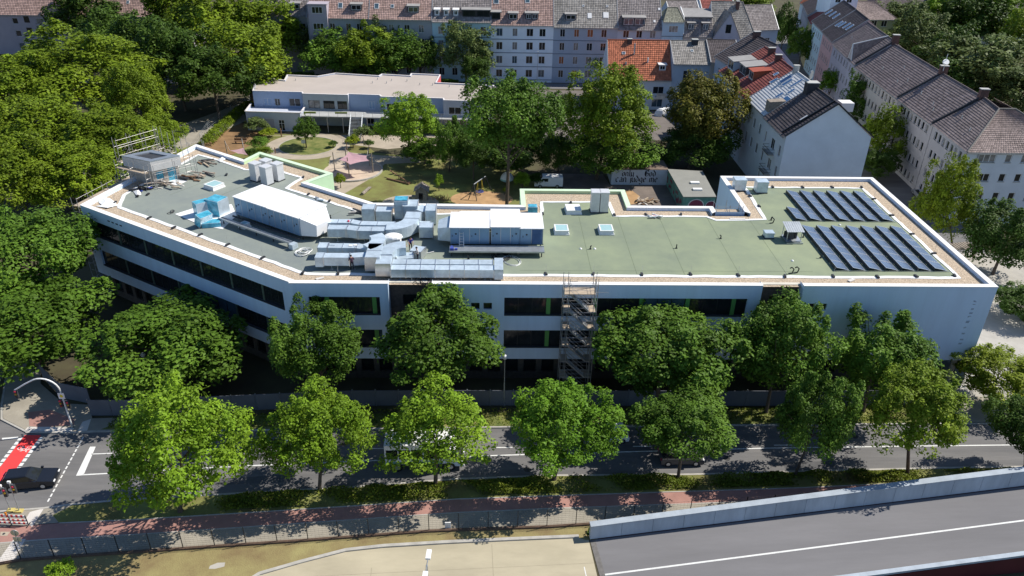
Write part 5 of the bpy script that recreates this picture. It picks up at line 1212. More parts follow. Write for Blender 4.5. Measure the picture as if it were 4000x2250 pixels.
# temporary lights and barrier at the left edge
def templight(px, py, h, lb, lean):
    p = Vector((*at(px,py,.1)[:2],.1)); t = thing('portable_traffic_light', lb, 'traffic light', p, 0, 'portable traffic lights by the barrier')
    tp = p+Vector((lean,0,h)); MB().tube(p,tp,.05,6).build('pole', galv_dull, t); MB().box(p.x-.3,p.x+.3,p.y-.2,p.y+.2,.1,.25).build('foot', mat('yellow_foot', (.55,.45,.15), .8, .1, 2), t)
    sighead((tp.x+.22,tp.y,h-1.0), t); MB().bar(tp+Vector((0,0,-.1)),tp+Vector((.25,0,-.15)),.05).build('arm', galv_dull, t); MB().box(tp.x-.12,tp.x+.12,tp.y-.08,tp.y+.08,tp.z,tp.z+.2).build('sensor', white_plastic, t)
templight(76,1998,3.3,'taller portable traffic light beside the striped barrier',.1); templight(44,1995,2.8,'shorter portable traffic light behind the striped barrier',-.1)
ba = thing('striped_barrier','red and white striped road works barrier with orange lamp','barrier',(*at(60,2045,.1)[:2],.1)); st_r = mat('barrier_red', (.62,.05,.05), .5, .05, 1)
a, b = Vector((*at(-20,2046,.1)[:2],0)), Vector((*at(112,2052,.1)[:2],0)); dd = b-a; NB = 14
for h, hh in ((1.0,.25),(.55,.18),(.2,.18)):
    for k in range(NB):
        p, q_ = a+dd*(k/NB), a+dd*((k+1)/NB); MB().bar((p.x,p.y,h+.1),(q_.x,q_.y,h+.1),.05,hh).build('board_section', white_plastic if k % 2 else st_r, ba)
for k in (0,.5,1): p = a+dd*k; MB().box(p.x-.03,p.x+.03,p.y-.3,p.y+.3,.1,.18).box(p.x-.03,p.x+.03,p.y-.03,p.y+.03,.18,1.25).build('foot', dark_steel, ba)
p = a+dd*.45; MB().tube((p.x,p.y,1.22),(p.x,p.y,1.3),.07,8).dome((p.x,p.y,1.42),.11,.06,.13,10,5,full=True).build('lamp', mat('orange_lamp', (.85,.30,.03), .3, .03, 1), ba)
sg = thing('traffic_sign','round sign on a thin pole behind the mesh fence at the left','sign',(*at(98,2182,.09)[:2],.09)); q = at(98,2182,.09)
MB().tube(q,(q.x,q.y,3.2),.035,6).build('pole', galv_dull, sg); MB().tube((q.x-.02,q.y+.06,2.95),(q.x-.02,q.y+.03,2.95),.32,16).box(q.x-.32,q.x+.28,q.y+.03,q.y+.055,2.0,2.5).build('sign_plate', galv_dull, sg)
# lamps
def lamp(px, py, h, lb, z=0, head='ball'):
    p = Vector(at(px,py,z)); t = thing('street_lamp', lb, 'street lamp', p, 0, 'street lamps'); MB().tube(p,p+Vector((0,0,h*.5)),.07,8).tube(p+Vector((0,0,h*.5)),p+Vector((0,0,h)),.045,8).build('pole', galv_dull, t)
    c = p+Vector((0,0,h))
    if head == 'ball': MB().dome((c.x,c.y,c.z+.2),.26,.26,.28,10,6,full=True).build('lamp_head', white_plastic, t, True)
    else: MB().hexa([(c.x-.15,c.y-.9,c.z),(c.x+.15,c.y-.9,c.z),(c.x+.15,c.y+.1,c.z),(c.x-.15,c.y+.1,c.z),(c.x-.12,c.y-.85,c.z+.12),(c.x+.12,c.y-.85,c.z+.12),(c.x+.12,c.y+.05,c.z+.12),(c.x-.12,c.y+.05,c.z+.12)]).build('lamp_head', galv_dull, t)
lamp(1969,1586,6.0,'slim street lamp with white ball head between the dark maples')
lamp(594,1520,4.2,'short lamp with white ball head peeping out of the maple crown')
lamp(2177,1500,3.6,'thin pale pole lamp left of the scaffold stair tower')
lamp(358,1330,5.6,'grey street lamp with flat head beside the left wing',0,'flat')
lamp(2097,330,8.0,'tall thin street lamp before the light blue tenement',0,'flat')
lb_ = thing('twin_lamp','twin-armed lamp with two white heads standing on the slab road','street lamp',(*at(1664,2420,0)[:2],0)); q = Vector((-5.2,38.6,0)); lb_.location = q
# heads seen from above near the lower edge
h1 = at(1672,2180,5.0); h2 = at(1662,2238,5.0); c_ = (Vector(h1)+Vector(h2))/2; lb_.location = (c_.x,c_.y,0)
MB().tube((c_.x,c_.y,0),(c_.x,c_.y,5.0),.08,8).build('pole', galv_dull, lb_)
for hh in (h1,h2):
    d = (Vector(hh)-c_); dn = d.normalized(); MB().tube((c_.x,c_.y,5.0),hh,.04,6).build('arm', galv_dull, lb_)
    MB().bar(Vector(hh)-dn*.1,Vector(hh)+dn*.75,.36,.18).build('lamp_head', white_plastic, lb_)
o = MB().box(*(lambda p: (p.x-.25,p.x+.25,p.y-.05,p.y+.05,.09,.75))(at(1750,2062,.09))).build('notice_plate', white_plastic); tag(o,'small white plate standing behind the mesh fence','plate')

# ================================================================== RAMP
KX, X0_ = .053, 8.4
def atr(px, py, up=0.0):
    d = _r2*(px-2000)+_d2*(py-1125)+_fwd*F      # meets the plane z = KX*(x-X0_)+up
    t = (KX*(0-X0_)+up-CH)/(d.z-KX*d.x); return CC+d*t
ramp = thing('road_ramp','grey asphalt road ramp with pale concrete side walls rising to the right','road ramp',(20,44,0))
A0, A1_ = atr(2304,2110), atr(4000,1900); ud = (A1_-A0); ud = Vector((ud.x,ud.y,0)).normalized(); nd = Vector((ud.y,-ud.x,0))
J0 = atr(2352,2250); LW = 62.0
B0 = A0+nd*12; 
lb1, lb2 = atr(3350,2250), atr(4000,2152); wdt = ((lb2-A0).dot(nd)+(lb1-A0).dot(nd))/2
def RP(s, w, up=0.0): p = A0+ud*s+nd*w; return Vector((p.x,p.y,KX*(p.x-X0_)+up))
N = 24
m = MB(); 
for k in range(N):
    s0, s1 = LW*k/N, LW*(k+1)/N; m.poly([RP(s0,0),RP(s1,0),RP(s1,wdt),RP(s0,wdt)])
m.build('deck', asphalt_old, ramp)
m = MB()
for k in range(N):
    s0, s1 = LW*k/N, LW*(k+1)/N; m.hexa([RP(s0,wdt+.45,-2.8),RP(s1,wdt+.45,-4.6),RP(s1,-.7,-4.6),RP(s0,-.7,-2.8),RP(s0,wdt+.45,-.02),RP(s1,wdt+.45,-.02),RP(s1,-.7,-.02),RP(s0,-.7,-.02)])
m.build('ramp_body', mat('dark_red_paint', (.085,.014,.02), .7, .12, .5), ramp)
m = MB(); wl0, wl1 = atr(2362,2245), atr(4000,2033); w0, w1 = (wl0-A0).dot(nd), (wl1-A0).dot(nd); sA, sB = (wl0-A0).dot(ud), (wl1-A0).dot(ud)
for k in range(N):
    s0, s1 = sA+(LW-sA)*k/N, sA+(LW-sA)*(k+1)/N; f = lambda s: w0+(w1-w0)*(s-sA)/(sB-sA)
    m.poly([RP(s0,f(s0)-.08,.006),RP(s1,f(s1)-.08,.006),RP(s1,f(s1)+.08,.006),RP(s0,f(s0)+.08,.006)])
m.build('lane_line', paint, ramp)
wallc = mat('ramp_wall_concrete', (.40,.45,.50), .8, .15, .9, detail=8, rnd=.08, stretch=(1,1,.25))
np_ = int(LW/2.6)
for k in range(np_):
    s0, s1 = LW*k/np_+.015, LW*(k+1)/np_-.015; h = 1.45+.25*min(1,k/12)
    h0, h1 = (1.45+.3*min(1,(s0)/30)), (1.45+.3*min(1,(s1)/30))
    MB().hexa([RP(s0,.0,.10),RP(s1,.0,.10),RP(s1,-.45,.10),RP(s0,-.45,.10),RP(s0,-.10,h0),RP(s1,-.10,h1),RP(s1,-.45,h1),RP(s0,-.45,h0)]).build('wall_panel', wallc, ramp)
m = MB(); c2 = MB(); g = MB(); c3 = MB()
for k in range(N):
    s0, s1 = LW*k/N, LW*(k+1)/N; h0, h1 = (1.45+.3*min(1,s0/30)), (1.45+.3*min(1,s1/30))
    c2.hexa([RP(s0,-.02,h0+.005),RP(s1,-.02,h1+.005),RP(s1,-.62,h1+.005),RP(s0,-.62,h0+.005),RP(s0,-.02,h0+.10),RP(s1,-.02,h1+.10),RP(s1,-.62,h1+.10),RP(s0,-.62,h0+.10)])
    c3.hexa([RP(s0,wdt+.02,.0),RP(s1,wdt+.02,.0),RP(s1,wdt+.42,.0),RP(s0,wdt+.42,.0),RP(s0,wdt+.02,.22),RP(s1,wdt+.02,.22),RP(s1,wdt+.42,.22),RP(s0,wdt+.42,.22)])
c2.build('wall_cap', wallc, ramp); c3.build('edge_wall', wallc, ramp)
m = MB(); m.hexa([RP(-.0,0,-.1),RP(.45,0,-.1),RP(.45,wdt,-.1),RP(-.0,wdt,-.1),RP(-.0,0,.012),RP(.45,0,.012),RP(.45,wdt,.012),RP(-.0,wdt,.012)]); m.build('expansion_joint', mat('joint_steel', (.16,.15,.14), .6, .2, 3), ramp)
# bicycle shelter roof beside the right end of the school
bs = thing('slatted_shelter','low slatted wooden shelter roof beside the right side of the school','shelter',(*at(3740,965,1.6)[:2],0)); q = at(3740,965,1.6)
for k in range(12): MB().obox((q.x-2.6+.46*k,q.y+.1*k-.5,1.6),.3,2.2,.08,RAD(12)).build('slat', wood_grey, bs)
for dx, dy in ((-2.5,-1.3),(2.4,-.6),(-2.5,.6),(2.4,1.3)): MB().tube((q.x+dx,q.y+dy,0),(q.x+dx,q.y+dy,1.6),.07,6).build('post', wood, bs)
# ================================================================== HOUSES
def rm(name, col, tvv=.28): return mat(name, col, .85, .16, .35, detail=6, tv=tvv)
t_pink = rm('roof_pinkbrown', (.36,.245,.21)); t_grey = rm('roof_greybrown', (.25,.22,.21)); t_dark = rm('roof_dark_slate', (.095,.08,.082)); t_red = rm('roof_orange_red', (.47,.16,.085)); t_wine = rm('roof_wine_red', (.25,.075,.062)); t_mid = rm('roof_dusk_brown', (.205,.168,.162)); t_pale = rm('roof_pale_ridged', (.29,.27,.245)); t_hip = rm('roof_pinkgrey', (.28,.22,.20))
def wm(name, col): return mat(name, col, .8, .06, .4, detail=6)
w_mauve = wm('mauve_render', (.40,.36,.40)); w_grey = wm('grey_render', (.36,.37,.40)); w_lblue = wm('light_blue_render', (.50,.69,.76)); w_wblue = wm('white_blue_render', (.80,.88,.95)); w_gblue = wm('grey_blue_render', (.38,.45,.54)); w_pgrey = wm('pale_grey_render', (.46,.53,.62)); w_tblue = wm('turret_blue_render', (.44,.60,.70)); w_lav = wm('lavender_render', (.45,.45,.52)); w_white = wm('white_house_render', (.66,.70,.75)); w_cream = wm('cream_render', (.56,.51,.46)); w_pinkw = wm('pink_render', (.58,.40,.40)); w_yel = wm('yellow_render', (.55,.47,.25)); w_ygreen = wm('yellow_green_render', (.34,.36,.20)); w_dusk = wm('dusky_cream_render', (.50,.47,.46))
gut = mat('gutter_zinc', (.36,.37,.38), .5, .1, 2, metal=.5); flat_grey = mat('flat_roof_grey', (.30,.29,.28), .9, .1, .6); slate_cheek = mat('slate_cheek', (.05,.05,.055), .8, .15, 2); band_m = mat('string_course', (.16,.20,.25), .8, .06, 1); brick_ch = mat('chimney_brick', (.12,.07,.06), .9, .25, 3)
def frame_of(O, U):
    O = Vector((O[0],O[1],0)); U = Vector((U[0],U[1],0)).normalized(); return O, U, Vector((-U.y,U.x,0))
class House: pass
def house(lb, O, U, W, D, ze, zr, wmat, rmat, floors=(), cols=(), fm=None, gm=None, group=None, ov=.35, name='house', cat='house', bands=(), hips=(0,0), sill=None, back=True, mull=1, gable_cols=(), ridge_v=.5, roof=True, rake=True, no_end=False):
    h = House(); O, U, I = frame_of(O, U); h.O, h.U, h.I, h.W, h.D, h.ze, h.zr, h.rv = O, U, I, W, D, ze, zr, ridge_v
    t = thing(name, lb, cat, (O.x,O.y,0), 0, group); h.t = t
    fm = fm or frame_white
    P = lambda s, d, z: O+U*s+I*d+Vector((0,0,z))
    h.P = P
    wl = MB(); ops = [(a,b,c,d) for (c,d) in floors for (a,b) in cols]
    wallgrid(wl, (O.x,O.y,0), U, W, 0, ze, ops, .2)
    if not no_end: wl.poly([P(0,D,0),P(W,D,0),P(W,D,ze),P(0,D,ze)])
    dr = D*ridge_v
    for s, hp in ((0,hips[0]),(W,hips[1])):
        if no_end and s == W: continue
        if hp: wl.poly([P(s,0,0),P(s,D,0),P(s,D,ze),P(s,0,ze)])
        else: wl.poly([P(s,0,0),P(s,D,0),P(s,D,ze),P(s,dr,zr-.05),P(s,0,ze)])
    wl.build('wall', wmat, t)
    rg = random.Random(int(abs(O.x)*7+abs(O.y)))
    gms = gm if isinstance(gm, (list,tuple)) else [gm or glass]
    for o_ in ops: window(t, (O.x,O.y,0), U, *o_, fm, rg.choice(gms), mull, 0, .1, .065, sill)
    if bands:
        m = MB()
        for z in bands: m.hexa([P(0,-.05,z),P(W,-.05,z),P(W,-.002,z),P(0,-.002,z),P(0,-.05,z+.16),P(W,-.05,z+.16),P(W,-.002,z+.16),P(0,-.002,z+.16)])
        m.build('string_course', band_m, t)
    if roof:
        k = (zr-ze)/dr; e = .0
        A, B = P(-e,-ov,ze-ov*k), P(W+e,-ov,ze-ov*k); C, Dd = P(W-hips[1],dr,zr), P(hips[0],dr,zr)
        tile_field(A,B,C,Dd,rmat,t)
        if back:
            k2 = (zr-ze)/(D-dr); A2, B2 = P(W,D+ov,ze-ov*k2), P(0,D+ov,ze-ov*k2); tile_field(A2,B2,Dd,C,rmat,t,.6,.8)
        if hips[0]: tile_field(P(0,D,ze),P(0,0,ze),Dd,Dd+Vector((0,0,.001))+I*.05,rmat,t)
        if hips[1]: tile_field(P(W,0,ze),P(W,D,ze),C+I*.05,C,rmat,t)
        rd = MB().tube(Dd+Vector((0,0,.08)), C+Vector((0,0,.08)), .13, 6)
        if hips[0]: rd.tube(A+Vector((0,0,.1)),Dd+Vector((0,0,.1)),.11,6)
        if hips[1]: rd.tube(B+Vector((0,0,.1)),C+Vector((0,0,.1)),.11,6)
        rd.build('ridge_cap', rmat, t)
        g = MB().bar(A+Vector((0,0,-.06))-I*.06, B+Vector((0,0,-.06))-I*.06, .14, .12); g.build('gutter', gut, t)
        if rake:
            m = MB()
            if not hips[0]: MB().bar(A+Vector((0,0,.08)),Dd+Vector((0,0,.08)),.16,.16).build('verge_trim', gut, t)
            if not hips[1]: MB().bar(B+Vector((0,0,.08)),C+Vector((0,0,.08)),.16,.16).build('verge_trim', gut, t)
        h.k = k
        pass
    h.k = (zr-ze)/dr
    if True:
        h.S = lambda s, v, up=0.0: P(s, dr*v, ze+(zr-ze)*v)+(-I*h.k+Vector((0,0,1))).normalized()*up
    return h
def roof_window(h, s, v, wd=.8, ln=1.1, gm=None):
    t = h.t; v1 = v+ln/math.hypot(h.D*h.rv, h.zr-h.ze); u = h.S
    MB().hexa([u(s,v,.02),u(s+wd,v,.02),u(s+wd,v1,.02),u(s,v1,.02),u(s,v,.17),u(s+wd,v,.17),u(s+wd,v1,.17),u(s,v1,.17)]).build('roof_window', frame_white, t)
    e = .09; ve = .09/math.hypot(h.D*h.rv, h.zr-h.ze); r = t.children[-1] if False else None
    MB().poly([u(s+e,v+ve,.176),u(s+wd-e,v+ve,.176),u(s+wd-e,v1-ve,.176),u(s+e,v1-ve,.176)]).build('roof_pane', gm or glass_blue, t)
def dormer(h, s, v, wd, hh, wins=1, cheek=None, top=None, face=None, fm=None, gm=None, slope=.10, ovh=.22, low=.25):
    """box dormer standing on the front slope: own mesh with its window"""
    t = h.t; b = h.S(s,v); dz = h.k; d0 = h.D*h.rv*v; L = hh/max(.2,(dz-slope)); zb = b.z
    Q = lambda a, d, z: h.P(s+a, d0+d, z)
    m = MB(); fz = zb+hh
    wallgrid(m, Q(0,0,0)-Vector((0,0,0)), h.U, wd, zb-.05, fz, [(wd*k/wins+.18, wd*(k+1)/wins-.18, zb+low, fz-.18) for k in range(wins)], .08, 1)
    for a in (0, wd): m.poly([Q(a,0,zb-.05),Q(a,0,fz),Q(a,L,fz+slope*L),Q(a,.05,zb)], 0)
    m.hexa([Q(-ovh,-ovh,fz-.02),Q(wd+ovh,-ovh,fz-.02),Q(wd+ovh,L,fz+slope*L),Q(-ovh,L,fz+slope*L),Q(-ovh,-ovh,fz+.12),Q(wd+ovh,-ovh,fz+.12),Q(wd+ovh,L,fz+slope*L+.12),Q(-ovh,L,fz+slope*L+.12)], 2)
    dd = m.build('dormer', [cheek or slate_cheek, face or slate_cheek, top or flat_grey], t)
    OO = Q(0,0,0); 
    for k in range(wins): window(dd, OO, h.U, wd*k/wins+.18, wd*(k+1)/wins-.18, zb+low, fz-.18, fm or frame_white, gm or glass, 1, 0, .02, .08)
    return dd
def chimney(h, s, v, sx=.7, sy=1.0, up=1.1, m=None, cap=None):
    p = h.P(s, h.D*h.rv*v, 0); z0 = h.ze+(h.zr-h.ze)*min(v,2-v)-.6; rz = math.atan2(h.U.y,h.U.x)
    zt = max(h.zr, z0+1.2)+up if v > .6 else z0+.6+up
    c = MB().obox((p.x,p.y,z0),sx,sy,zt-z0,rz).build('chimney', m or brick_ch, h.t)
    MB().obox((p.x,p.y,zt+.003),sx+.14,sy+.14,.12,rz).build('chimney_cap', cap or concrete, c)
def roof_pipe(h, s, v, up=.7, r=.07, m=None):
    p = h.S(s,v); MB().tube(p,p+Vector((0,0,up)),r,6).build('vent_pipe', m or galv_dull, h.t)
def cols_even(W, n, w=1.35, m=.9): return [(m+(W-2*m)*(k+.5)/n-w/2, m+(W-2*m)*(k+.5)/n+w/2) for k in range(n)]
curt = [glass, glass, glass, curtain_glass, glass_blue]
# ---- back terrace, left to right
h = house('long pinkish brown roofed tenement with mauve wall at the far left, behind the park trees', (-140,215), (1,0), 60, 11, 10.6, 16.6, w_mauve, t_pink, ((7.9,9.4),(4.7,6.2),(1.5,3.0)), [(13.7,15.1),(19.9,21.4),(22.7,24.2),(27,28.4),(33,34.4),(36,37.4),(41,42.4),(44.4,45.8),(49,50.4),(53,54.4)], gm=curt, mull=0)
wl = MB()
for z in (2.2,5.4,8.3): wl.hexa([h.P(16.8,-.02,z),h.P(18.2,-.02,z),h.P(18.2,.05,z),h.P(16.8,.05,z),h.P(16.8,-.02,z+1.6),h.P(18.2,-.02,z+1.6),h.P(18.2,.05,z+1.6),h.P(16.8,.05,z+1.6)])
wl.build('stairwell_glazing', glass, h.t)
for s, v in ((13,.5),(23,.55),(43.5,.4),(52,.3)): roof_window(h, s, v, .7, .9)
chimney(h, 55.5, .75, 2.2, .8, .2, slate_cheek)
h = house('set-back dark-walled end house left of the grey bay-fronted tenement', (-62,199), (1,0), 17.9, 11, 14.2, 19.6, w_grey, t_grey, ((10.6,12.2),), cols_even(17.9,5), gm=curt)
dormer(h, 12.6, .18, 2.3, 1.5)
FL = ((11.1,12.9),(7.9,9.7),(4.6,6.4),(1.3,3.1)); TER = 'tenements of the long back terrace'
up = lambda f, d: tuple((a+d,b+d) for a, b in f)
h = house('grey tenement with white bay dormer and pinkish brown roof, behind the middle trees', (-44,193), (1,0), 14.6, 12, 15.0, 20.8, w_grey, t_pink, up(FL,.6), [(5.2,6.4),(9,10.2),(11.6,12.8)], gm=curt, group=TER)
bay = MB().box(-43.4,-39.0,191.9,193,0,15.4).box(-43.55,-38.85,191.75,195.5,17.85,18.05).box(-43.4,-39.0,192.0,195.4,15.4,17.84).build('bay', w_mauve, h.t)
for z in (9.0,12.2,15.9): window(bay, (-43.4,191.9 if z < 15 else 192.0,0), (1,0), .9, 3.4, z, z+1.5, frame_white, glass, 2, 0, -.04)
roof_window(h, 7.2, .28, 1.1, 1.5); dormer(h, 10.3, .20, 2.6, 1.5); 
h = house('grey tenement with two small roof windows and pinkish brown roof', (-29.4,193), (1,0), 14.95, 12, 14.9, 20.6, w_grey, t_pink, up(FL,.5), [(1.1,2.4),(4.6,5.8),(8.3,9.6),(11.7,13.0)], gm=curt, group=TER)
roof_window(h, 1.2, .3, 1.1, 1.5); roof_window(h, 5.1, .33, .8, 1.0); dormer(h, 9.2, .17, 2.7, 1.6)
h = house('light turquoise tenement with grey roof and row of three small dormers', (-14.4,193), (1,0), 14.1, 12, 14.5, 20.3, w_lblue, t_grey, up(FL,.25), [(1.4,2.7),(4.6,5.9),(8.4,9.5),(11.6,12.9)], gm=curt, group=TER, bands=(10.6,7.4,4.2))
for s in (.6,2.8,5.1): dormer(h, s, .16, 1.15, 1.35, 1, flat_grey, frame_white, frame_white)
dormer(h, 7.2, .12, 6.7, 1.7, 2, slate_cheek, flat_grey, slate_cheek, frame_dark)
for s in (5.4,6.0,6.6): roof_pipe(h, s, .78, .5)
h = house('pale white-blue tenement with dark long dormer and brown roof', (-.3,193), (1,0), 15.1, 12, 14.0, 20.2, w_wblue, t_pink, FL, [(1.3,2.8),(5.2,6.4),(8.6,10.2),(11.7,13.2)], gm=curt, group=TER, bands=(10.3,7.1,3.8,.6))
dormer(h, .1, .12, 2.2, 1.7, 1, slate_cheek, flat_grey, slate_cheek, frame_dark); dormer(h, 4.2, .12, 2.2, 1.5); dormer(h, 8.3, .13, 3.0, 1.5, 2)
roof_window(h, .6, .62, 1.3, 1.6); roof_window(h, 8.2, .66, 1.2, 1.2)
for s, v in ((8.4,.5),(9,.45),(8.8,.38)): roof_pipe(h, s, v, .5)
h = house('grey-blue tenement with pale ridged roof, one dormer and two bright roof windows', (14.8,193), (1,0), 15.5, 12, 13.7, 20.0, w_gblue, t_pale, FL, [(1.6,2.8),(5.0,6.2),(8.2,9.6),(11.6,12.9)], gm=[glass,curtain_glass,curtain_red,glass], group=TER, bands=(10.2,7.0,3.7))
dormer(h, 2.8, .17, 2.6, 1.4, 1); roof_window(h, 8.2, .24, 1.0, 1.4, white_plastic); roof_window(h, 12.0, .26, 1.3, 1.5, white_plastic); roof_window(h, 7.0, .6, .5, .5); roof_window(h, 12.8, .6, .5, .5)
h = house('lavender grey tenement with wide twin-window dormer, left of the little turret', (30.3,193), (1,0), 10.7, 12, 13.3, 19.4, w_pgrey, t_grey, FL, [(1.4,2.8),(4.6,6.0),(7.9,9.3)], gm=curt, group=TER)
dormer(h, 1.2, .08, 5.4, 1.9, 2, slate_cheek, flat_grey, slate_cheek, gm=glass_blue); roof_window(h, 8.7, .2, .5, .6, white_plastic); roof_window(h, 10.0, .6, .5, .6, white_plastic)
h = house('narrow light blue turret house with blunt greenish hipped roof', (41.0,192.6), (1,0), 5.2, 8, 15.2, 17.6, w_tblue, rm('roof_lichen', (.24,.24,.185)), ((12.6,14.1),(9.0,10.6)), [(1.6,3.8)], gm=curt, group=TER, hips=(1.6,1.2), mull=2, bands=(11.6,))
h = house('mansard house with two blue-paned dormers between curved white party walls', (46.4,193), (1,0), 7.0, 9, 12.2, 15.8, w_dusk, t_grey, ((9.2,10.9),(6,7.7)), [(1.0,2.6),(4.2,5.8)], gm=curt, group=TER, ridge_v=.24, back=False, rake=False)
dormer(h, .9, .22, 1.7, 1.7, 1, slate_cheek, flat_grey, slate_cheek, gm=glass_blue); dormer(h, 4.4, .22, 1.7, 1.7, 1, slate_cheek, flat_grey, slate_cheek, gm=glass_blue)
MB().hexa([h.P(-.1,1.7,15.7),h.P(7.1,1.7,15.7),h.P(7.1,6,17.0),h.P(-.1,6,17.0),h.P(-.1,1.6,15.95),h.P(7.1,1.6,15.95),h.P(7.1,6,17.2),h.P(-.1,6,17.2)]).build('upper_roof', flat_grey, h.t)
MB().path([h.P(-.15,-.3,12.2),h.P(-.15,.7,14.4),h.P(-.15,1.6,16.1),h.P(-.15,5.9,17.4)],.2,6).build('party_wall_cap', cap_white, h.t)
h = house('lavender gable house with ridged hip roof at the end of the back terrace', (53.6,193), (1,0), 11.2, 12, 10.9, 18.8, w_lav, t_pale, ((7.4,9.0),(4.2,5.8)), [(1.2,2.4),(4.4,5.6),(8,9.2)], gm=curt, group=TER, hips=(0,3.4))
cg = MB().poly([(53.6,192.7,10.0),(60.2,192.7,10.0),(60.2,192.7,11.6),(57.0,192.7,17.3),(53.6,192.7,11.6)]).build('front_gable', w_lav, h.t)
window(cg, (53.6,192.7,0), (1,0), 2.8, 4.1, 12.6, 14.6, frame_dark, glass, 1, 0, -.05)
tile_field((53.4,192.4,11.2),(53.4,192.4,11.2+.01),(57.0,199,17.3),(57.0,192.4,17.4),t_pale,h.t,.4,.5); tile_field((60.4,192.4,11.2),(60.4,194.5,11.3),(57.0,199,17.3),(57.0,192.4,17.4),t_pale,h.t,.4,.5)
MB().box(55.4,58.4,191.9,192.69,9.9,10.5).build('balcony', w_cream, h.t); chimney(h, 6.4, .85, .7, .9, .3)
for (x, y, W, ze, zr, lb) in ((48,214,9,11,15.5,'grey roofed rear house behind the mansard dormers'),(57.5,218,10,11.5,16.5,'dark wine roofed rear house glimpsed behind the gable house'),(66,206,9,11,16,'brown roofed rear house right of the gable house ridge')):
    house(lb, (x,y), (1,.25), W, 10, ze, zr, w_pgrey, t_wine if 'wine' in lb else t_grey, ((7,8.6),), cols_even(W,2))
# ---- middle cross row
h = house('low house with bright orange-red pantile roof behind the garden trees', (25.6,171), (1,0), 14.1, 12, 7.0, 13.9, w_white, t_red, ((3.6,5.2),(.6,2.4)), [(1.2,2.4),(4.5,5.7),(7.3,8.3),(10.2,12.6)], gm=curt)
dormer(h, 11.3, .2, 1.5, 1.3, 1, slate_cheek, white_plastic, frame_white, frame_white, glass); roof_pipe(h, 5.9, .62, 2.4, .16, galv_dull); roof_pipe(h, 8.9, .42, 1.0, .16, white_plastic); roof_pipe(h, 4.0, .36, .5, .2, galv_dull); roof_window(h, 3.2, .62, .8, .6); chimney(h, 5.0, .93, 1.0, .6, .2)
MB().box(36.4,38.6,169.6,171,3.0,3.15).box(36.4,38.6,169.6,169.68,3.15,4.1).build('balcony', galv_dull, h.t)
h = house('grey tiled house wedged between the orange-red roof and the dark roof', (39.7,171), (1,0), 8.1, 12, 10.4, 13.9, w_pgrey, t_pale, ((6.6,8.8),(3.2,5.0)), [(2.4,4.2),(5.6,6.8)], gm=[glass_blue,glass])
chimney(h, 5.4, .88, 1.3, 1.0, .3, slate_cheek); roof_window(h, 4.2, .5, .6, .7)
h = house('dark slate roofed house with pinkish wall at the inner street corner', (47.8,171), (1,0), 6.6, 12, 10.9, 14.2, w_cream, t_dark, ((7.4,9.4),), [(1.3,2.6)], fm=frame_brown)
# ---- street row seen from the side
SR = 'houses of the short street row'
h = house('white gable house with dark brown roof, nearest of the street row', (45.8,126.2), (0,-1), 10.6, 13.4, 12.5, 17.6, w_white, t_dark, ((8.6,10.4),(5.2,7.0),(1.8,3.6)), [(1.2,2.2),(4.6,6.4),(8.4,9.4)], gm=[glass,curtain_glass], group=SR, ridge_v=.53)
for z in (1.2,4.6,8.0):
    b = MB().hexa([h.P(4.0,-1.0,z),h.P(7.0,-1.0,z),h.P(7.0,0,z),h.P(4.0,0,z),h.P(4.0,-1.0,z+.18),h.P(7.0,-1.0,z+.18),h.P(7.0,0,z+.18),h.P(4.0,0,z+.18)]).build('balcony', concrete_light, h.t)
    m = MB()
    for k in range(2):
        for a, c in (((4.0,-1.0),(7.0,-1.0)),((4.0,-1.0),(4.0,0)),((7.0,-1.0),(7.0,0))): m.bar(h.P(a[0],a[1],z+.5+.5*k), h.P(c[0],c[1],z+.5+.5*k), .05)
    m.bar(h.P(4,-1,z+.2),h.P(7,-1,z+.2),.05,.1); m.build('balcony_rail', frame_dark, b)
chimney(h, .9, .9, 1.5, 1.9, .7, slate_cheek); roof_window(h, 8.3, .36, .8, 1.3, white_plastic)
MB().tube(h.P(.4,6.2,19.5),h.P(.3,6.1,19.5),.7,14).build('satellite_dish', galv_dull, h.t)
dk = MB().bar(h.P(9.2,-.3,12.7),h.P(9.2,7.0,17.75),.25,.25).bar(h.P(10.7,-.3,12.55),h.P(10.7,7.0,17.75),.2,.2).bar(h.P(10.7,13.7,12.55),h.P(10.7,7.0,17.75),.2,.2).build('verge_trim', frame_dark, h.t)
MB().hexa([h.P(3,10.2,14.8),h.P(5,10.2,14.8),h.P(5,12.2,14.8),h.P(3,12.2,14.8),h.P(3,10.2,16.2),h.P(5,10.2,16.2),h.P(5,12.2,16.2),h.P(3,12.2,16.2)]).build('rear_dormer', cap_white, h.t)
wht = mat('white_roof_sheet', (.66,.66,.66), .6, .06, .8, tv=.05)
h = house('house under a white sheeted roof with many blue roof windows', (46,136.6), (0,-1), 10.2, 13.2, 12.6, 17.6, w_white, wht, ((8.6,10.4),(5.2,7.0)), [(1.2,2.4),(4.4,5.6),(7.6,8.8)], gm=curt, group=SR, ridge_v=.55)
skyb = mat('blue_roof_glass', (.04,.12,.26), .1, .2, 1, spec=.7)
for s, v, w_, l_ in ((1.0,.62,1.5,2.2),(2.8,.60,1.0,2.0),(5.8,.34,.9,1.6),(5.2,.68,.8,2.4),(8.2,.30,2.0,2.0),(7.0,.55,.8,1.4)): roof_window(h, s, v, w_, l_, skyb)
MB().hexa([h.P(8.2,.3,12.8),h.P(10.0,.3,12.8),h.P(10.0,3.2,12.8),h.P(8.2,3.2,12.8),h.P(8.2,.3,14.7),h.P(10,.3,14.7),h.P(10,3.2,14.9),h.P(8.2,3.2,14.9)]).build('roof_hut', wood_grey, h.t); chimney(h, 1.2, .97, .6, .9, .6, concrete)
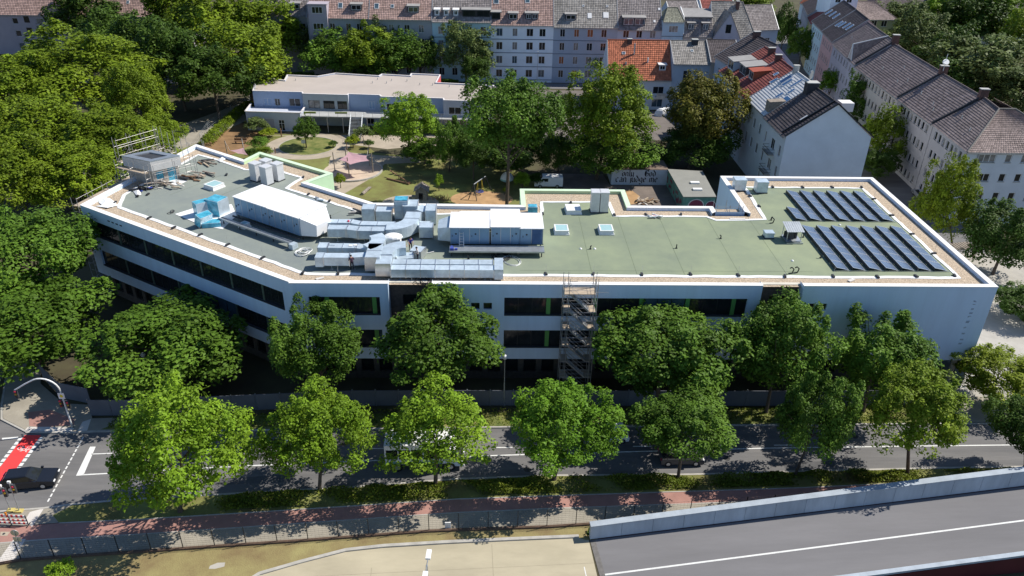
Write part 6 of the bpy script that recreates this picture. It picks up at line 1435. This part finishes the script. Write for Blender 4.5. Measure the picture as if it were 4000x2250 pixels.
h = house('house with wine-red tiled roof next to the white sheeted roof', (46,147.2), (0,-1), 10.4, 13.6, 12.3, 17.0, w_white, t_wine, ((8.4,10.2),(5.0,6.8)), [(1.2,2.4),(4.4,5.6),(7.6,8.8)], gm=curt, group=SR, ridge_v=.6)
dormer(h, 1.0, .30, 2.6, 1.7, 1, t_red, rm('roof_bright_red', (.42,.10,.06)), w_cream); roof_window(h, 5.6, .66, .9, 1.0, skyb); roof_window(h, 8.0, .5, 1.2, 1.6, skyb); chimney(h, .3, .95, .6, 1.2, .5)
h = house('house with patched red and dark roof and blue roof terrace boxes', (46.4,158.2), (.03,-1), 10.8, 13.5, 12.2, 16.8, w_lblue, t_wine, ((8.4,10.2),(5.0,6.8)), [(1.2,2.4),(4.4,5.6),(7.6,8.8)], gm=curt, group=SR, ridge_v=.62)
dormer(h, .8, .14, 3.6, 2.0, 1, w_tblue, flat_grey, w_tblue); dormer(h, 6.0, .22, 3.8, 1.9, 1, slate_cheek, flat_grey, slate_cheek); chimney(h, 5.0, .96, .7, 1.3, .5)
h = house('dark slate roofed house closing the street row at the far end', (48.6,170.4), (.16,-1), 12.0, 12.6, 12.2, 16.8, w_pgrey, t_dark, ((8.4,10.2),), [(2,3.2),(6,7.2)], group=SR, ridge_v=.6)
chimney(h, 3.0, .95, .8, 1.4, .6)
# ---- long right-hand terrace
RT = 'tenements of the long right-hand row'
def colsR(W, n): return cols_even(W, n, .95, 1.0)
FR = ((9.9,11.2),(6.7,8.1),(3.5,4.9),(.8,2.1))
def seg(lb, a, b, D, ze, zr, wm_, rm_, n, **k):
    a, b = Vector(a), Vector(b); d = b-a; return house(lb, a, d, d.length, D, ze, zr, wm_, rm_, FR, colsR(d.length, n), gm=[glass,curtain_glass,glass], group=RT, sill=concrete_light, mull=0, **k)
h1 = seg('near end tenement of the right-hand row with pale wall and hipped dusk-brown roof', (73.7,124.4), (72.3,111.3), 13.4, 12, 16.6, w_dusk, t_mid, 7, roof=False, no_end=True)
h2 = seg('second tenement of the right-hand row with dusk-brown roof and satellite dish', (74.8,139.6), (73.72,124.6), 13.3, 12, 16.6, w_dusk, t_mid, 8)
h3 = seg('third tenement of the right-hand row under a long dusk-brown roof', (76.9,164.0), (74.85,139.8), 13.2, 12.05, 16.7, w_cream, t_mid, 12)
h4 = seg('tenement with steep little cross gable in the middle of the right-hand row', (79.9,184.5), (77.0,164.2), 13.2, 12.3, 17.2, w_lav, t_mid, 8)
h5 = seg('pink-fronted tenement with dark roof and blue roof windows', (82.3,197.5), (80.0,184.8), 13.2, 12.6, 17.8, w_pinkw, t_dark, 5)
h6 = seg('pale blue-fronted tenement with dark roof and slanted skylights', (84.6,211), (82.4,197.8), 13.2, 12.6, 17.8, w_lblue, t_dark, 5)
h7 = seg('yellow-fronted tenement further up the right-hand row', (87.6,222), (84.8,211.3), 13, 11.5, 16, w_yel, t_wine, 4)
h8 = seg('lavender-fronted tenement furthest up the right-hand row', (93,242), (87.8,222.4), 13, 12, 16.5, w_lav, t_dark, 6)
for h, L_ in ((h1,((3,.4),(8,.3))),(h2,((3,.35),(9,.3),(11,.2))),(h3,((4,.45),(9,.3),(14,.6),(18,.25),(20,.4))),(h4,((4,.4),(9,.25),(15,.3)))):
    for s, v in L_: roof_pipe(h, s, v, .6, .09)
for h in (h2,h3,h4):
    m = MB().hexa([h.P(h.W-.16,-.3,h.ze-.1),h.P(h.W+.16,-.3,h.ze-.1),h.P(h.W+.16,h.D/2,h.zr),h.P(h.W-.16,h.D/2,h.zr),h.P(h.W-.16,-.3,h.ze+.32),h.P(h.W+.16,-.3,h.ze+.32),h.P(h.W+.16,h.D/2,h.zr+.42),h.P(h.W-.16,h.D/2,h.zr+.42)]).build('fire_wall', slate_cheek, h.t)
    chimney(h, h.W-.2, 1.0, .8, 1.3, .7)
MB().tube(h2.P(.1,6.4,18.7),h2.P(.3,6.4,18.9),.55,12).tube(h2.P(.1,6.4,17.2),h2.P(.1,6.4,20.2),.05,5).build('satellite_dish', white_plastic, h2.t)
for s, v in ((2,.3),(4,.34),(7,.4),(9.5,.42)): roof_window(h5, s, v, 1.2, 2.0, skyb)
for s, v in ((1.5,.35),(5,.38),(8.5,.4)): roof_window(h6, s, v, 1.2, 2.0, skyb)
# end wall of the near tenement towards the camera, with its windows
e = h1; O_, U_ = (72.3,111.3,0), Vector((1,-.0,0)); ew = MB(); ops = []
for z0, z1 in ((10.2,11.5),(7.1,8.4),(4.0,5.3)): ops += [(1.9,4.6,z0,z1),(6.1,7.1,z0,z1),(8.6,9.6,z0,z1),(11.2,12.2,z0,z1)]
wallgrid(ew, (72.3,111.05,0), U_, 17, 0, 12.0, ops, .2); ew.poly([(89.3,111.05,0),(89.3,124,0),(89.3,124,12),(89.3,111.05,12)]); ew.build('end_wall', w_white, e.t)
for o_ in ops: window(e.t, (72.3,111.05,0), U_, *o_, frame_white, curtain_glass if o_[2] > 9 else glass, 2 if o_[1]-o_[0] > 2 else 0, 0, .1, .09, concrete_light)
tile_field(h1.P(0,-.35,11.85),(72.0,110.75,11.85),(79.2,117.5,16.6),h1.P(0,6.7,16.6),t_mid,e.t); tile_field((89.6,124,11.85),h1.P(0,13.7,11.85),h1.P(0,6.8,16.6),(82,118,16.6),t_mid,e.t,.6,.8)
MB().tube(h1.P(0,6.7,16.7),(79.2,117.5,16.7),.13,6).build('ridge_cap', t_mid, e.t)
tile_field((72.0,110.75,11.85),(89.6,110.75,11.85),(81.8,117.5,16.6),(79.2,117.5,16.6),t_hip,e.t)
tile_field((89.6,110.75,11.85),(89.6,124,11.85),(82,124,16.6),(81.8,117.5,16.6),t_hip,e.t,.6,.8)
MB().tube((72.0,110.75,11.95),(79.2,117.5,16.7),.13,6).tube((79.2,117.5,16.7),(81.8,117.5,16.7),.13,6).tube((81.8,117.5,16.7),(89.6,110.75,11.95),.13,6).build('hip_cap', t_pale, e.t)
MB().bar((72,110.68,11.75),(89.6,110.68,11.75),.16,.14).build('gutter', gut, e.t); MB().bar((74.0,110.95,0),(74.0,110.95,11.7),.12).build('downpipe', gut, e.t)
MB().tube((83.6,112.6,13.0),(83.6,112.6,14.4),.28,8).build('vent_pipe', galv_dull, e.t)
# cross gable on the fourth tenement
g = h4; c0 = g.P(14.2,-.2,12.1); c1 = g.P(17.0,-.2,12.1); pk = g.P(15.6,-.2,15.4); rk = g.P(15.6,6.6,17.4)
MB().poly([c0,c1,pk]).build('cross_gable_wall', w_dusk, g.t); tile_field(c0,c0+Vector((.01,.01,.01)),rk,pk,t_pale,g.t,.4,.5); tile_field(c1,c1+Vector((.01,.01,.01)),rk,pk,t_hip,g.t,.4,.5); MB().tube(pk,rk,.12,6).tube(c0,pk,.1,5).tube(c1,pk,.1,5).build('gable_trim', cap_white, g.t)
# ---- behind the right-hand row
h = house('yellow-green walled block with row of framed windows and brown hip roof', (97.5,219), (1,.06), 14, 14, 11.6, 15.0, w_ygreen, t_hip, ((9.6,11.2),(4.4,5.8)), [(1,2.6),(3.9,5.5),(6.8,8.4),(9.7,11.3)], hips=(4,4), gm=[glass])
h = house('tall white-blue block with dark windows rising behind the dark roofs', (89.5,214), (1,0), 7.2, 9, 19.5, 20.6, w_wblue, t_grey, ((16.6,18.2),(12.8,14.4),(9.6,11)), [(1.2,2.6),(4.2,5.6)])
h = house('wine-brown roofed block at the top edge behind the green park', (113,241), (1,-.35), 24, 13, 11, 16, w_ygreen, t_mid, ((8.6,10.4),), cols_even(24,9), hips=(4,4))
h = house('blue-grey flat block at the top right corner beyond the park', (150,232), (1,0), 26, 12, 11.5, 13.5, w_gblue, t_dark, ((8,9.8),(5,6.8)), cols_even(26,8))
h = house('house with orange roof at the top edge above the dark skylit roof', (92.5,243), (.24,-1), 12, 12, 12, 17, w_wblue, t_red, ((8.6,10.4),), cols_even(12,4))
# ================================================================== TREES AND PLANTS
def leaf_mat(name, col, col2, tvv=.42): return mat(name, col, .55, .22, .22, spec=.14, col2=col2, detail=3, tv=tvv, rnd=.12, trans=.22)
L_plane = leaf_mat('plane_leaves', (.15,.27,.016), (.215,.33,.024)); L_maple = leaf_mat('maple_leaves', (.075,.150,.016), (.110,.195,.022)); L_lind = leaf_mat('linden_leaves', (.140,.215,.014), (.190,.26,.018)); L_dark = leaf_mat('dark_leaves', (.052,.100,.014), (.078,.135,.018)); L_olive = leaf_mat('chestnut_leaves', (.115,.125,.018), (.18,.155,.022)); L_yel = leaf_mat('yellowing_leaves', (.185,.265,.014), (.26,.305,.02)); L_lime = leaf_mat('lime_leaves', (.125,.205,.015), (.19,.25,.018)); L_grey = leaf_mat('greyish_leaves', (.11,.16,.045), (.155,.195,.055)); L_fresh = leaf_mat('fresh_leaves', (.105,.23,.016), (.16,.29,.022))
bark = mat('bark', (.11,.085,.065), .9, .25, 4, bump=.5)
def crown_mesh(seed, nl, per, lr, leaf, low=-.55, up=.45, sprouts=0):
    rng = np.random.default_rng(seed)
    d = rng.normal(size=(nl*3,3)); d /= np.linalg.norm(d, axis=1)[:,None]; d = d[d[:,2] > low][:nl]; nl = len(d)
    rad = rng.uniform(.30,1.0,nl)**.55*(1-lr*.72)
    # uneven outline: slow bumps over the sphere
    ph = rng.uniform(0,6.28,4); bump = 1+.13*np.sin(3*np.arctan2(d[:,1],d[:,0])+ph[0])+.10*np.sin(5*d[:,2]+ph[1])+.10*np.sin(7*d[:,0]+ph[2])
    C = d*(rad*bump)[:,None]; R = lr*rng.uniform(.55,1.2,nl); SZ = np.full(nl,.8)
    if sprouts:
        k = np.where(d[:,2] > .05)[0][:sprouts]; C[k] = d[k]*rng.uniform(.76,.93,len(k))[:,None]*bump[k][:,None]; R[k] = lr*rng.uniform(.35,.55,len(k)); SZ[k] = 1.9
    n = nl*per; li = np.repeat(np.arange(nl), per)
    e = rng.normal(size=(n,3)); e /= np.linalg.norm(e, axis=1)[:,None]
    bias = d[li]*.55+np.array([0,0,up])[None]; e = e+bias*rng.uniform(.2,1.2,n)[:,None]; e /= np.linalg.norm(e, axis=1)[:,None]
    Pn = C[li]+e*(R[li]*rng.uniform(.35,1.12,n)**.6)[:,None]*np.stack([np.ones(n),np.ones(n),SZ[li]],1)
    nr = e*.7+np.array([0,0,.55])[None]+rng.normal(size=(n,3))*.42; nr /= np.linalg.norm(nr, axis=1)[:,None]
    tg = np.cross(nr, rng.normal(size=(n,3))); tg /= np.linalg.norm(tg, axis=1)[:,None]; bt = np.cross(nr, tg)
    s = leaf*rng.uniform(.55,1.35,n)[:,None]; w_ = s*rng.uniform(.55,.8,n)[:,None]
    V = np.stack([Pn-tg*s*.5, Pn+bt*w_*.5-nr*s*.10, Pn+tg*s*.55-nr*s*.16, Pn-bt*w_*.5-nr*s*.10], 1).reshape(-1,3)
    Q = np.arange(n*4).reshape(n,4)
    lv = rng.random(nl); tv = np.clip(.5*lv[li]+.5*rng.random(n), 0, 1)
    return np_mesh('crown', V, Q, [L_maple], tv)
CM = {'fine':[crown_mesh(11+i, 190, 120, .20, .050, sprouts=14) for i in range(4)], 'thin':[crown_mesh(91, 165, 80, .19, .050, sprouts=14)], 'clump':[crown_mesh(31+i, 105, 200, .27, .056, -.6, .6, sprouts=16) for i in range(4)], 'far':[crown_mesh(51+i, 120, 100, .25, .07, sprouts=10) for i in range(4)], 'bush':[crown_mesh(71+i, 45, 60, .36, .13, -.2) for i in range(3)]}
TN = [0]
def tree_at(x, y, cx, cy, hc, a, b, kind, lm, lb, group=None, trunk=True, name='tree', cat='tree', tr=None):
    TN[0] += 1; i = TN[0]; rg = random.Random(i*17)
    t = thing(name, lb, cat, (x,y,0), 0, group)
    me = CM[kind][i % len(CM[kind])]; c = bpy.data.objects.new('crown', me); COL.objects.link(c); c.parent = t
    c.location = (cx-x, cy-y, hc); c.rotation_euler = (0,0,rg.uniform(0,6.28)); c.scale = (a,a,b); c['kind'] = 'stuff'
    c.material_slots[0].link = 'OBJECT'; c.material_slots[0].material = lm
    if trunk:
        m = MB(); r = tr or max(.10, .036*a); top = Vector((cx, cy, hc-.05*b)); base = Vector((x,y,0)); mid = base+(top-base)*.5+Vector((rg.uniform(-.1,.1)*a*.4,rg.uniform(-.1,.1)*a*.4,0))
        m.tube(base-Vector((0,0,.1)), base+Vector((0,0,.35)), r*1.5, 8, r2=r*1.05); m.tube(base+Vector((0,0,.35)), mid, r*1.05, 8, r2=r*.8); m.tube(mid, top, r*.8, 7, r2=r*.35)
        for k in range(8):
            an = rg.uniform(0,6.28); st_ = mid+(top-mid)*rg.uniform(-.15,.8); en = Vector((cx+a*.72*math.cos(an), cy+a*.72*math.sin(an), hc+b*rg.uniform(-.3,.5))); kn = st_+(en-st_)*.5+Vector((0,0,.06*b))
            m.tube(st_, kn, r*.4, 5, r2=r*.26, cap=False); m.tube(kn, en, r*.26, 5, r2=r*.09, cap=False)
        m.build('trunk', bark, t)
    return t
def tree(px, py, rx, ry, kind, lm, lb, hc=None, base=None, gy=None, **kw):
    """crown measured in the photograph: centre, half width, half height; stands on the mark 'base' or at the depth gy or with its centre at height hc"""
    d = _r2*(px-2000)+_d2*(py-1125)+_fwd*F
    if base: B = at(*base); c = CC+d*(B.y/d.y)
    elif gy: c = CC+d*(gy/d.y); B = Vector((c.x,c.y,0))
    else: c = at(px,py,hc); B = Vector((c.x,c.y,0))
    sl = (c-CC).length; a = rx*sl/F*(1.12 if kind == 'far' else .96); th = math.asin((CH-c.z)/sl); rm_ = ry*sl/F*(1.12 if kind == 'far' else .97)
    b = math.sqrt(max(rm_**2-(a*math.sin(th))**2, (.55*a)**2))/math.cos(th); b = min(b, 1.7*a)
    hcz = c.z
    if hcz-b < .25: b = max(.5*b, hcz-.25)
    return tree_at(B.x, B.y, c.x, c.y, hcz, a, b, kind, lm, lb, **kw)
FR_ = 'street trees along the verge'; SE_ = 'maples before the school front'
tree(700,1745,250,262,'fine',L_plane,'bright yellow-green plane tree, leftmost of the front row, beside the stop line',base=(706,2000),group=FR_)
tree(1250,1685,205,205,'fine',L_plane,'bright yellow-green plane tree standing left of the white bus',base=(1250,1915),group=FR_)
tree(1705,1685,236,212,'thin',L_plane,'thin-crowned yellow-green plane tree in front of the white bus',base=(1702,1893),group=FR_)
tree(2205,1655,232,208,'fine',L_fresh,'dense bright green plane tree right below the scaffold stair tower',base=(2165,1875),group=FR_)
tree(2670,1662,192,160,'clump',L_maple,'dark green maple of the front row over the silver car',base=(2648,1868),group=FR_)
tree(3185,1640,148,190,'clump',L_maple,'narrow dark green maple of the front row below the blank white wall',base=(3107,1856),group=FR_)
tree(3575,1600,190,172,'fine',L_lime,'airy yellow-green plane tree with slim bare trunk beside the ramp wall',base=(3542,1853),group=FR_)
tree(4010,1660,125,130,'clump',L_dark,'dark maple cut by the right edge above the ramp',base=(4000,1828),group=FR_)
tree(655,1345,300,205,'clump',L_maple,'broad maple below the angled left wing',gy=68.3,group=SE_)
tree(1235,1340,188,185,'clump',L_maple,'round maple before the corner windows of the school',gy=63.2,group=SE_)
tree(1710,1325,255,215,'clump',L_maple,'wide maple before the left brick recess of the school',gy=63.2,group=SE_)
tree(2600,1370,282,235,'clump',L_maple,'widest maple, right beside the scaffold stair tower',gy=63.4,group=SE_)
tree(3050,1360,195,220,'clump',L_maple,'tall maple before the right brick recess of the school',gy=63.3,group=SE_)
tree(3440,1380,185,175,'clump',L_maple,'ragged maple before the blank right end wall of the school',gy=63.4,group=SE_)
tree(3890,1470,150,88,'fine',L_yel,'small yellow-green tree on the bright forecourt at the right',base=(3880,1570))
tree(105,1000,225,185,'clump',L_maple,'tall maple left of the school beside the scaffolded end wall',gy=80)
tree(100,1265,275,205,'clump',L_maple,'massive maple overhanging the dark side street at the left edge',gy=71.5)
tree(3930,930,145,215,'clump',L_dark,'dark spreading tree at the right edge beside the school',gy=94)
tree(3700,800,112,168,'fine',L_yel,'upright yellow-green tree before the right-hand corner tenement',base=(3720,985))
tree(4020,1190,110,130,'clump',L_dark,'shadowy tree at the right edge above the forecourt',gy=82)
# --- park on the left
LP_ = 'linden trees of the park'
for (px,py,rx,ry,hc,lb) in ((320,300,265,165,11,'great bright linden crowning the middle of the park mass'),(90,350,160,125,11,'bright linden at the left edge below the mauve tenement'),(520,400,130,140,10,'bright linden on the right flank of the park mass'),(180,520,230,150,10,'bright linden in the lower middle of the park mass'),(440,560,210,120,9,'bright linden just behind the roof scaffolding'),(60,690,170,150,9,'shaded linden at the left edge below the park mass'),(300,690,190,120,8,'dark-sided linden left of the scaffolded corner'),(620,520,95,80,6,'small bright linden at the tip of the park mass beside the path'),(150,225,80,38,10,'far linden below the windows of the mauve tenement')):
    tree(px,py,rx,ry,'fine',L_lind,lb,hc=hc,group=LP_)
DK_ = 'dark trees behind the park'
for (px,py,rx,ry,hc,lm,lb) in ((330,60,120,100,11,L_dark,'dark tree splitting the pinkish tenement roof in two'),(430,150,110,90,10,L_dark,'dark tree left of the shadowy gap in the park'),(570,180,120,110,11,L_dark,'blackish green tree in the middle of the park gap'),(700,60,130,110,12,L_lind,'sunlit tree at the top edge right of the pinkish roof'),(690,250,120,130,10,L_dark,'dark tree leaning over the shaded park ground'),(850,110,160,130,12,L_lind,'tall sunlit tree at the top edge left of the bay-fronted tenement'),(830,300,130,110,9,L_dark,'dark tree above the ivy hedge'),(960,230,150,110,10,L_lind,'mid green tree left of the kindergarten roof'),(1050,110,140,110,11,L_lind,'mid green tree hiding the foot of the set-back end house'),(1010,320,60,70,6,L_dark,'small dark tree at the left end of the kindergarten')):
    tree(px,py,rx,ry,'far',lm,lb,hc=hc,group=DK_)
MK_ = 'trees between terrace and kindergarten'
for (px,py,rx,ry,hc,lm,lb) in ((1250,190,80,80,7,L_grey,'grey-green tree before the bay-fronted tenement'),(1360,150,100,80,8,L_grey,'broad grey-green tree left of the middle behind the kindergarten'),(1490,170,105,90,8,L_grey,'broad grey-green tree in the middle behind the kindergarten'),(1440,240,110,50,5,L_dark,'low dark tree close behind the kindergarten roof'),(1590,170,70,60,7,L_grey,'loose grey-green tree before the turquoise tenement'),(1640,220,85,70,6,L_dark,'dark tree right behind the kindergarten roof corner'),(1820,200,100,95,8,L_grey,'fan-shaped grey-green tree before the turquoise tenement'),(1300,215,110,85,7,L_maple,'dense tree left of centre behind the kindergarten roof'),(1425,205,115,95,8,L_lind,'dense tree in the centre behind the kindergarten roof'),(1545,225,110,80,7,L_maple,'dense tree right of centre behind the kindergarten roof'),(1860,280,55,50,5,L_dark,'small dark tree at the right end of the kindergarten roof')):
    tree(px,py,rx,ry,'far',lm,lb,hc=hc,group=MK_)
# --- garden trees
tree(1600,480,135,112,'fine',L_plane,'bright loose-crowned tree before the kindergarten balcony',base=(1590,615))
tree(1985,465,205,200,'clump',L_maple,'great green tree in the middle of the garden',gy=116)
tree(1995,575,190,115,'clump',L_dark,'separate darker crown for the shaded lower foliage of the great garden tree',gy=132)  # the great tree's own lower crown, its shade put into darker leaves
tree(1760,560,80,112,'clump',L_maple,'slim green tree left of the great garden tree',base=(1755,670))
tree(2380,450,198,190,'fine',L_lind,'great olive-green tree behind the white van',base=(2330,700))
tree(2390,590,180,115,'clump',L_maple,'shaded lower tree beside the mural wall',base=(2430,690))
tree(2755,440,168,160,'clump',L_olive,'brown-tinged chestnut tree left of the white gable house',base=(2745,640))
tree(2720,570,150,100,'clump',L_dark,'blackish tree in the shade before the garage roof',base=(2690,660))
tree(1850,610,85,80,'clump',L_dark,'dark undergrowth tree left below the great garden tree',base=(1850,700))  # understorey tree added to shade the lawn
tree(2180,600,85,90,'clump',L_dark,'dark undergrowth tree between the garden trees above the van',base=(2180,690))  # extra tree put in to darken the bright ground here
tree(2560,610,75,60,'far',L_dark,'dark bushy tree behind the mural wall roof',base=(2560,655))  # further understorey added for its shade on the ground
tree(1650,590,85,55,'far',L_maple,'low leafy tree right of the bright loose-crowned tree',base=(1660,640))  # added to bring more shade over the ground by the path
tree(2350,235,62,52,'far',L_lind,'small round tree before the orange-red roof',hc=5)
tree(2190,420,50,60,'far',L_dark,'small dark tree between the two great garden trees',hc=4)
tree(1193,508,52,52,'fine',L_maple,'little round tree growing in the round bed',base=(1197,577),tr=.11)
ST_ = 'street trees of the residential street'
for (px,py,rx,ry,hc,lm,lb) in ((2940,40,85,62,8,L_lind,'tree at the top edge left of the residential street'),(3065,115,48,85,8,L_dark,'dark slender tree at the upper end of the residential street'),(3135,180,48,62,6,L_maple,'maple beside the pink-fronted tenement'),(3250,325,42,42,5,L_fresh,'small bright tree behind the white gable house chimney'),(3365,400,66,92,6,L_maple,'tall maple right of the white gable'),(3470,530,92,118,6,L_lind,'fresh green tree right beside the white gable wall'),(3290,480,45,60,4,L_dark,'dark tree tucked behind the white gable house'),(3440,640,70,50,3,L_dark,'dark low tree in the shaded street corner')):
    tree(px,py,rx,ry,'far',lm,lb,hc=hc,group=ST_)
PR_ = 'trees of the green park on the right'
for (px,py,rx,ry,hc,lm,lb) in ((3520,95,95,70,9,L_grey,'grey-green tree before the yellow-green block'),(3600,165,110,90,8,L_grey,'brownish grey tree behind the roof ridge'),(3690,70,110,80,10,L_plane,'bright tree in the middle of the right-hand park'),(3790,95,110,90,10,L_dark,'dark tree in the middle of the right-hand park'),(3900,70,120,90,11,L_plane,'brightest tree near the top right corner'),(3730,230,110,100,8,L_dark,'shadowed tree behind the right-hand roof ridge'),(3880,270,165,150,9,L_grey,'broad grey-green tree on the right edge of the park'),(3990,170,80,90,10,L_lind,'tree at the right edge below the blue-grey block'),(3980,360,120,90,7,L_grey,'grey-green tree at the right edge above the hip roof'),(3700,330,110,80,6,L_dark,'black-green tree in the gap behind the third tenement'),(3640,20,60,45,9,L_lind,'far tree at the top edge above the right-hand park')):
    tree(px,py,rx,ry,'far',lm,lb,hc=hc,group=PR_)
# --- shrubs
SB_ = 'shrubs round the kindergarten garden'
for (px,py,rx,ry,hc,lm,lb) in ((1003,490,48,40,1.8,L_grey,'grey-green shrub before the lower kindergarten wing'),(1010,560,42,40,1.5,L_maple,'dark shrub left of the ring path'),(1050,515,36,26,1.2,L_yel,'olive shrub beside the kindergarten door'),(1035,590,32,28,1.2,L_lind,'light shrub at the left edge of the ring path'),(985,600,30,26,1.2,L_dark,'purple-dark shrub by the small pink sail'),(1378,548,30,34,1.5,L_yel,'yellowish shrub at the foot of the outside stair'),(1418,520,40,40,1.7,L_grey,'grey-green shrub at the foot of the outside stair'),(1440,560,22,22,1.0,L_dark,'low dark shrub right of the stair shrubs'),(1328,702,26,46,1.5,L_yel,'thin yellow-leaved sapling beside the sand pit'),(1714,711,22,40,1.6,L_plane,'upright light green shrub on the playground lawn'),(2040,705,38,60,1.8,L_plane,'tall light green bamboo clump left of the green parapet'),(1970,742,9,18,.9,L_lind,'tiny sapling beside the nest swing'),(1300,560,20,16,.8,L_dark,'little dark bush behind the round bed'),(2095,700,34,28,1.4,L_dark,'dark bush beside the white van'),(240,2225,48,36,1.2,L_plane,'yellow-green sapling at the lower left edge of the dry bank')):
    tree(px,py,rx,ry,'bush',lm,lb,hc=hc,group=SB_,name='shrub',cat='shrub',tr=.06)
def leaf_scatter(name, pts_fn, n, leaf, lm, seed, parent=None):
    rng = np.random.default_rng(seed); Pn = pts_fn(rng, n); n = len(Pn)
    nr = rng.normal(size=(n,3))*.6+np.array([0,0,.8])[None]; nr /= np.linalg.norm(nr,axis=1)[:,None]
    tg = np.cross(nr, rng.normal(size=(n,3))); tg /= np.linalg.norm(tg,axis=1)[:,None]; bt = np.cross(nr,tg); s = leaf*rng.uniform(.5,1.4,n)[:,None]
    V = np.stack([Pn-tg*s*.5, Pn+bt*s*.33, Pn+tg*s*.5, Pn-bt*s*.33],1).reshape(-1,3)
    return np_obj(name, np_mesh(name, V, np.arange(n*4).reshape(n,4), [lm], rng.random(n)), parent)
def band(A, B, h0, h1):
    A = np.array(A); B = np.array(B)
    def fn(rng, n):
        u = rng.random(n)*(len(A)-1); i = u.astype(int); f = (u-i)[:,None]; a = A[i]+(A[i+1]-A[i])*f; b = B[i]+(B[i+1]-B[i])*f; v = rng.random(n)[:,None]; p = a+(b-a)*v
        hh = h0+(h1-h0)*np.clip(.5+.35*np.sin(p[:,0]*1.7)+.3*np.sin(p[:,0]*.61+p[:,1]*2.1)+.2*np.sin(p[:,1]*3.3), .05, 1)*np.sin(np.pi*v[:,0])**.5
        return np.stack([p[:,0],p[:,1],.1+hh*rng.random(n)**.4],1)
    return fn
def patchy(fn):
    def g(rng, n):
        p = fn(rng, n); m = np.sin(p[:,0]*.55)+.8*np.sin(p[:,0]*1.37+p[:,1])+.7*np.sin(p[:,1]*2.3+p[:,0]*.3)+rng.normal(size=n)*.5
        return p[m > -.35]
    return g
o = leaf_scatter('verge_shrubbery', patchy(band([(-24,49.6),(-12,50.5),(-3,51.3),(6,51.7),(18,52.2),(28,52.6),(40,53.2),(60,53.9)],[(-24,51.4),(-12,52.4),(-3,53.2),(6,53.7),(18,53.9),(28,54.2),(40,54.6),(60,54.9)],.1,.95)), 34000, .20, leaf_mat('cover_leaves',(.10,.145,.014),(.14,.165,.018)), 5); o['kind'] = 'stuff'
o = leaf_scatter('ramp_weeds', band([(8.2,46.6),(14,47.3),(22,48.2)],[(8.6,47.6),(14,48.3),(22,49.2)],.05,.55), 2500, .18, L_dark, 6); o['kind'] = 'stuff'
o = leaf_scatter('verge_grass', band([(-38,60.7),(-10,61.0),(20,61.5),(45,61.9)],[(-38,62.3),(-10,63.8),(20,64.1),(45,64.2)],.03,.30), 12000, .16, MATS['cover_leaves'], 7); o['kind'] = 'stuff'
hd = thing('ivy_hedge','long ivy hedge climbing diagonally beside the park fence','hedge',(-56,143,0))
hp = np.array([P(775,572),P(810,535),P(860,495),P(905,455),P(955,420),P(985,408)]); hq = np.array([P(835,572),P(868,535),P(905,500),P(940,465),P(978,432),P(1000,420)])
o = leaf_scatter('foliage', band(hp,hq,.7,1.9), 9000, .24, L_lind, 8); o.parent = hd; o.location = (56,-143,0); o['kind'] = 'stuff'
for i, (q0, q1, lb) in enumerate((((1080,280),(1285,284),'clipped green hedge behind the kindergarten roof'),((1700,305),(1790,312),'short clipped hedge at the right end of the kindergarten'))):
    a_, b_ = Vector(P(q0[0],q0[1]+10,1.5)), Vector(P(q1[0],q1[1]+10,1.5)); hd = thing('clipped_hedge',lb,'hedge',(a_.x,a_.y,0)); 
    o = leaf_scatter('foliage', band(np.array([tuple(a_),tuple(b_)]),np.array([tuple(a_+Vector((0,1.6))),tuple(b_+Vector((0,1.6)))]),1.6,2.0), 5000, .24, L_maple, 20+i); o.parent = hd; o.location = (-a_.x,-a_.y,0); o['kind'] = 'stuff'
